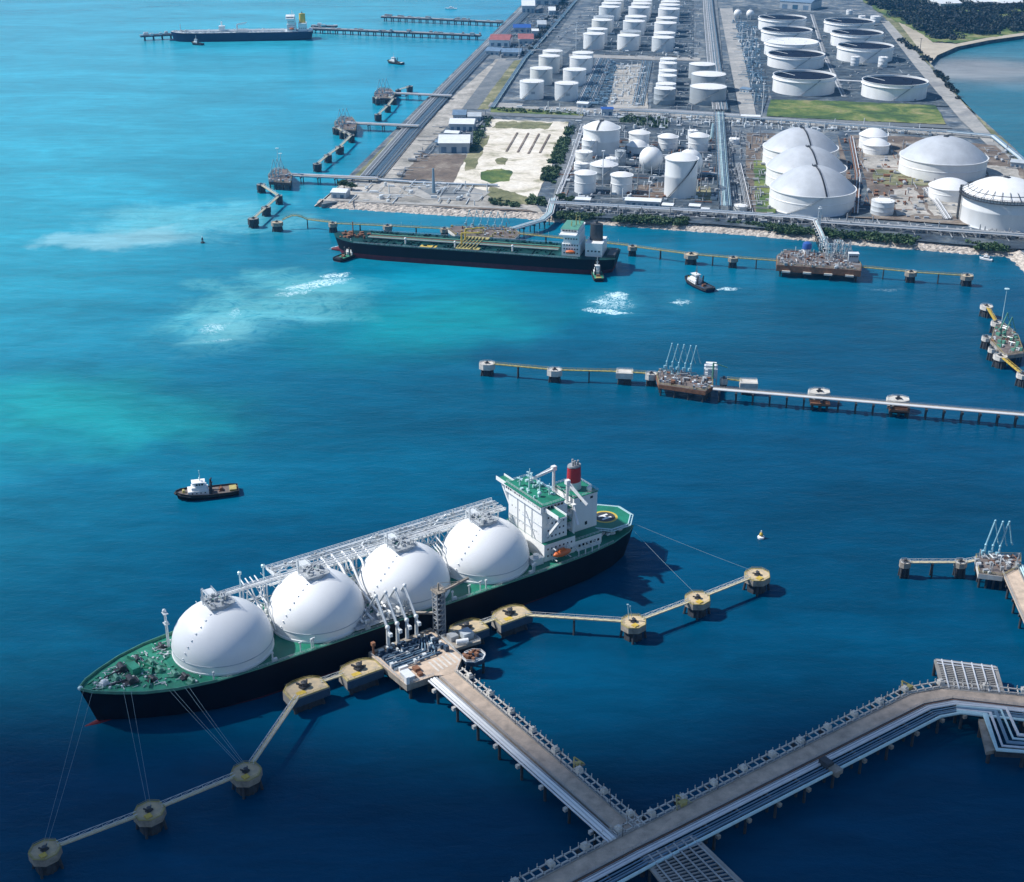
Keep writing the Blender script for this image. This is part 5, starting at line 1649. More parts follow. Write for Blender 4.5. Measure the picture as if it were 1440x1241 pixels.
# ------------------------------------------------------------------ tankers
def tanker(bow_px, stern_px, B, zd, label, hull, boot, zboot, deckm, housem, funm, name='oil_tanker', house_h=20, seed=1, far=False):
    b, s = P(*bow_px, zd), P(*stern_px, zd)
    L = math.hypot(b.x - s.x, b.y - s.y)
    rz = math.atan2(b.y - s.y, b.x - s.x)
    t = thing(name, label, 'ship', ((b.x + s.x) / 2, (b.y + s.y) / 2, 0), rz)
    rnd = random.Random(seed)
    h, B2 = L / 2, B / 2
    st = [(-h, B2 * .72, B2 * .6, B2 * .35, 0, -3), (-h + L * .03, B2 * .86, B2 * .8, B2 * .55, 0, -1), (-h + L * .1, B2 * .97, B2 * .96, B2 * .85, 0, 0), (-h + L * .2, B2, B2, B2, 0, 0),
          (h - L * .2, B2, B2, B2, 0, 0), (h - L * .1, B2 * .94, B2 * .9, B2 * .86, .3, 0), (h - L * .05, B2 * .74, B2 * .68, B2 * .6, .8, 1), (h - L * .02, B2 * .45, B2 * .36, B2 * .3, 1.3, 2.5), (h, .6, .4, .3, 1.6, 5)]
    up, lo, dk = hull_loft(st, zd, zboot, -5)
    up.build('hull', hull, t, True, 50); lo.build('boot_topping', boot, t, True, 50); dk.build('deck', deckm, t)
    mb = MB(); mb.tube([(h - 12, 0, .4), (h - 3, 0, .6), (h + 3, 0, .8)], [3.2, 2.8, .8], 10); mb.build('bulbous_bow', boot, t, True)
    # fore deck
    mb = MB()
    for i in range(26):
        mb.obox((rnd.uniform(h - L * .12, h - 5), rnd.uniform(-B2 * .4, B2 * .4), zd + .3), rnd.uniform(1, 4), rnd.uniform(1, 3), rnd.uniform(.8, 2.6), rnd.random())
    mb.tube([(h - L * .07, 0, zd), (h - L * .07, 0, zd + 13)], .5, 6)
    mb.build('windlass', 'rust' if not far else 'steel', t)
    # cargo pipes and hatches
    for k, y in enumerate((-6, -3.6, -1.2, 1.2, 3.6, 6)):
        MB().tube([(-h + L * .2, y, zd + 1.6), (h - L * .13, y, zd + 1.6)], .55, 6).build('deck_pipe', ('greenp', 'tankerdeck', 'rust', 'greenp', 'pipegrey', 'tankerdeck')[k] if not far else 'palesteel', t)
    mb = MB()
    for i in range(int(L * .9)):
        x, y = rnd.uniform(-h + L * .2, h - L * .1), rnd.uniform(-B2 * .86, B2 * .86)
        mb.obox((x, y, zd + .1), rnd.uniform(.8, 2.4), rnd.uniform(.8, 2), rnd.uniform(.6, 1.8), 0)
    for x in range(int(-h + L * .22), int(h - L * .12), 14):
        mb.beam((x, -B2 * .93, zd + .5), (x, B2 * .93, zd + .5), .5, .8)
    mb.build('deck_hatches', 'tankerdeck' if not far else 'palewall', t)
    mb = MB(); rail(mb, [(-h + L * .12, B2 - .3, zd), (h - L * .1, B2 * .93, zd)], 1.2, 4, .1); rail(mb, [(-h + L * .12, -B2 + .3, zd), (h - L * .1, -B2 * .93, zd)], 1.2, 4, .1); mb.build('deck_rail', 'palesteel', t)
    # midship cranes and manifold
    mb = MB()
    for s_ in (-1, 1):
        mb.tube([(8, s_ * 6, zd), (8, s_ * 6, zd + 11)], [.9, .7], 8); mb.beam((8, s_ * 6, zd + 11), (-8, s_ * 8, zd + 13), .9)
    mb.build('hose_crane', 'yellow' if not far else 'palesteel', t)
    mb = MB()
    for i in range(6):
        x = -6 + i * 3
        mb.tube([(x, -B2 * .8, zd + 2), (x, B2 * .8, zd + 2)], .5, 6)
    mb.box(-10, 10, -B2 * .9, -B2 * .6, zd + 1.2, zd + 1.5); mb.box(-10, 10, B2 * .6, B2 * .9, zd + 1.2, zd + 1.5)
    mb.build('manifold', 'oldyellow' if not far else 'steel', t)
    for x in (h * .45, h * .1, -h * .3):
        mb = MB(); mb.tube([(x, B2 * .55, zd), (x, B2 * .55, zd + 4.5)], .7, 8); mb.sphere((x, B2 * .55, zd + 4.6), 1.1, 8, 6); mb.build('deck_vent', 'white', t, True)
    if far:
        mb = MB(); mb.obox((h * .28, 0, zd), 10, 10, 9); mb.tube([(h * .28, 0, zd + 8), (h * .28, 0, zd + 16)], 1.2, 8); mb.build('deck_tower', 'white', t)
    else:
        mb = MB(); mb.box(h * .28 - 7, h * .28 + 7, B2 * .55, B2 * .85, zd + .2, zd + .35); mb.build('deck_marking', 'yellow', t)
    # superstructure
    x1 = -h + L * .18
    x0 = x1 - 15
    hb = MB(); hb.box(x0, x1, -B2 * .66, B2 * .66, zd, zd + house_h * .55); hb.box(x0 + 1, x1 - 1, -B2 * .6, B2 * .6, zd + house_h * .55 + .02, zd + house_h)
    ho_ = hb.build('deckhouse', housem, t)
    for z in (zd + 2, zd + 5.4, zd + 8.6):
        windows(ho_, x0 + 1, x1 - 1, z, B2 * .66, 6, 1.2, 1.1); windows(ho_, -B2 * .66, B2 * .66, z, x1, 9, 1.2, 1.1, 'window', 'y')
    windows(ho_, x0 + 2, x1 - 2, zd + house_h * .75, B2 * .6, 5, 1.2, 1.1)
    mb = MB(); mb.box(x0 + 2, x1 + 1, -B2 * 1.0, B2 * 1.0, zd + house_h + .05, zd + house_h + 1.4); mb.box(x0 + 2, x1 + 1.2, -B2 * .62, B2 * .62, zd + house_h + 1.42, zd + house_h + 4); wh = mb.build('wheelhouse', housem, t)
    windows(wh, -B2 * .58, B2 * .58, zd + house_h + 2.2, x1 + 1.2, 9, 2, 1.2, 'window', 'y'); windows(wh, x0 + 3, x1, zd + house_h + 2.2, B2 * .62, 5, 2, 1.2)
    mb = MB(); mb.box(x0 + 1.8, x1 + 1.4, -B2 * .66, B2 * .66, zd + house_h + 4, zd + house_h + 4.3); mb.build('house_roof', 'greenp' if not far else 'white', wh)
    mb = MB()
    for (dx, dy, hh) in ((6, 0, 9), (9, 4, 5), (4, -5, 6)):
        mb.tube([(x0 + dx, dy, zd + house_h + 4), (x0 + dx, dy, zd + house_h + 4 + hh)], [.5, .25], 6); mb.beam((x0 + dx, dy - 2.5, zd + house_h + 4 + hh * .6), (x0 + dx, dy + 2.5, zd + house_h + 4 + hh * .6), .4)
    mb.build('radar_mast', 'oldyellow' if not far else 'palesteel', wh)
    mb = MB(); mb.box(x0 - 18, x0 - 4, -B2 * .55, B2 * .55, zd, zd + house_h * .62); ca = mb.build('engine_casing', housem, t)
    windows(ca, x0 - 17, x0 - 5, zd + 4, B2 * .55, 4, 1.6, 1.2)
    mb = MB(); mb.lathe([(4.4, 0), (4.1, house_h * .75), (3.6, house_h * .76), (0, house_h * .78)], (x0 - 11, 0, zd + house_h * .62), 20, 1.25, .9); fu = mb.build('funnel', funm, t, True)
    mb = MB()
    for dy in (-1.3, 1.3):
        mb.tube([(x0 - 11, dy, zd + house_h * 1.37), (x0 - 11, dy, zd + house_h * 1.37 + 3)], .8, 8)
    mb.build('exhaust_pipe', 'darksteel', fu)
    for s_ in (1, -1):
        mb = MB(); mb.sphere((0, 0, 0), 1, 12, 8); m2 = MB(); m2.add([(x0 + 7 + v[0] * 4.2, s_ * B2 * .84 + v[1] * 1.6, zd + 4.6 + v[2] * 1.5) for v in mb.v], mb.f); m2.build('lifeboat', 'orange', t, True)
    mb = MB(); mb.box(-h + 1, -h + L * .03, -B2 * .5, B2 * .5, zd, zd + 2.2); mb.build('poop_house', 'darksteel' if not far else housem, t)
    return t
tanker((470, 331), (869, 358), 42, 13, 'black-hulled tanker with red waterline and dark green deck berthed along the rock revetment', 'black', 'boot', 4.2, 'tankerdeck', 'white', 'darksteel', seed=3, house_h=18)
tanker((240, 45.5), (440, 42.5), 40, 14, 'far navy tanker with pale deck and yellow funnel at the pier on the horizon side', 'navy', 'navy', 3, 'palewall', 'white', 'yellow', seed=4, far=True)

# ------------------------------------------------------------------ tugs and launches
def tug(px, py, heading_px, L, label, hull='black', house='white', aft='darksteel', accent='darksteel', deckm='greend', seed=1, mast_m='palesteel', group='tugs'):
    p = P(px, py, 0)
    q = P(*heading_px, 0)
    rz = math.atan2(q.y - p.y, q.x - p.x)
    t = thing('tug_boat', label, 'tug', p, rz, group)
    h, B = L / 2, L * .17
    st = [(-h, B * .78, B * .72, B * .55, 0, 0), (-h * .8, B * .95, B * .9, B * .8, 0, 0), (0, B, B, B * .95, .1, 0), (h * .55, B * .95, B * .86, B * .7, .9, 0), (h * .85, B * .6, B * .48, B * .36, 1.5, .6), (h, B * .12, B * .1, B * .06, 1.9, 1.2)]
    up, lo, dk = hull_loft(st, 2.1, .4, -2)
    up.build('hull', hull, t, True, 50); lo.build('boot_topping', 'boot' if hull != 'navy' else 'navy', t, True); dk.build('deck', deckm, t)
    mb = MB()
    for s in (1, -1):
        for a, b in zip(st, st[1:]):
            mb.beam((a[0], a[1] * s, 2.1 + a[4] + .45), (b[0], b[1] * s, 2.1 + b[4] + .45), .35, .9)
            mb.tube([(a[0], a[1] * s * 1.02, 1.7 + a[4]), (b[0], b[1] * s * 1.02, 1.7 + b[4])], .35, 6)
    mb.box(-h - .2, -h + .1, -B * .76, B * .76, 2.1, 3.0)
    mb.tube([(h - .2, -B * .3, 3.6), (h + .5, 0, 3.6), (h - .2, B * .3, 3.6)], .6, 8)
    mb.build('bulwark_fender', 'rubber', t)
    mb = MB(); mb.box(-h * .05, h * .62, -B * .66, B * .66, 2.2, 4.9); hs = mb.build('deckhouse', house, t)
    windows(hs, 0, h * .55, 3.4, B * .66, 4, .7, .6)
    mb = MB(); mb.box(h * .0, h * .5, -B * .5, B * .5, 4.92, 6.6); mb.build('upper_house', house, hs)
    mb = MB(); mb.prism([(h * .08, -B * .42), (h * .38, -B * .42), (h * .46, -B * .2), (h * .46, B * .2), (h * .38, B * .42), (h * .08, B * .42)], 6.62, 9.0); wh = mb.build('wheelhouse', house, t)
    windows(wh, h * .1, h * .36, 7.5, B * .42, 3, 1.0, 1.0); windows(wh, -B * .18, B * .18, 7.5, h * .46, 3, .6, 1.0, 'window', 'y')
    mb = MB(); mb.box(h * .04, h * .48, -B * .46, B * .46, 9.02, 9.25); mb.build('wheelhouse_roof', accent if accent != 'darksteel' else 'white', wh)
    mb = MB(); mb.tube([(h * .2, 0, 9.2), (h * .2, 0, 15.5)], [.28, .12], 6); mb.beam((h * .2, -1.3, 12.4), (h * .2, 1.3, 12.4), .2); mb.beam((h * .2, -.8, 14), (h * .2, .8, 14), .15); mb.sphere((h * .2, 0, 15.2), .35, 8, 6); mb.obox((h * .2 + .4, 0, 10.8), .4, 2.2, .3); mb.build('mast', mast_m, t)
    for s in (1, -1):
        mb = MB(); mb.tube([(-h * .12, s * B * .45, 2.2), (-h * .14, s * B * .45, 8.4)], [.75, .6], 10); mb.tube([(-h * .14, s * B * .45, 8.3), (-h * .18, s * B * .45, 9.2)], .4, 8); mb.build('funnel', accent, t, True)
    mb = MB(); mb.tube([(-h * .45, -1.4, 3.2), (-h * .45, 1.4, 3.2)], 1.0, 12); mb.obox((-h * .45, 0, 2.1), 2.6, 3.6, .6); mb.build('tow_winch', 'rust', t)
    mb = MB(); mb.box(-h * .95, -h * .72, -B * .5, B * .5, 2.15, 3.3); mb.build('aft_locker', aft, t)
    mb = MB(); mb.tube([(h * .75, -1, 4.4), (h * .75, 1, 4.4)], .7, 10); mb.obox((h * .75, 0, 3.4), 1.6, 2.6, .7); mb.build('bow_winch', 'oldyellow', t)
    return t
tug(292, 697, (250, 702), 33, 'black tug with white house, tall cyan mast and yellow stern, alone on open blue water', aft='oldyellow', accent='darksteel', deckm='darkdeck', mast_m='cyansteel')
tug(491, 362, (512, 354), 32, 'black tug pushing on the bow of the berthed tanker with white wash astern')
tug(840, 390, (834, 372), 26, 'dark tug with white house pushing on the stern quarter of the berthed tanker', aft='oldyellow')
tug(982, 403, (957, 391), 33, 'navy and white tug with a red mast between two white wash trails', hull='navy', mast_m='rust', accent='darksteel', deckm='bluedeck')
tug(556, 90, (540, 88), 30, 'small far dark tug under way off the left piers', aft='white')
tug(278, 63.5, (262, 62.5), 22, 'tiny far boat beside the distant navy tanker')
def launch(px, py, hpx, L, label):
    p, q = P(px, py, 0), P(*hpx, 0)
    t = thing('motor_launch', label, 'launch', p, math.atan2(q.y - p.y, q.x - p.x))
    h, B = L / 2, L * .15
    st = [(-h, B, B * .9, B * .8, 0, 0), (0, B, B * .95, B * .8, .1, 0), (h * .6, B * .8, B * .6, B * .45, .5, .3), (h, .1, .1, .05, .8, .9)]
    up, lo, dk = hull_loft(st, 1.4, .3, -1)
    up.build('hull', 'white', t, True, 50); lo.build('boot_topping', 'navy', t); dk.build('deck', 'white', t)
    mb = MB(); mb.box(-h * .5, h * .35, -B * .7, B * .7, 1.4, 3.4); c = mb.build('cabin', 'white', t)
    windows(c, -h * .45, h * .3, 2.3, B * .7, 4, 1.0, .7)
    mb = MB(); mb.box(-h * .2, h * .2, -B * .5, B * .5, 3.42, 4.6); mb.tube([(0, 0, 4.6), (0, 0, 7)], .12, 6); mb.build('flybridge', 'white', t)
launch(716, 376, (700, 375), 15, 'small white launch passing along the black side of the berthed tanker')
launch(1386, 368 - 2, (1380, 365), 11, 'little white boat moored below the rock revetment at the right')
launch(634, 13, (630, 13), 24, 'tiny white vessel at the farthest pier')

def buoy(px, py, h, label, m='yellow'):
    p = P(px, py, 0)
    t = thing('navigation_buoy', label, 'buoy', p, 0, 'buoys')
    mb = MB(); mb.lathe([(0, -1), (1.7, -.8), (1.8, .9), (.7, 1.3)], n=16); mb.build('float', 'white' if m == 'yellow' else m, t, True)
    mb = MB()
    for k in range(4):
        a = k * math.pi / 2
        mb.beam((1.0 * math.cos(a), 1.0 * math.sin(a), 1), (.3 * math.cos(a), .3 * math.sin(a), h * .8), .22)
    mb.lathe([(.9, h * .45), (1.0, h * .5), (.6, h * .75), (.2, h * .8)], n=10)
    mb.build('tower', m, t)
    mb = MB(); mb.lathe([(.3, h * .8), (.35, h), (0, h + .2)], n=8); mb.build('lantern', 'white', t)
buoy(1070, 757, 4.2, 'yellow navigation buoy floating on the open water at the right')
buoy(285, 342, 6, 'small dark buoy in the turquoise water at the left', 'darksteel')

# ================================================================== JETTIES
DZ = 8.0
DOLPH = {}

def dolphin(key, px, py, wpx, label, group, ang=0.0, shape='oct', top='deckbeige', side='oldcon', z=DZ, yellow=True, thick=2.4, asp=.85, hook=True, name='mooring_dolphin', fender=False):
    p = P(px, py, z)
    w = wpx / pxm(py, z)
    t = thing(name, label, 'dolphin', (p.x, p.y, 0), ang, group)
    DOLPH[key] = (p, w, ang)
    a, b = w / 2, w / 2 * asp
    if shape == 'oct':
        c = .42
        poly = [(-a, -b * c), (-a * c, -b), (a * c, -b), (a, -b * c), (a, b * c), (a * c, b), (-a * c, b), (-a, b * c)]
    elif shape == 'box':
        poly = [(-a, -b), (a, -b), (a, b), (-a, b)]
    else:  # breasting: rounded toward -y (the ship)
        poly = [(a, b), (-a, b), (-a, -b * .35), (-a * .72, -b * .8), (-a * .3, -b), (a * .3, -b), (a * .72, -b * .8), (a, -b * .35)]
    mb = MB(); mb.prism(poly, z - thick, z - .02); mb.build('cap_side', side, t)
    mb = MB(); mb.prism([(x * .985, y * .985) for x, y in poly], z - .015, z + .12); cap = mb.build('cap_top', top, t)
    mb = MB(); mb.prism([(x * .72, y * .72) for x, y in poly], -2.4, z - thick - .01); mb.build('pile_shade_base', 'pile', t)  # dark block added in place of the shade under the cap
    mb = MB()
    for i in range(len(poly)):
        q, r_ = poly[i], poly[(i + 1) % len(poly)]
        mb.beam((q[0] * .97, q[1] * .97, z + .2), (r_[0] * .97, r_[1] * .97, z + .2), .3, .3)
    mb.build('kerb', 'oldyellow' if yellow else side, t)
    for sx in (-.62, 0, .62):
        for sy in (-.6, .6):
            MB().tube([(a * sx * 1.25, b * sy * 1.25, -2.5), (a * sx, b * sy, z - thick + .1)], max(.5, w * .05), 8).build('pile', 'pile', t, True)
    if hook:
        k = max(1, w / 11)
        mb = MB(); mb.obox((0, 0, z + .1), 2.4 * k, 1.8 * k, .6 * k, .3); mb.lathe([(.75 * k, .6 * k), (.6 * k, 1.5 * k), (.9 * k, 1.6 * k), (0, 1.9 * k)], (0, 0, z + .1), 10)
        for s in (-1, 1):
            mb.beam((s * .7 * k, -.2, z + .9 * k), (s * 1.5 * k, -1.5 * k, z + 1.0 * k), .45 * k)
        mb.build('mooring_hook', 'darksteel', t)
    if yellow:
        mb = MB(); mb.box(a * .1, a * .55, b * .28, b * .72, z + .13, z + .6 if w < 14 else z + .17); mb.build('yellow_box', 'yellow', t)
    mb = MB()
    pts = [(q[0] * .93, q[1] * .93, z + .12) for q in poly]
    rail(mb, pts + [pts[0]], 1.1, 3, .06)
    mb.build('guard_rail', 'oldyellow' if yellow else 'palesteel', t)
    if fender:
        mb = MB()
        for s in (-.5, 0, .5):
            mb.box(a * s - 1.3, a * s + 1.3, -b - 1.2, -b - .05, z - 4.6, z - .2)
        mb.build('fender', 'rubber', t)
        mb = MB(); mb.box(-a * .98, a * .98, b + .02, b + .25, z - thick + .2, z - .4); mb.build('fascia', 'bluedeck', t)
    return t

def catwalk(p, q, label, group, m='catwalk', z=DZ, w=1.7, supports=(.5,), arch=0.0, railm='palesteel', trim0=0.0, trim1=0.0):
    p, q = Vector((p[0], p[1], 0)), Vector((q[0], q[1], 0))
    d = (q - p).normalized()
    p, q = p + d * trim0, q - d * trim1
    L = (q - p).length
    t = thing('catwalk', label, 'catwalk', p, math.atan2(d.y, d.x), group)
    n = max(2, int(L / 4))
    zs = [z + arch * math.sin(math.pi * i / n) for i in range(n + 1)]
    mb = MB()
    for i in range(n):
        mb.beam((L * i / n, 0, zs[i]), (L * (i + 1) / n, 0, zs[i + 1]), w, .5)
    mb.build('deck', m, t)
    for s in (-1, 1):
        mb = MB()
        for i in range(n):
            a, b = (L * i / n, s * w / 2, zs[i] + .25), (L * (i + 1) / n, s * w / 2, zs[i + 1] + .25)
            mb.beam((a[0], a[1], a[2] + 1.2), (b[0], b[1], b[2] + 1.2), .13)
            mb.beam(a, (a[0], a[1], a[2] + 1.2), .11)
            mb.beam(a, (b[0], b[1], b[2] + 1.2), .09)
        mb.build('truss_rail', railm, t)
    if L > 45:
        for i in range(1, int(L / 9)):
            mb = MB(); x = i * 9; mb.beam((x, w / 2, z + .2), (x, w / 2, z + 3.6), .14); mb.obox((x, w / 2, z + 3.5), .4, .4, .35); mb.build('lamp_post', 'palesteel', t)
    for k in supports:
        mb = MB(); mb.tube([(L * k, -1.6, -2.5), (L * k, -.5, z - .2)], .45, 8); mb.tube([(L * k, 1.6, -2.5), (L * k, .5, z - .2)], .45, 8); mb.beam((L * k, -1.6, z - .5), (L * k, 1.6, z - .5), .6)
        mb.build('pile_bent', 'pile', t)
    return t

def link(a, b, label, group, **kw):
    pa, wa, _ = DOLPH[a]
    pb, wb, _ = DOLPH[b]
    return catwalk(pa, pb, label, group, trim0=wa * .42, trim1=wb * .42, **kw)

def trestle(name, label, path, z, road, pipes=(), tray=None, bents=16, group=None, deckm='deckbeige', cat='trestle', pile_r=.5, rails=True, lamps=0, saddle='palecon', bw=None, seed=0):
    """path: 2-D points along the deck centre; lanes are (left edge, right edge) offsets, left positive"""
    o = (path[0][0], path[0][1], 0)
    t = thing(name, label, cat, o, 0, group)
    rnd = random.Random(seed)
    l, r = road
    A, B = offset_path(path, l), offset_path(path, r)
    mb = MB(o)
    vs, fs = [], []
    for a, b in zip(A, B):
        vs += [(a[0], a[1], z), (b[0], b[1], z), (b[0], b[1], z - .7), (a[0], a[1], z - .7)]
    n = len(A)
    for i in range(n - 1):
        for j in range(4):
            k = (j + 1) % 4
            fs.append((i * 4 + j, i * 4 + k, (i + 1) * 4 + k, (i + 1) * 4 + j))
    fs += [(0, 3, 2, 1), ((n - 1) * 4, (n - 1) * 4 + 1, (n - 1) * 4 + 2, (n - 1) * 4 + 3)]
    mb.add(vs, [tuple(reversed(f)) for f in fs])
    mb.build('road_deck', deckm, t)
    for s, e in ((l, -.15), (r, .15)):
        kp = offset_path(path, s + e)
        mb = MB(o)
        for a, b in zip(kp, kp[1:]):
            mb.beam((*a, z + .2), (*b, z + .2), .3, .4)
        mb.build('kerb', 'concrete', t)
    if rails:
        mb = MB(o)
        for s, e in ((l, -.2), (r, .2)):
            rail(mb, xyz(offset_path(path, s + e), z + .4), 1.0, 4, .05)
        mb.build('guard_rail', 'steel', t)
    lo, hi = min(r, *[p[0] for p in pipes]) if pipes else r, max(l, *[p[0] for p in pipes]) if pipes else l
    if tray:
        lo, hi = min(lo, *tray), max(hi, *tray)
    for (d, rad, mm, dz) in pipes:
        pp = offset_path(path, d)
        MB(o).tube([(q[0], q[1], z + dz) for q in pp], rad, 8).build('pipe', mm, t, True)
    if tray:
        # open service frame: ladder of beams, with junction boxes
        mb = MB(o)
        for d in tray:
            pp = offset_path(path, d)
            for a, b in zip(pp, pp[1:]):
                mb.beam((*a, z + .3), (*b, z + .3), .5, .5)
        for (x, y, a) in along(path, 3.6, 1.5):
            q0, q1 = rot2(0, min(tray) - .8, a), rot2(0, max(tray) + .8, a)
            mb.beam((x + q0[0], y + q0[1], z + .35), (x + q1[0], y + q1[1], z + .35), .45, .4)
            e = q1 if abs(max(tray)) > abs(min(tray)) else q0
            mb.beam((x + e[0], y + e[1], z - .6), (x + e[0], y + e[1], z + 1.6), .28)
        mb.build('service_frame', 'palecon', t)
        for k, (x, y, a) in enumerate(along(path, 15, 8)):
            q = rot2(0, sum(tray) / 2, a)
            mb = MB(o); mb.obox((x + q[0], y + q[1], z + .5), 2.2, abs(tray[0] - tray[1]) * .85, 1.5, a); mb.obox((x + q[0], y + q[1], z + 2.0), 1.2, 1.4, .6, a)
            mb.build('junction_box', 'palecon', t)
    bs = along(path, bents, bents * .4)
    if len(bs) > 95:
        bs = bs[:95]
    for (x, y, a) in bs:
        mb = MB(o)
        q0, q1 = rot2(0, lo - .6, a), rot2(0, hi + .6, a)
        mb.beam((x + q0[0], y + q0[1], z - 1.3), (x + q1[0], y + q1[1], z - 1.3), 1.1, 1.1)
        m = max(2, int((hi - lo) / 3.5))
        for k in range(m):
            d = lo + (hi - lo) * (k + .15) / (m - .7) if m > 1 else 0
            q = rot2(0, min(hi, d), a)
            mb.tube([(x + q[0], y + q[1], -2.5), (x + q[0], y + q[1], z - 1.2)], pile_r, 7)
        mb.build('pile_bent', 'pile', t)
        if pipes:
            mb = MB(o)
            ds = [p_[0] for p_ in pipes]
            q0, q1 = rot2(0, min(ds) - .7, a), rot2(0, max(ds) + .7, a)
            mb.beam((x + q0[0], y + q0[1], z - .45), (x + q1[0], y + q1[1], z - .45), .5, .7)
            e = rot2(0, (max(ds) if abs(max(ds)) > abs(min(ds)) else min(ds)) * 1.0 + (1.1 if abs(max(ds)) > abs(min(ds)) else -1.1), a)
            mb.obox((x + e[0], y + e[1], z - 1.6), 1.4, 1.4, 1.4, a)
            mb.build('pipe_saddle', saddle, t)
    if lamps:
        for (x, y, a) in along(path, lamps, lamps * .5):
            q = rot2(0, l - .3, a)
            mb = MB(o); mb.tube([(x + q[0], y + q[1], z), (x + q[0], y + q[1], z + 6)], .12, 6); q2 = rot2(0, l - 1.8, a); mb.beam((x + q[0], y + q[1], z + 6), (x + q2[0], y + q2[1], z + 6.2), .14); mb.build('lamp_post', 'darksteel', t)
    return t

def arm(p, rot, h, reach, label, m='palesteel', parked=True, group='loading arms', up=14.0, ships_z=18.0, r=.4):
    """marine loading arm: riser, inboard arm with counterweight, outboard arm. +x points to the ship"""
    t = thing('marine_loader', label, 'loading arm', p, rot, group)
    mb = MB(); mb.tube([(0, 0, 0), (0, 0, h)], [r * 1.8, r * 1.4], 10); mb.obox((0, 0, 0), 2, 2, .6); mb.sphere((0, 0, h), r * 2.2, 10, 8); mb.build('riser', m, t, True)
    if parked:
        ax, az = reach * .24, h + up
        ex, ez = reach * .5, h + up * .1
    else:
        ax, az = reach * .55, h + up
        ex, ez = reach, ships_z - p[2]
    mb = MB(); mb.tube([(0, 0, h), (ax, 0, az)], r, 8); mb.beam((0, .6, h), (ax, .6, az), r * .7); mb.sphere((ax, 0, az), r * 1.8, 10, 8); mb.build('inner_arm', m, t, True)
    mb = MB(); d = Vector((ax, 0, az - h)).normalized(); mb.beam((0, 0, h), (-d.x * up * .28, 0, h - d.z * up * .28), r * 1.1); mb.obox((-d.x * up * .3, 0, h - d.z * up * .3 - .8), 2.0, 1.4, 1.6); mb.build('counterweight', m, t)
    mb = MB(); mb.tube([(ax, 0, az), (ex, 0, ez)], r * .85, 8); mb.beam((ax, .5, az), (ex, .5, ez), r * .5); mb.tube([(ex, 0, ez), (ex + .8, 0, ez - 1.4)], r * 1.3, 8); mb.build('outer_arm', m, t, True)
    return t

# ------------------------------------------------------------------ gas carrier berth
GB = 'dolphins of the gas carrier berth'
for key, px, py, w, lb in (('b1', 428, 967, 60, 'large beige breasting dolphin under the bow dome, leftmost against the hull'), ('b2', 505, 941, 58, 'large beige breasting dolphin just left of the loading platform'),
                           ('b3', 656, 884, 54, 'large beige breasting dolphin just right of the gangway tower'), ('b4', 717, 864, 54, 'large beige breasting dolphin under the aft dome, rightmost against the hull')):
    dolphin(key, px, py, w, lb, GB, SA, 'breast', 'dolphintop', 'concrete', asp=.66, name='breasting_dolphin', thick=4.0, fender=True)
for key, px, py, w, lb in (('m1', 63, 1196, 42, 'yellow-edged mooring dolphin at the bottom left corner, farthest from the ship'), ('m2', 210, 1141, 42, 'yellow-edged mooring dolphin in the middle of the bow line of three'),
                           ('m3', 346, 1086, 42, 'yellow-edged mooring dolphin nearest the bow dome of the ship'), ('m4', 891, 875, 36, 'mooring dolphin with small mast, nearest the stern of the gas carrier'),
                           ('m5', 981, 842, 36, 'mooring dolphin in the middle of the stern line of three'), ('m6', 1065, 809, 36, 'mooring dolphin at the far end of the stern line of three')):
    dolphin(key, px, py, w, lb, GB, SA + R(8), 'oct', 'dolphintop', 'oldcon', asp=.95, thick=2.8)
GW = 'catwalks of the gas carrier berth'
link('m1', 'm2', 'pale catwalk between the two lower-left mooring dolphins', GW, supports=())
link('m2', 'm3', 'pale catwalk between the middle bow dolphin and the one nearest the hull', GW, supports=())
link('m3', 'b1', 'pale catwalk rising from the bow line to the leftmost breasting dolphin', GW, supports=())
link('b1', 'b2', 'short catwalk between the two breasting dolphins left of the platform', GW, supports=())
link('b3', 'b4', 'short catwalk between the two breasting dolphins right of the platform', GW, supports=())
link('b4', 'm4', 'long pale catwalk from the rightmost breasting dolphin to the dolphin with small mast', GW, supports=(.5,))
link('m4', 'm5', 'pale catwalk between the small-mast dolphin and the middle stern dolphin', GW, supports=())
link('m5', 'm6', 'pale catwalk leading to the farthest stern dolphin', GW, supports=())

# loading platform (local frame = the ship's, y away from the hull)
pl = [(12.1, 30.2), (-19.8, 28.2), (-20.0, 53.1), (-12.5, 60.8), (-7.2, 61.0), (-2.7, 58.6), (10.3, 58.1)]
t = thing('loading_platform', 'concrete loading platform with blue pipe pit beside the gas carrier', 'platform', SO, SA)
mb = MB(); mb.prism(pl, 5.0, 7.9); mb.build('deck_edge', 'oldcon', t)
mb = MB(); mb.prism([(x, y) for x, y in pl], 7.91, 8.05); mb.build('deck', 'deckbeige', t)
mb = MB(); mb.prism([(9.5, 31.5), (-18.5, 30), (-18.5, 40.5), (-8, 45.5), (9.5, 46.5)], 8.06, 8.14); mb.build('pipe_pit', 'bluedeck', t)
rnd = random.Random(9)
for k in range(7):
    y = 37 + k * 1.5
    MB().tube([(9.2, y, 9.0 + .2 * (k % 2)), (-6 - k * .8, y, 9.0 + .2 * (k % 2)), (-9 - k * .6, y - 4, 9.0), (-10 - k, 32, 9.0)], .32, 6).build('pipe', ('pipeblue', 'pipegrey', 'pipeblue')[k % 3], t, True)
mb = MB()
for i in range(46):
    mb.obox((rnd.uniform(-17, 9), rnd.uniform(31, 46), 8.14), rnd.uniform(.6, 2.4), rnd.uniform(.6, 2), rnd.uniform(.6, 2.6), 0)
mb.build('valves', 'bluedeck', t)
mb = MB()
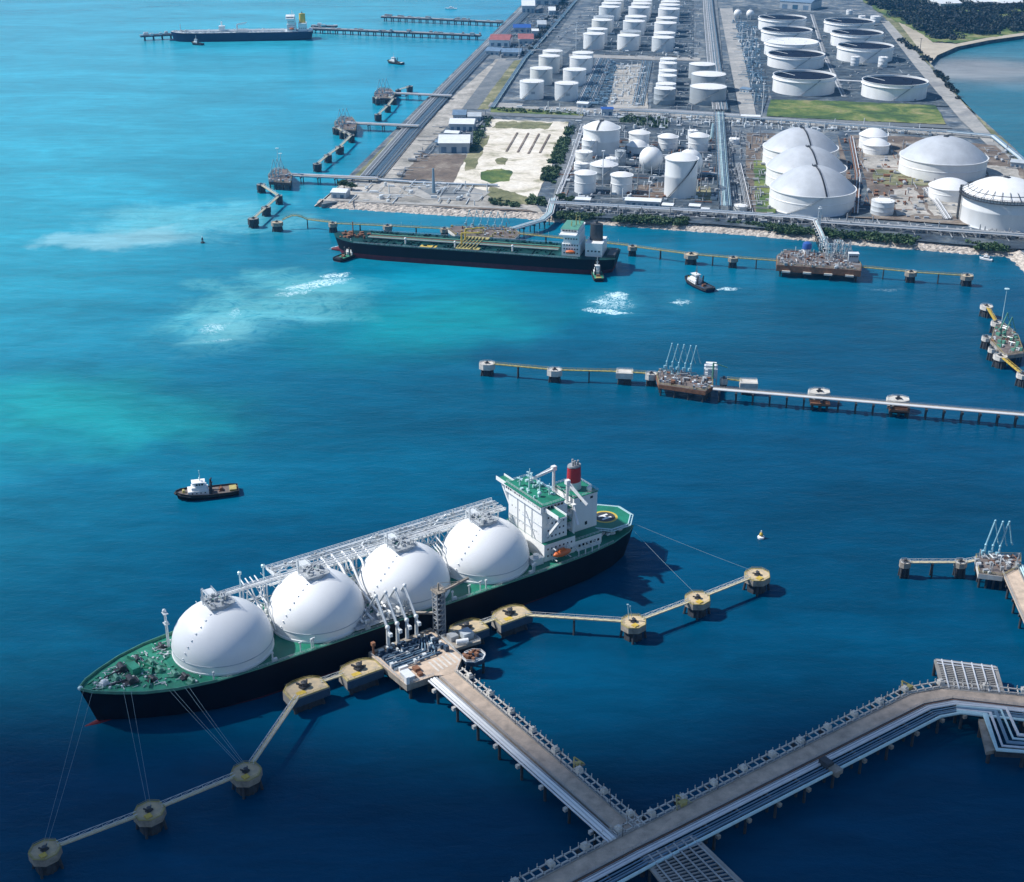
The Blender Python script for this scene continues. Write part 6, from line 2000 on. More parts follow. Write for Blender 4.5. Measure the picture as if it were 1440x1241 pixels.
for i in range(30):
    mb.obox((rnd.uniform(-18, 9.5), rnd.uniform(29.5, 47), 8.14), rnd.uniform(.4, 1.6), rnd.uniform(.4, 1.6), rnd.uniform(.6, 2.2), 0)
mb.build('fittings', 'palesteel', t)
mb = MB(); mb.box(5.4, 9, 50.5, 56.5, 8.06, 9.9); h_ = mb.build('control_hut', 'palewall', t)
mb = MB(); mb.box(5.2, 9.2, 50.3, 56.7, 9.9, 10.15); mb.build('hut_roof', 'roofwhite', h_)
mb = MB(); mb.obox((1.5, 51, 8.06), 2.4, 3, 1.6); mb.obox((2.0, 55, 8.06), 2, 2, 1.4); mb.build('red_crate', 'rust', t)
mb = MB(); mb.obox((9.5, 57, 8.06), 1.5, 2, 3.4); mb.obox((6, 48, 8.06), 4, 1.2, 2); mb.build('white_cabinet', 'white', t)
mb = MB(); rail(mb, [(11.8, 30.4, 8.05), (10.0, 57.8, 8.05), (-2.6, 58.3, 8.05)], 1.2, 2.5, .07); rail(mb, [(-19.7, 29, 8.05), (-19.7, 53, 8.05), (-12.4, 60.5, 8.05)], 1.2, 2.5, .07); rail(mb, [(9.6, 46.8, 8.05), (-8, 45.8, 8.05), (-18.6, 40.8, 8.05)], 1.2, 2.5, .07); mb.build('guard_rail', 'palesteel', t)
for k in range(6):
    mb = MB(); mb.box(-18 + k * 1.0 * 2.3, -17.1 + k * 2.3, 47 + k * .3, 55 + k * .4, 8.06, 8.09); mb.build('deck_marking', 'palecon', t)
for x in (-17, -9, -1, 8):
    for y in (31, 40, 49, 57):
        if (x, y) != (-17, 57):
            MB().tube([(x, y, -2.5), (x, y, 5.1)], .7, 8).build('pile', 'pile', t, True)
mb = MB(); mb.prism([(12.2, 30.4), (12.2, 28.6), (-20, 26.6), (-20, 28.1)], 6.2, 8.8); mb.build('fender_beam', 'oldcon', t)
mb = MB(); mb.tube([(11, 31, 8), (11, 31, 14)], .5, 8); mb.obox((11, 31, 13), 1.6, 1.6, 1.6); mb.build('fire_monitor', 'rust', t)
mb = MB()
for i in range(4):
    mb.obox((2.8 - i * 4.9, 29.6, 8.1), 4.0, 2.4, 1.0, 0)
mb.build('arm_plinth', 'oldcon', t)
for k in range(4):
    arm(SF(2.8 - 4.9 * k, 29.3 - .3 * k, 8.3), SA - math.pi / 2, 10, 17, ('white loading arm linked to the ship, leftmost of four on the platform', 'white loading arm linked to the ship, second from left of the four', 'white loading arm linked to the ship, second from right of the four', 'white loading arm linked to the ship, rightmost, beside the gangway tower')[k],
        'palesteel', False, 'loading arms of the gas carrier berth', 11, 19.3, .5)
# gangway tower
t = thing('gangway_tower', 'tall grey lattice gangway tower with a boom reaching over the ship deck', 'tower', SF(-22, 31, 8.0), SA)
mb = MB()
for sx in (-1.9, 1.9):
    for sy in (-1.9, 1.9):
        mb.beam((sx, sy, -6), (sx, sy, 21), .45)
for i in range(9):
    z0 = -3 + i * 2.6
    for (a, b) in (((-1.9, -1.9), (1.9, -1.9)), ((1.9, -1.9), (1.9, 1.9)), ((1.9, 1.9), (-1.9, 1.9)), ((-1.9, 1.9), (-1.9, -1.9))):
        mb.beam((*a, z0), (*b, z0), .3); mb.beam((*a, z0), (*b, z0 + 2.6), .22)
    mb.box(-1.8, 1.8, -1.8, 1.8, z0, z0 + .15)
mb.build('lattice_frame', 'pipegrey', t)
mb = MB(); mb.box(-.9, .9, -.9, .9, -4, 20.5); mb.build('stair_core', 'darksteel', t)
mb = MB(); mb.box(-2.6, 2.6, -2.6, 2.6, 21, 21.3); rail(mb, [(-2.5, -2.5, 21.3), (2.5, -2.5, 21.3), (2.5, 2.5, 21.3), (-2.5, 2.5, 21.3), (-2.5, -2.5, 21.3)], 1.2, 1.5); mb.tube([(0, 0, 21), (0, 0, 25)], .4, 6); mb.build('top_platform', 'oldcon', t)
mb = MB(); mb.beam((-1, 0, 20), (-17, -2.5, 20.6), .8, .9); mb.beam((-1, 0, 21.6), (-17, -2.5, 21.4), .2); mb.beam((0, 0, 25), (-12, -2, 21), .15); mb.build('boom', 'oldcon', t)
mb = MB(); mb.beam((1.5, -2, 9.4), (13, -12, 8.4), 1.2, .8); mb.build('gangway', 'oldcon', t)
# side annex by the tower
t = thing('annex_platform', 'small grey annex platform with cabins behind the gangway tower', 'platform', SF(-27, 41, 0), SA)
mb = MB(); mb.prism([(-6.5, -5), (6.8, -6), (6.8, 5), (-6.5, 6)], 6.6, 8.0); mb.build('deck', 'oldcon', t)
mb = MB(); mb.box(-5, 0, -2.5, 2.5, 8.02, 11.2); mb.build('cabin', 'palewall', t)
mb = MB(); mb.box(1.2, 5, -4, 0, 8.02, 10.4); mb.build('cabinet', 'pipegrey', t)
mb = MB(); mb.tube([(4, 2.5, 9.2), (-1, 4.2, 9.2)], 1.1, 12); mb.build('white_drum', 'white', t, True)
mb = MB(); rail(mb, [(-6.3, -4.8, 8), (6.6, -5.8, 8), (6.6, 4.8, 8), (-6.3, 5.8, 8), (-6.3, -4.8, 8)], 1.2, 2); mb.build('guard_rail', 'palesteel', t)
for x in (-5, 5):
    for y in (-4, 4):
        MB().tube([(x, y, -2.5), (x, y, 6.7)], .6, 8).build('pile', 'pile', t, True)
t = thing('octagon_platform', 'small octagonal platform with white rail and rusty red machinery beside the loading platform', 'platform', SF(-24.3, 55.5, 0), SA)
oc = [(5.2 * math.cos(R(22.5 + 45 * i)), 4.4 * math.sin(R(22.5 + 45 * i))) for i in range(8)]
mb = MB(); mb.prism(oc, 5.6, 7.6); mb.build('deck', 'bluedeck', t)
mb = MB()
for i in range(8):
    a, b = oc[i], oc[(i + 1) % 8]
    mb.beam((a[0], a[1], 8.0), (b[0], b[1], 8.0), .3, .5); mb.beam((a[0], a[1], 8.9), (b[0], b[1], 8.9), .14)
mb.build('white_parapet', 'white', t)
mb = MB()
for i in range(9):
    mb.obox((rnd.uniform(-3.4, 3.4), rnd.uniform(-3.4, 3.4), 7.6), rnd.uniform(.9, 2.4), rnd.uniform(.9, 2), rnd.uniform(.8, 2.2), rnd.random())
mb.build('machinery', 'rust', t)
for a in range(4):
    MB().tube([(4.2 * math.cos(R(45 + 90 * a)), 4.2 * math.sin(R(45 + 90 * a)), -2.5), (4.2 * math.cos(R(45 + 90 * a)), 4.2 * math.sin(R(45 + 90 * a)), 5.7)], .6, 8).build('pile', 'pile', t, True)

# ------------------------------------------------------------------ main trestles
T1a, T1b = SF(-7.6, 60.6, 0), P(884, 1172, DZ)
# road 7.6 m, pipes on the left in the photo (right of travel), service frame on the other side
trestle('approach_trestle', 'long trestle from the loading platform to the junction, white pipes on its left edge', [T1a.xy[:], T1b.xy[:]], DZ, (3.9, -3.7),
        [(-5.0, .42, 'pipegrey', .3), (-6.2, .62, 'white', .45), (-7.6, .62, 'white', .45), (-8.9, .4, 'pipe', .3)], (5.0, 7.6), 15, 'jetty trestles', lamps=30, pile_r=.6)
J = P(905, 1176, DZ)
T2 = [P(660, 1302, DZ).xy[:], P(880, 1187, DZ).xy[:], P(1290, 983, DZ).xy[:], P(1335, 975, DZ).xy[:], P(1460, 989, DZ).xy[:], P(1560, 1004, DZ).xy[:]]
trestle('main_trestle', 'widest trestle with beige road and many pipes, bending near the right edge', T2, DZ - .02, (3.9, -3.9),
        [(-4.7, .25, 'rust', .2), (-5.5, .35, 'pipegrey', .3), (-6.5, .5, 'pipe', .4), (-7.7, .55, 'pipe', .4), (-9.3, .3, 'pipeblue', .1), (-10.6, .3, 'pipeblue', .1), (-11.8, .45, 'pipeblue', .2), (-13.6, .62, 'cyansteel', .3)],
        (5.0, 8.0), 15, 'jetty trestles', lamps=45, pile_r=.6, saddle='oldcon')
# expansion loop platforms beside the main trestle
def loop_platform(label, corners, z, n, seed, m='cyansteel', elbow=None, slats=True):
    pts = [P(x, y, z) for x, y in corners]
    o = (pts[0].x, pts[0].y, 0)
    t = thing('pipe_loop_platform', label, 'platform', o, 0, 'pipe loop platforms')
    a, b, c, d = pts  # a->b far edge, d->c near edge
    mb = MB(o)
    for p, q in ((a, b), (b, c), (c, d), (d, a)):
        mb.beam(p + Vector((0, 0, -.4)), q + Vector((0, 0, -.4)), 1.4, 1.0)
    mb.build('edge_beam', 'concrete', t)
    mb = MB(o)
    for i in range(1, 15):
        k = i / 15
        mb.beam(a.lerp(d, k) + Vector((0, 0, -.1)), b.lerp(c, k) + Vector((0, 0, -.1)), .7, .5)
    mb.build('cross_beams', 'concrete', t)
    for i in range(n):
        k = (i + .6) / n
        p, q = a.lerp(b, k), d.lerp(c, k)
        MB(o).tube([p + Vector((0, 0, .5)), q + Vector((0, 0, .5))], .35, 7).build('pipe', m, t, True)
    mb = MB(o)
    mb.tube([a.lerp(d, .06) + Vector((0, 0, .5)), b.lerp(c, .06) + Vector((0, 0, .5))], .35, 7); mb.tube([a.lerp(d, .16) + Vector((0, 0, .5)), b.lerp(c, .16) + Vector((0, 0, .5))], .3, 7)
    mb.build('header_pipe', m, t, True)
    for p in (a, b, c, d, a.lerp(d, .5), b.lerp(c, .5)):
        MB(o).tube([Vector((p.x, p.y, -2.5)), p + Vector((0, 0, -.8))], .7, 8).build('pile', 'pile', t, True)
loop_platform('grid of pale beams and pipes on the far side of the trestle bend', [(1316, 928), (1400, 938), (1411, 976), (1326, 968)], DZ, 6, 1, 'pipe')
t = thing('pipe_loop', 'bank of pale blue pipes stepping down from the trestle bend toward the right edge', 'pipes', (P(1405, 1030, DZ).x, P(1405, 1030, DZ).y, 0), 0, 'pipe loops')
o = t.location
for k in range(5):
    a, b, c, d = P(1345, 1001.5 - k * 2.2, DZ), P(1385 + k * 7.5, 1006 - k * 2.0, DZ), P(1402 + k * 7.5, 1056 - k * 5.2, DZ), P(1530, 1066 - k * 5.2, DZ)
    MB(o).tube([q + Vector((0, 0, .5)) for q in (a, b, c, d)], .62 if k % 2 == 0 else .42, 8).build('pipe', ('cyansteel', 'pipe', 'pipeblue', 'cyansteel', 'pipe')[k], t, True)
mb = MB(o); q = [P(x, y, DZ - 1).xy[:] for x, y in ((1376, 1012), (1386, 1012), (1399, 1056), (1387, 1058))]; mb.prism(q, 5.6, 7.2); mb.build('support_slab', 'oldcon', t)
mb = MB(o); q = [P(x, y, DZ - 1).xy[:] for x, y in ((1398, 1050), (1540, 1058), (1540, 1066), (1400, 1060))]; mb.prism(q, 5.4, 7.1); mb.build('pipe_beam', 'pile', t)
for (x, y) in ((1380, 1016), (1392, 1052), (1440, 1058), (1500, 1062)):
    p = P(x, y, DZ - 1)
    MB(o).tube([(p.x, p.y, -2.5), (p.x, p.y, 5.6)], .8, 8).build('pile', 'pile', t, True)
loop_platform('dark grid of beams and pipes at the bottom edge below the junction', [(905, 1207), (975, 1176), (1050, 1248), (950, 1262)], DZ, 6, 2, 'pipegrey')
# little frames on the trestle side and a valve station
def station(px, py, label, m='oldyellow', nm='valve_station', s=1.0):
    p = P(px, py, DZ)
    t = thing(nm, label, 'valve station', p, R(35), 'stations along the trestles')
    mb = MB(); mb.prism([(-4 * s, -2.5 * s), (4 * s, -2.5 * s), (1 * s, 3.5 * s)], -.6, 0); mb.build('bracket_deck', 'oldcon', t)
    mb = MB(); mb.beam((-3.5 * s, -2 * s, 0), (0, 2.5 * s, 2.2), .5); mb.beam((3.5 * s, -2 * s, 0), (0, 2.5 * s, 2.2), .5); mb.obox((0, -1, 0), 3 * s, 2 * s, 1.6); mb.build('frame', m, t)
    MB().tube([(0, 2.4 * s, -10.4), (0, 2.4 * s, -.5)], .5, 8).build('pile', 'pile', t, True)
station(957, 1130, 'triangular bracket frame on the junction side of the main trestle, nearest the junction')
station(1274, 968, 'triangular bracket frame beside the trestle bend')
station(811, 1075, 'small pale bracket frame on the service side of the approach trestle', s=.7)
t = thing('valve_box', 'dark valve box where the pipes jog in the middle of the main trestle', 'valve station', P(1158, 1075, DZ), R(34.7), 'stations along the trestles')
mb = MB(); mb.box(-1.6, 1.6, -3.6, 1.2, .1, 2.6); mb.build('box', 'darksteel', t)
mb = MB(); mb.box(-1.4, 2.6, -7.4, -3.4, -.6, 1.3); mb.build('pump', 'oldcon', t)
# corner fillet of the road at the junction
mb = MB(); mb.prism([P(x, y, DZ).xy[:] for x, y in ((866, 1147), (892, 1141), (912, 1163), (945, 1150), (905, 1186), (872, 1196), (838, 1200))], DZ - .5, DZ + .012)
tag(mb.build('junction_slab', 'deckbeige'), 'beige road slab widening the corner where the two trestles meet', 'slab')

# mooring lines
def line(a, b, label, sag=.5):
    a, b = Vector(a), Vector(b)
    mb = MB(a)
    pts = []
    for i in range(13):
        k = i / 12
        p = a.lerp(b, k)
        p.z -= sag * 4 * k * (1 - k)
        pts.append(p)
    mb.tube(pts, .055, 5)
    tag(mb.build('mooring_line', 'rope'), label, 'rope', 'mooring lines')
def dk(k):
    p, w, a = DOLPH[k]
    return Vector((p.x, p.y, DZ + 1.4))
for k, (x, y, d, dx, lb) in enumerate(((126, 2, 'm1', -.6, 'mooring line from the stem to the bottom left dolphin, outer of its pair'), (123.5, 5.2, 'm1', .8, 'mooring line from the stem to the bottom left dolphin, inner of its pair'),
                                 (113, 11.6, 'm2', -.5, 'mooring line from the bow to the middle bow dolphin, left of its pair'), (110.5, 13.2, 'm2', .8, 'mooring line from the bow to the middle bow dolphin, right of its pair'),
                                 (97, 18.6, 'm3', -1, 'mooring line to the nearest bow dolphin, leftmost of its four'), (95.5, 19.2, 'm3', -.3, 'mooring line to the nearest bow dolphin, second of its four'),
                                 (91, 20.2, 'm3', .4, 'mooring line to the nearest bow dolphin, third of its four'), (89.5, 20.6, 'm3', 1.1, 'mooring line to the nearest bow dolphin, rightmost of its four'),
                                 (-146, 8, 'm6', 0, 'faint mooring line from the stern to the farthest stern dolphin'), (-143.5, 11, 'm5', 0, 'faint mooring line from the stern to the middle stern dolphin'),
                                 )):
    line(SF(x, y, 16.6 + (1.5 if x > 100 else 0)), dk(d) + Vector((dx, 0, 0)), lb)
for key, lb in (('m4', 'thin twin masts on the dolphin nearest the stern'),):
    p, w_, a = DOLPH[key]
    t = thing('lamp_mast', lb, 'mast', (p.x - 2, p.y + 1.5, DZ + .1), 0, 'dolphin masts')
    mb = MB(); mb.tube([(0, 0, 0), (-.8, 0, 8)], .16, 6); mb.tube([(1.6, 0, 0), (.2, 0, 7)], .14, 6); mb.build('pole', 'cyansteel', t)
    mb = MB(); mb.obox((-.8, 0, 7.8), .9, .5, .4); mb.obox((.2, 0, 6.9), .8, .5, .4); mb.build('head', 'cyansteel', t)

# ------------------------------------------------------------------ generic small berth platform
def berth(label, corners, z, arms=(), rot=0.0, edge='oldcon', deck='oldcon', seed=0, arm_m='palesteel', arm_h=6, arm_up=12, fittings=40, fm='pipegrey', armlabel='', group='berth platforms', crane=None, thick=2.6, fender=False):
    pts = [P(x, y, z) for x, y in corners]
    c = sum(pts, Vector()) / len(pts)
    o = Vector((c.x, c.y, 0))
    t = thing('berth_platform', label, 'platform', o, 0, group)
    loc = [(p.x - o.x, p.y - o.y) for p in pts]
    rnd = random.Random(seed)
    mb = MB(); mb.prism(loc, z - thick, z - .02); mb.build('deck_edge', edge, t)
    mb = MB(); mb.prism([(x * .985, y * .985) for x, y in loc], z - .015, z + .1); mb.build('deck', deck, t)
    xs, ys = [q[0] for q in loc], [q[1] for q in loc]
    for mm, cnt in ((fm, fittings), ('palesteel', fittings // 2), ('rust', fittings // 4)):
        mb = MB()
        k = 0
        while k < cnt:
            x, y = rnd.uniform(min(xs), max(xs)) * .9, rnd.uniform(min(ys), max(ys)) * .9
            if not inside((x, y), loc):
                continue
            k += 1
            u = rnd.random()
            if u < .55:
                mb.obox((x, y, z + .1), rnd.uniform(.6, 2.6), rnd.uniform(.6, 2.2), rnd.uniform(.6, 2.4), rot)
            elif u < .85:
                L = rnd.uniform(2, 8)
                q = rot2(L / 2, 0, rot + rnd.choice((0, 1.57)))
                a_, b_ = (x - q[0], y - q[1]), (x + q[0], y + q[1])
                if inside(a_, loc) and inside(b_, loc):
                    zz = z + rnd.uniform(.5, 2.6)
                    mb.tube([(*a_, zz), (*b_, zz)], rnd.uniform(.18, .4), 5); mb.beam((*a_, z), (*a_, zz), .2); mb.beam((*b_, z), (*b_, zz), .2)
            else:
                mb.tube([(x, y, z), (x, y, z + rnd.uniform(2.5, 5))], .3, 6)
        mb.build('fittings' if mm == fm else ('machinery' if mm == 'rust' else 'pipework'), mm, t)
    mb = MB(); e = [(x * .97, y * .97, z + .1) for x, y in loc]; rail(mb, e + [e[0]], 1.2, 3, .08); mb.build('guard_rail', 'oldyellow', t)
    n = len(loc)
    for i in range(n):
        for k in (0, .33, .66):
            a, b = loc[i], loc[(i + 1) % n]
            x, y = (a[0] + (b[0] - a[0]) * k) * .9, (a[1] + (b[1] - a[1]) * k) * .9
            MB().tube([(x, y, -2.5), (x, y, z - thick + .1)], .6, 7).build('pile', 'pile', t, True)
    if fender:
        for i in range(4):
            k = .12 + .25 * i
            a, b = Vector(loc[0]), Vector(loc[1])
            p = a.lerp(b, k)
            d = (b - a).normalized()
            nrm = Vector((d.y, -d.x)) * 1.0
            mb = MB(); mb.obox((p.x + nrm.x, p.y + nrm.y, z - 5.4), 6.5, 1.6, 1.4, math.atan2(d.y, d.x)); mb.build('fender_panel', 'palecon', t)
    if crane:
        mb = MB(); p = P(*crane, z); x, y = p.x - o.x, p.y - o.y
        mb.tube([(x, y, z), (x, y, z + 11)], .6, 8); mb.beam((x, y, z + 11), (x + 9, y - 1, z + 8), .5); mb.build('deck_crane', 'greenp', t)
    for k, (x, y) in enumerate(arms):
        p = P(x, y, z)
        arm((p.x, p.y, z + .1), (.15, .0, .25, .1, .3, .05)[k % 6], arm_h, 12, f'{armlabel}, {["leftmost", "second", "third", "fourth", "fifth", "sixth", "seventh"][k]} counting from the left', arm_m, True, 'parked ' + armlabel, arm_up, r=.32)
    return t

# ------------------------------------------------------------------ right-hand berth with three cyan arms
GR = 'right berth dolphins'
dolphin('r1', 1273, 791, 15, 'small dolphin at the left tip of the right-hand berth', GR, 0, 'oct', 'palecon', 'oldcon', yellow=False)
dolphin('r2', 1351, 791, 17, 'small dolphin against the right-hand berth platform', GR, 0, 'oct', 'palecon', 'oldcon', yellow=False)
link('r1', 'r2', 'pale catwalk to the tip dolphin of the right-hand berth', 'right berth catwalks', supports=(.5,))
catwalk(P(1356, 791, DZ), P(1373, 788, DZ), 'stub catwalk joining the right-hand platform', 'right berth catwalks', supports=())
berth('rusty concrete platform with three tall cyan loading arms at the right edge', [(1376, 807), (1410, 811), (1436, 797), (1436, 781), (1404, 780), (1371, 782)], DZ, [(1384, 782), (1394, 783), (1404, 784)], R(10), 'palecon', 'darkdeck', 3, 'armblue', 6, 13, 30, 'pipegrey', 'cyan loading arms of the right-hand berth')
trestle('branch_trestle', 'beige trestle road running off the right edge from the right-hand berth', [P(1417, 795, DZ).xy[:], P(1438, 842, DZ).xy[:], P(1480, 935, DZ).xy[:], P(1500, 985, DZ).xy[:]], DZ - .04, (4.2, -4.0), [(5.4, .5, 'cyansteel', .4), (6.6, .5, 'cyansteel', .4), (7.8, .4, 'pipe', .4)], None, 13, 'jetty trestles', pile_r=.6)

# ------------------------------------------------------------------ middle row berth
GM = 'dolphins of the middle berth row'
for key, px, py, w, lb in (('c1', 685, 511.5, 22, 'white-sided dolphin at the left tip of the middle berth row'), ('c2', 780, 520.5, 21, 'white-sided dolphin second from the left in the middle berth row'),
                           ('c3', 878.5, 523, 24, 'white-sided dolphin third from the left in the middle berth row'), ('c4', 916, 526, 17, 'small dolphin tucked against the left end of the middle platform'),
                           ('c5', 1018, 533, 11, 'small dolphin tucked against the right end of the middle platform'), ('c6', 1053, 537, 25, 'white dolphin just right of the middle platform'),
                           ('c7', 1152, 551, 30, 'white dolphin behind the long pipe trestle, left of the two'), ('c8', 1263, 561.5, 31, 'white dolphin behind the long pipe trestle, right of the two')):
    dolphin(key, px, py, w, lb, GM, R(-6), 'box' if key in ('c6', 'c3') else 'oct', 'palecon', 'palecon', yellow=False, asp=.72, thick=3.6, hook=key not in ('c3', 'c6'))
GMW = 'catwalks of the middle berth row'
link('c1', 'c2', 'greenish catwalk between the two leftmost middle-row dolphins', GMW, m='oldyellow', supports=(.45,), railm='oldyellow')
link('c2', 'c3', 'greenish catwalk between the second and third middle-row dolphins', GMW, m='oldyellow', supports=(.5,), railm='oldyellow')
link('c3', 'c4', 'short catwalk from the third middle-row dolphin to the platform dolphin', GMW, m='oldyellow', supports=(), railm='oldyellow')
link('c5', 'c6', 'short catwalk right of the middle platform', GMW, m='oldyellow', supports=(), railm='oldyellow')
berth('rusty platform of the middle berth row with white loading arms', [(926, 541), (992, 551), (1003, 543), (1003, 533), (928, 520.5), (922, 527)], DZ, [(937, 525), (945, 526), (954, 527), (963, 528), (971, 529)], R(-9), 'rust', 'darkdeck', 5, 'armblue', 8, 12, 60, 'pipegrey', 'pale loading arms of the middle berth', crane=(1002, 533))
t = thing('pipe_tower', 'pale boxy pipe tower at the root of the middle pipe trestle', 'tower', P(998, 545, 0), R(-9))
mb = MB()
for x in (-4, 4):
    for y in (-4, 4):
        mb.beam((x, y, -2), (x, y, 14), .7)
for z in (8, 11, 14):
    mb.box(-4.3, 4.3, -4.3, 4.3, z, z + .4)
mb.build('frame', 'palesteel', t)
mb = MB(); mb.box(-3.4, 3.4, -3.4, 3.4, 14.42, 16.4); mb.build('cabin', 'white', t)
trestle('pipe_trestle', 'long straight white pipe trestle on dark piles leaving the middle platform', [P(1003, 546, DZ).xy[:], P(1445, 583, DZ).xy[:], P(1600, 596, DZ).xy[:]], DZ, (1.2, -1.0),
        [(-1.9, .4, 'pipe', .4), (-2.9, .42, 'white', .4), (-3.8, .3, 'pipegrey', .3)], None, 10.5, 'jetty trestles', 'palecon', pile_r=.55, saddle='pile')
for k, (x, y) in enumerate(((1152, 577), (1263, 586))):
    t = thing('pile_shade_base', ('dark red pile base under the pipe trestle, left of the two', 'dark red pile base under the pipe trestle, right of the two')[k], 'pile base', P(x, y, 0), R(-8), 'trestle pile bases')
    mb = MB(); mb.box(-6, 6, -3, 3, 4.2, 5.6); mb.build('cap', 'rust', t)
    for i in (-4.5, 0, 4.5):
        MB().tube([(i, 0, -2.5), (i, 0, 4.3)], .8, 8).build('pile', 'pile', t, True)

# ------------------------------------------------------------------ upper right berth
GU = 'dolphins of the upper right berth'
for key, px, py, w, lb in (('u1', 1387.5, 431, 17, 'white dolphin at the top of the upper right berth'), ('u2', 1401, 454, 14, 'white dolphin second from the top of the upper right berth'), ('u3', 1387, 475, 12, 'small dolphin on the left flank of the upper right berth'),
                           ('u4', 1395.5, 491, 11, 'small dolphin below its neighbour on the left flank of the upper right berth'), ('u5', 1407, 501, 19, 'white dolphin at the foot of the upper right platform'), ('u6', 1438, 527, 16, 'white dolphin at the lower tip of the upper right berth')):
    dolphin(key, px, py, w, lb, GU, R(-50), 'oct', 'palecon', 'palecon', yellow=False)
berth('rusty platform of the upper right berth with greenish gear', [(1393, 478), (1412, 501), (1440, 497), (1432, 473), (1412, 456), (1398, 462)], DZ, [(1407, 470), (1413, 476)], R(-50), 'oldcon', 'darkdeck', 8, 'greenp', 6, 9, 30, 'greenp', 'greenish loading arms of the upper right berth')
link('u1', 'u2', 'yellow catwalk at the top of the upper right berth', 'upper right catwalks', m='yellow', supports=(), railm='yellow')
link('u5', 'u6', 'yellow catwalk at the lower end of the upper right berth', 'upper right catwalks', m='yellow', supports=(), railm='yellow')
catwalk(P(1441, 527, DZ), P(1480, 552, DZ), 'yellow catwalk running off the right edge below the upper right berth', 'upper right catwalks', m='yellow', supports=(), railm='yellow')
mast(1409, 452, 24, 'thin pale mast with lamp on the upper right berth', z=DZ, r=.25, m='cyansteel')

# ------------------------------------------------------------------ tanker berth along the revetment
GT = 'dolphins of the tanker berth'
for key, px, py, w, lb in (('t1', 389.5, 313, 16, 'squat dolphin at the left tip of the tanker berth, below the curved catwalk'), ('t2', 468, 314.5, 12, 'dolphin at the bow of the berthed tanker'), ('t3', 545, 318, 13, 'yellowish dolphin behind the fore deck of the berthed tanker'),
                           ('t4', 625, 322, 12, 'brownish dolphin at the left end of the tanker loading platform'), ('t5', 889.5, 347, 13, 'dolphin just behind the stern of the berthed tanker'), ('t6', 972, 358, 20, 'brownish dolphin beyond the navy tug'),
                           ('t7', 1031, 363, 14, 'brownish dolphin left of the blue-tank platform'), ('t8', 1281, 383, 16, 'dolphin right of the blue-tank platform'), ('t9', 1360, 388, 17, 'dolphin at the right tip of the blue-tank berth')):
    dolphin(key, px, py, w, lb, GT, R(-8), 'oct', 'dolphintop', 'oldcon', yellow=False, thick=3.0)
GTW = 'catwalks of the tanker berth'
catwalk(P(397, 310, DZ), P(432, 309, DZ), 'arched catwalk beside the squat left tip dolphin', GTW, m='oldyellow', supports=(1.0,), arch=4.0, railm='oldyellow')
catwalk(P(432, 309, DZ), P(466, 313, DZ), 'catwalk between the arched span and the bow dolphin', GTW, m='oldyellow', supports=(), railm='oldyellow')
link('t2', 't3', 'catwalk behind the bow of the berthed tanker', GTW, m='oldyellow', supports=(.5,), railm='oldyellow')
link('t3', 't4', 'catwalk behind the fore deck of the berthed tanker', GTW, m='oldyellow', supports=(.5,), railm='oldyellow')
catwalk(P(730, 329, DZ), P(884, 345.5, DZ), 'catwalk behind the aft half of the berthed tanker', GTW, m='oldyellow', supports=(.25, .5, .75), railm='oldyellow')
link('t5', 't6', 'yellowish catwalk from the stern dolphin toward the navy tug', GTW, m='oldyellow', supports=(.5,), railm='oldyellow')
link('t6', 't7', 'yellowish catwalk beyond the navy tug', GTW, m='oldyellow', supports=(.5,), railm='oldyellow')
catwalk(P(1036, 363, DZ), P(1092, 367, DZ), 'yellowish catwalk reaching the blue-tank platform from the left', GTW, m='oldyellow', supports=(.5,), railm='oldyellow')
catwalk(P(1211, 376, DZ), P(1275, 382, DZ), 'greenish catwalk leaving the blue-tank platform to the right', GTW, m='oldyellow', supports=(.5,), railm='oldyellow')
link('t8', 't9', 'greenish catwalk to the right tip of the blue-tank berth', GTW, m='oldyellow', supports=(.5,), railm='oldyellow')
berth('pale loading platform behind the middle of the berthed tanker', [(640, 331), (724, 336), (732, 328), (718, 320), (640, 318), (628, 322)], DZ, [(656, 320), (666, 321), (676, 322), (686, 322.5), (696, 323), (706, 323.5)], R(-8), 'palecon', 'darkdeck', 11, 'armblue', 6, 9, 46, 'oldyellow', 'white loading arms behind the berthed tanker')
trestle('shore_trestle', 'pale pipe trestle curving from the shore to the tanker loading platform', [P(778, 281, DZ).xy[:], P(773, 301, DZ).xy[:], P(762, 310.5, DZ).xy[:], P(720, 323, DZ).xy[:]], DZ, (2.4, -2.4), [(1.6, .6, 'cyansteel', 1.2), (.2, .6, 'pipe', 1.2), (-1.2, .6, 'cyansteel', 1.2), (3.2, .5, 'pipe', .6), (-3.2, .5, 'pipe', .6)], None, 14, 'jetty trestles', 'palecon', rails=False)
berth('large rusty platform with a blue tank and pipe gantry in front of the rock revetment', [(1092, 373), (1211, 381), (1212, 372), (1202, 359), (1105, 352), (1092, 360)], DZ + 2, [(1172, 366), (1180, 366.5), (1188, 367)], R(-5), 'rust', 'darkdeck', 13, 'pipegrey', 6, 9, 120, 'pipegrey', 'grey loading arms of the blue-tank platform', fender=True, thick=5)
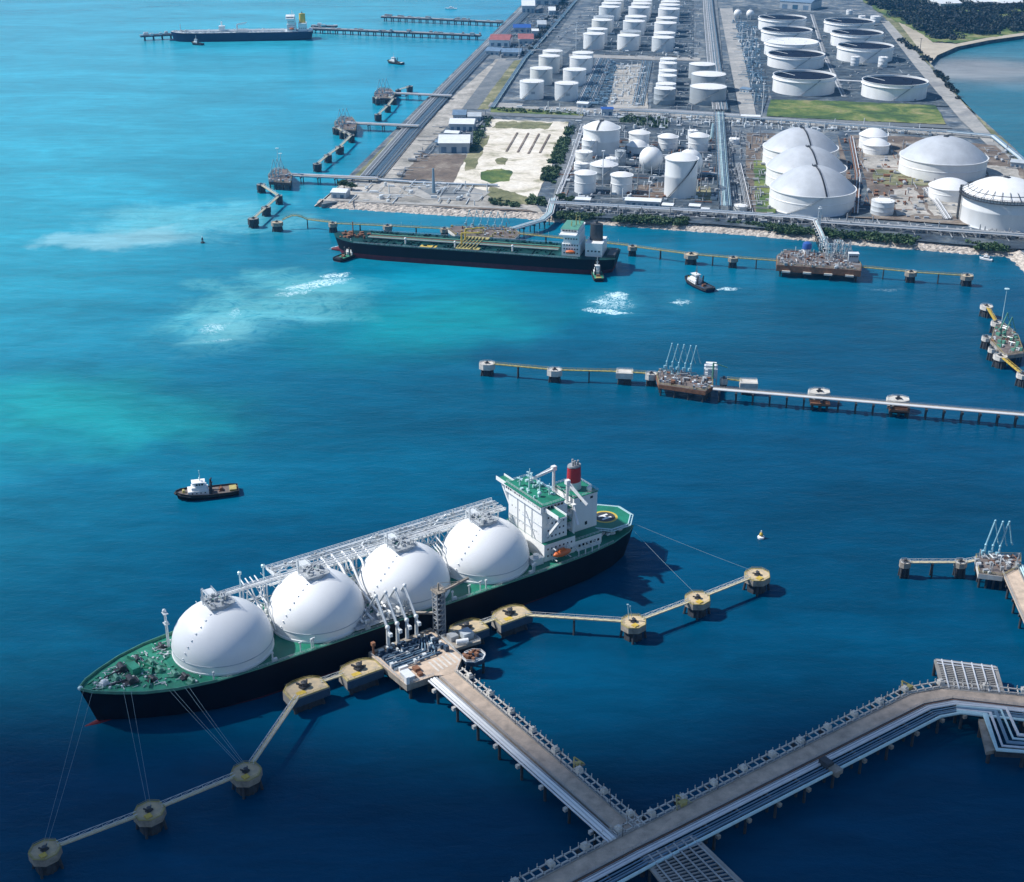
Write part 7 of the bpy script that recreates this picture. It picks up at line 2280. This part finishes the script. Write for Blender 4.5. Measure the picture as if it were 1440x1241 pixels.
for k, (x, y) in enumerate(((1157, 352), (1166, 362), (1178, 357), (1189, 363))):
    t = thing('portal_gantry', ('tall pale portal frame right of the blue tank, at the gantry foot', 'tall pale portal frame in the front middle of the rusty platform', 'tall pale portal frame behind the arms of the rusty platform', 'tall pale portal frame nearest the control cabin')[k], 'frame', P(x, y, DZ + 2.1), R(-5), 'portal gantries on the rusty platform')
    mb = MB()
    for sx in (-3, 3):
        for sy in (-2.2, 2.2):
            mb.beam((sx, sy, 0), (sx, sy, 11 + k % 2 * 3), .4)
    for z in (4, 7.5, 11):
        for sy in (-2.2, 2.2):
            mb.beam((-3, sy, z), (3, sy, z), .3); mb.beam((-3, sy, z - 3.5), (3, sy, z), .2)
        for sx in (-3, 3):
            mb.beam((sx, -2.2, z), (sx, 2.2, z), .3)
    mb.build('frame', 'palesteel', t)
    mb = MB(); mb.tube([(-1, 0, .2), (-1, 0, 11.4), (1.2, 0, 11.4), (1.2, 0, .2)], .45, 7); mb.build('pipe', 'cyansteel', t, True)
t = thing('blue_tank', 'bright blue rounded tank on a white base on the rusty platform', 'tank', P(1134, 357, DZ + 2.1), 0)
mb = MB(); mb.lathe([(3.9, 4.5), (3.9, 7.2), (3.4, 9), (1.8, 10), (0, 10.3)], n=24); mb.build('vessel', 'blue', t, True)
mb = MB(); mb.lathe([(3.2, 0), (3.2, 4.5)], n=20); mb.build('base', 'white', t, True)
trestle('gantry_trestle', 'pipe gantry trestle rising from the front road to the blue-tank platform', [P(1146, 318, DZ).xy[:], P(1153, 333, DZ).xy[:], P(1163, 358, DZ).xy[:]], DZ + 4, (1.1, -1.1), [(.8, .4, 'cyansteel', .8), (-.2, .4, 'pipe', .8), (-1.9, .35, 'palesteel', .6), (1.9, .35, 'pipegrey', .6)], None, 9, 'jetty trestles', 'palecon', rails=False)
t = thing('lattice_tower', 'slim pale lattice tower at the shore end of the pipe gantry', 'tower', P(1150, 330, LZ), R(-5))
mb = MB()
for sx in (-1.6, 1.6):
    for sy in (-1.6, 1.6):
        mb.beam((sx, sy, -4), (sx * .5, sy * .5, 23), .4)
for i in range(7):
    k = i / 7
    w0, w1 = 1.6 - .8 * k, 1.6 - .8 * (k + 1 / 7)
    z0, z1 = 23 * k, 23 * (k + 1 / 7)
    for (a, b) in (((-1, -1), (1, -1)), ((1, -1), (1, 1)), ((1, 1), (-1, 1)), ((-1, 1), (-1, -1))):
        mb.beam((a[0] * w0, a[1] * w0, z0), (b[0] * w1, b[1] * w1, z1), .22); mb.beam((a[0] * w0, a[1] * w0, z0), (b[0] * w0, b[1] * w0, z0), .22)
mb.build('lattice_frame', 'palesteel', t)
mb = MB(); mb.box(-1.6, 1.6, -1.6, 1.6, 23, 23.4); mb.obox((0, 0, 23.4), 1.4, 1.4, 1.6); mb.build('top_platform', 'palesteel', t)
t = thing('control_cabin', 'pale control cabin at the right end of the rusty blue-tank platform', 'cabin', P(1199, 368, DZ + 2.1), R(-5))
mb = MB(); mb.box(-4, 4, -3, 3, 0, 7); c_ = mb.build('wall', 'palewall', t)
mb = MB(); mb.box(-4.3, 4.3, -3.3, 3.3, 7.02, 7.4); mb.build('roof', 'roofwhite', t)
windows(t, -3.4, 3.4, 4.4, -3.0, 4, 1.2, 1.2)

# ------------------------------------------------------------------ three berths on the left seawall
GL = 'dolphins of the left berths'
def left_berth(n, word, shore, plat, deckpx, zig, up):
    trestle('jetty_trestle', f'grey pipe trestle from the left seawall, {word}', [P(*shore, DZ).xy[:], P(*plat, DZ).xy[:]], DZ, (3, -3), [(-3.6, .5, 'pipe', .4), (-4.8, .5, 'pipeblue', .4), (-6, .5, 'pipe', .4), (3.8, .4, 'pipeblue', .4)], None, 18, 'left jetty trestles', 'concrete', rails=False)
    berth(f'grey jetty head with masts and pipework, {word}', deckpx, DZ, [(deckpx[0][0] + 4, deckpx[0][1] - 6), (deckpx[0][0] + 9, deckpx[0][1] - 7), (deckpx[0][0] + 14, deckpx[0][1] - 7.5)], R(80), 'pile', 'darkdeck', 20 + n, 'armblue', 7, 11, 30, 'pipeblue', f'pale arm, {word} head')
    for seq, dirn in ((zig, 'near'), (up, 'far')):
        prev = None
        for k, (x, y, w_) in enumerate(seq):
            key = f'L{n}{dirn}{k}'
            dolphin(key, x, y, w_, f'grey dolphin {ORD[k] if k else "first"} on the {dirn} side, {word}', GL, R(40), 'oct', 'concrete', 'pile', yellow=False, thick=5)
            if prev:
                link(prev, key, f'pale catwalk {("first", "second", "third", "fourth", "fifth")[k - 1]} on the {dirn} side, {word}', 'left berth catwalks', supports=(), w=2.2)
            prev = key
left_berth(1, 'lowest of the three left jetties', (530, 252), (402, 246.5), [(378, 256), (409, 258), (411, 246), (403, 238), (386, 237), (377, 246)],
           [(367, 260, 12), (392, 276, 10), (374, 292, 13), (356, 308, 15)], [(446, 231, 12), (461, 218.5, 11), (477.5, 207, 12), (494, 191, 9), (473, 180, 11)])
left_berth(2, 'middle of the three left jetties', (588, 178), (486, 173.5), [(471, 182), (500, 184), (502, 174), (495, 165), (480, 163.5), (470, 172)],
           [(481, 186, 8), (487, 188, 7)], [(531.5, 161.5, 10), (545, 149.5, 9), (553.5, 139, 8), (545, 136, 7)])
left_berth(3, 'uppermost of the three left jetties', (634, 135.5), (540, 131), [(527, 138), (552, 139), (556, 132), (549, 125), (534, 124), (526, 131)],
           [(527, 137, 7), (531, 139.5, 7)], [(560, 127, 8), (576, 122, 9)])
for k, (x, y, h) in enumerate(((392, 245, 26), (396, 244, 20))):
    mast(x, y, h, ('tallest thin mast on the lowest left jetty head', 'shorter thin mast on the lowest left jetty head')[k], z=DZ, r=.3, m='cyansteel')

# far piers
def far_pier(label, a, b, w, seed, boxes=18, m='pipegrey'):
    p, q = P(*a, DZ), P(*b, DZ)
    L = math.hypot(q.x - p.x, q.y - p.y)
    t = thing('far_pier', label, 'pier', (p.x, p.y, 0), math.atan2(q.y - p.y, q.x - p.x), 'far piers')
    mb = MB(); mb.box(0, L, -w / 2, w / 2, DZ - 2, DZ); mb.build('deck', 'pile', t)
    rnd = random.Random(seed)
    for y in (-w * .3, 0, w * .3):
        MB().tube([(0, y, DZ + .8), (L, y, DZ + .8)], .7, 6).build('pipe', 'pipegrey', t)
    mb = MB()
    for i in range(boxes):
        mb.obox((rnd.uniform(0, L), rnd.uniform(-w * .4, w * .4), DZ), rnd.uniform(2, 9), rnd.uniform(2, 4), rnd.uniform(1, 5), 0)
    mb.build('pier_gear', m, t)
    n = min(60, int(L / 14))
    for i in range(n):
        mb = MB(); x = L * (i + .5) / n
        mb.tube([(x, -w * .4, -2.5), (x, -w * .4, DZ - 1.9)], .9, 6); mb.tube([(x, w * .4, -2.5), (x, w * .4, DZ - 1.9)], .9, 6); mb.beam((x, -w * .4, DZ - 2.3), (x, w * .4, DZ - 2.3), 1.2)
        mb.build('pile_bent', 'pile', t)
far_pier('far dark pier running from the shore to the distant navy tanker, lower of the two', (436, 40), (676, 50), 12, 1, 30)
far_pier('stub of dark pier poking out beyond the bow of the distant navy tanker', (197, 50.5), (246, 48), 14, 2, 10, 'palesteel')
far_pier('farthest dark pier with small gear, upper of the two', (537, 23.5), (706, 31.5), 11, 3, 30)
far_pier('raised arched pier section just right of the distant navy tanker', (438, 36.5), (474, 37), 10, 4, 8, 'palesteel')
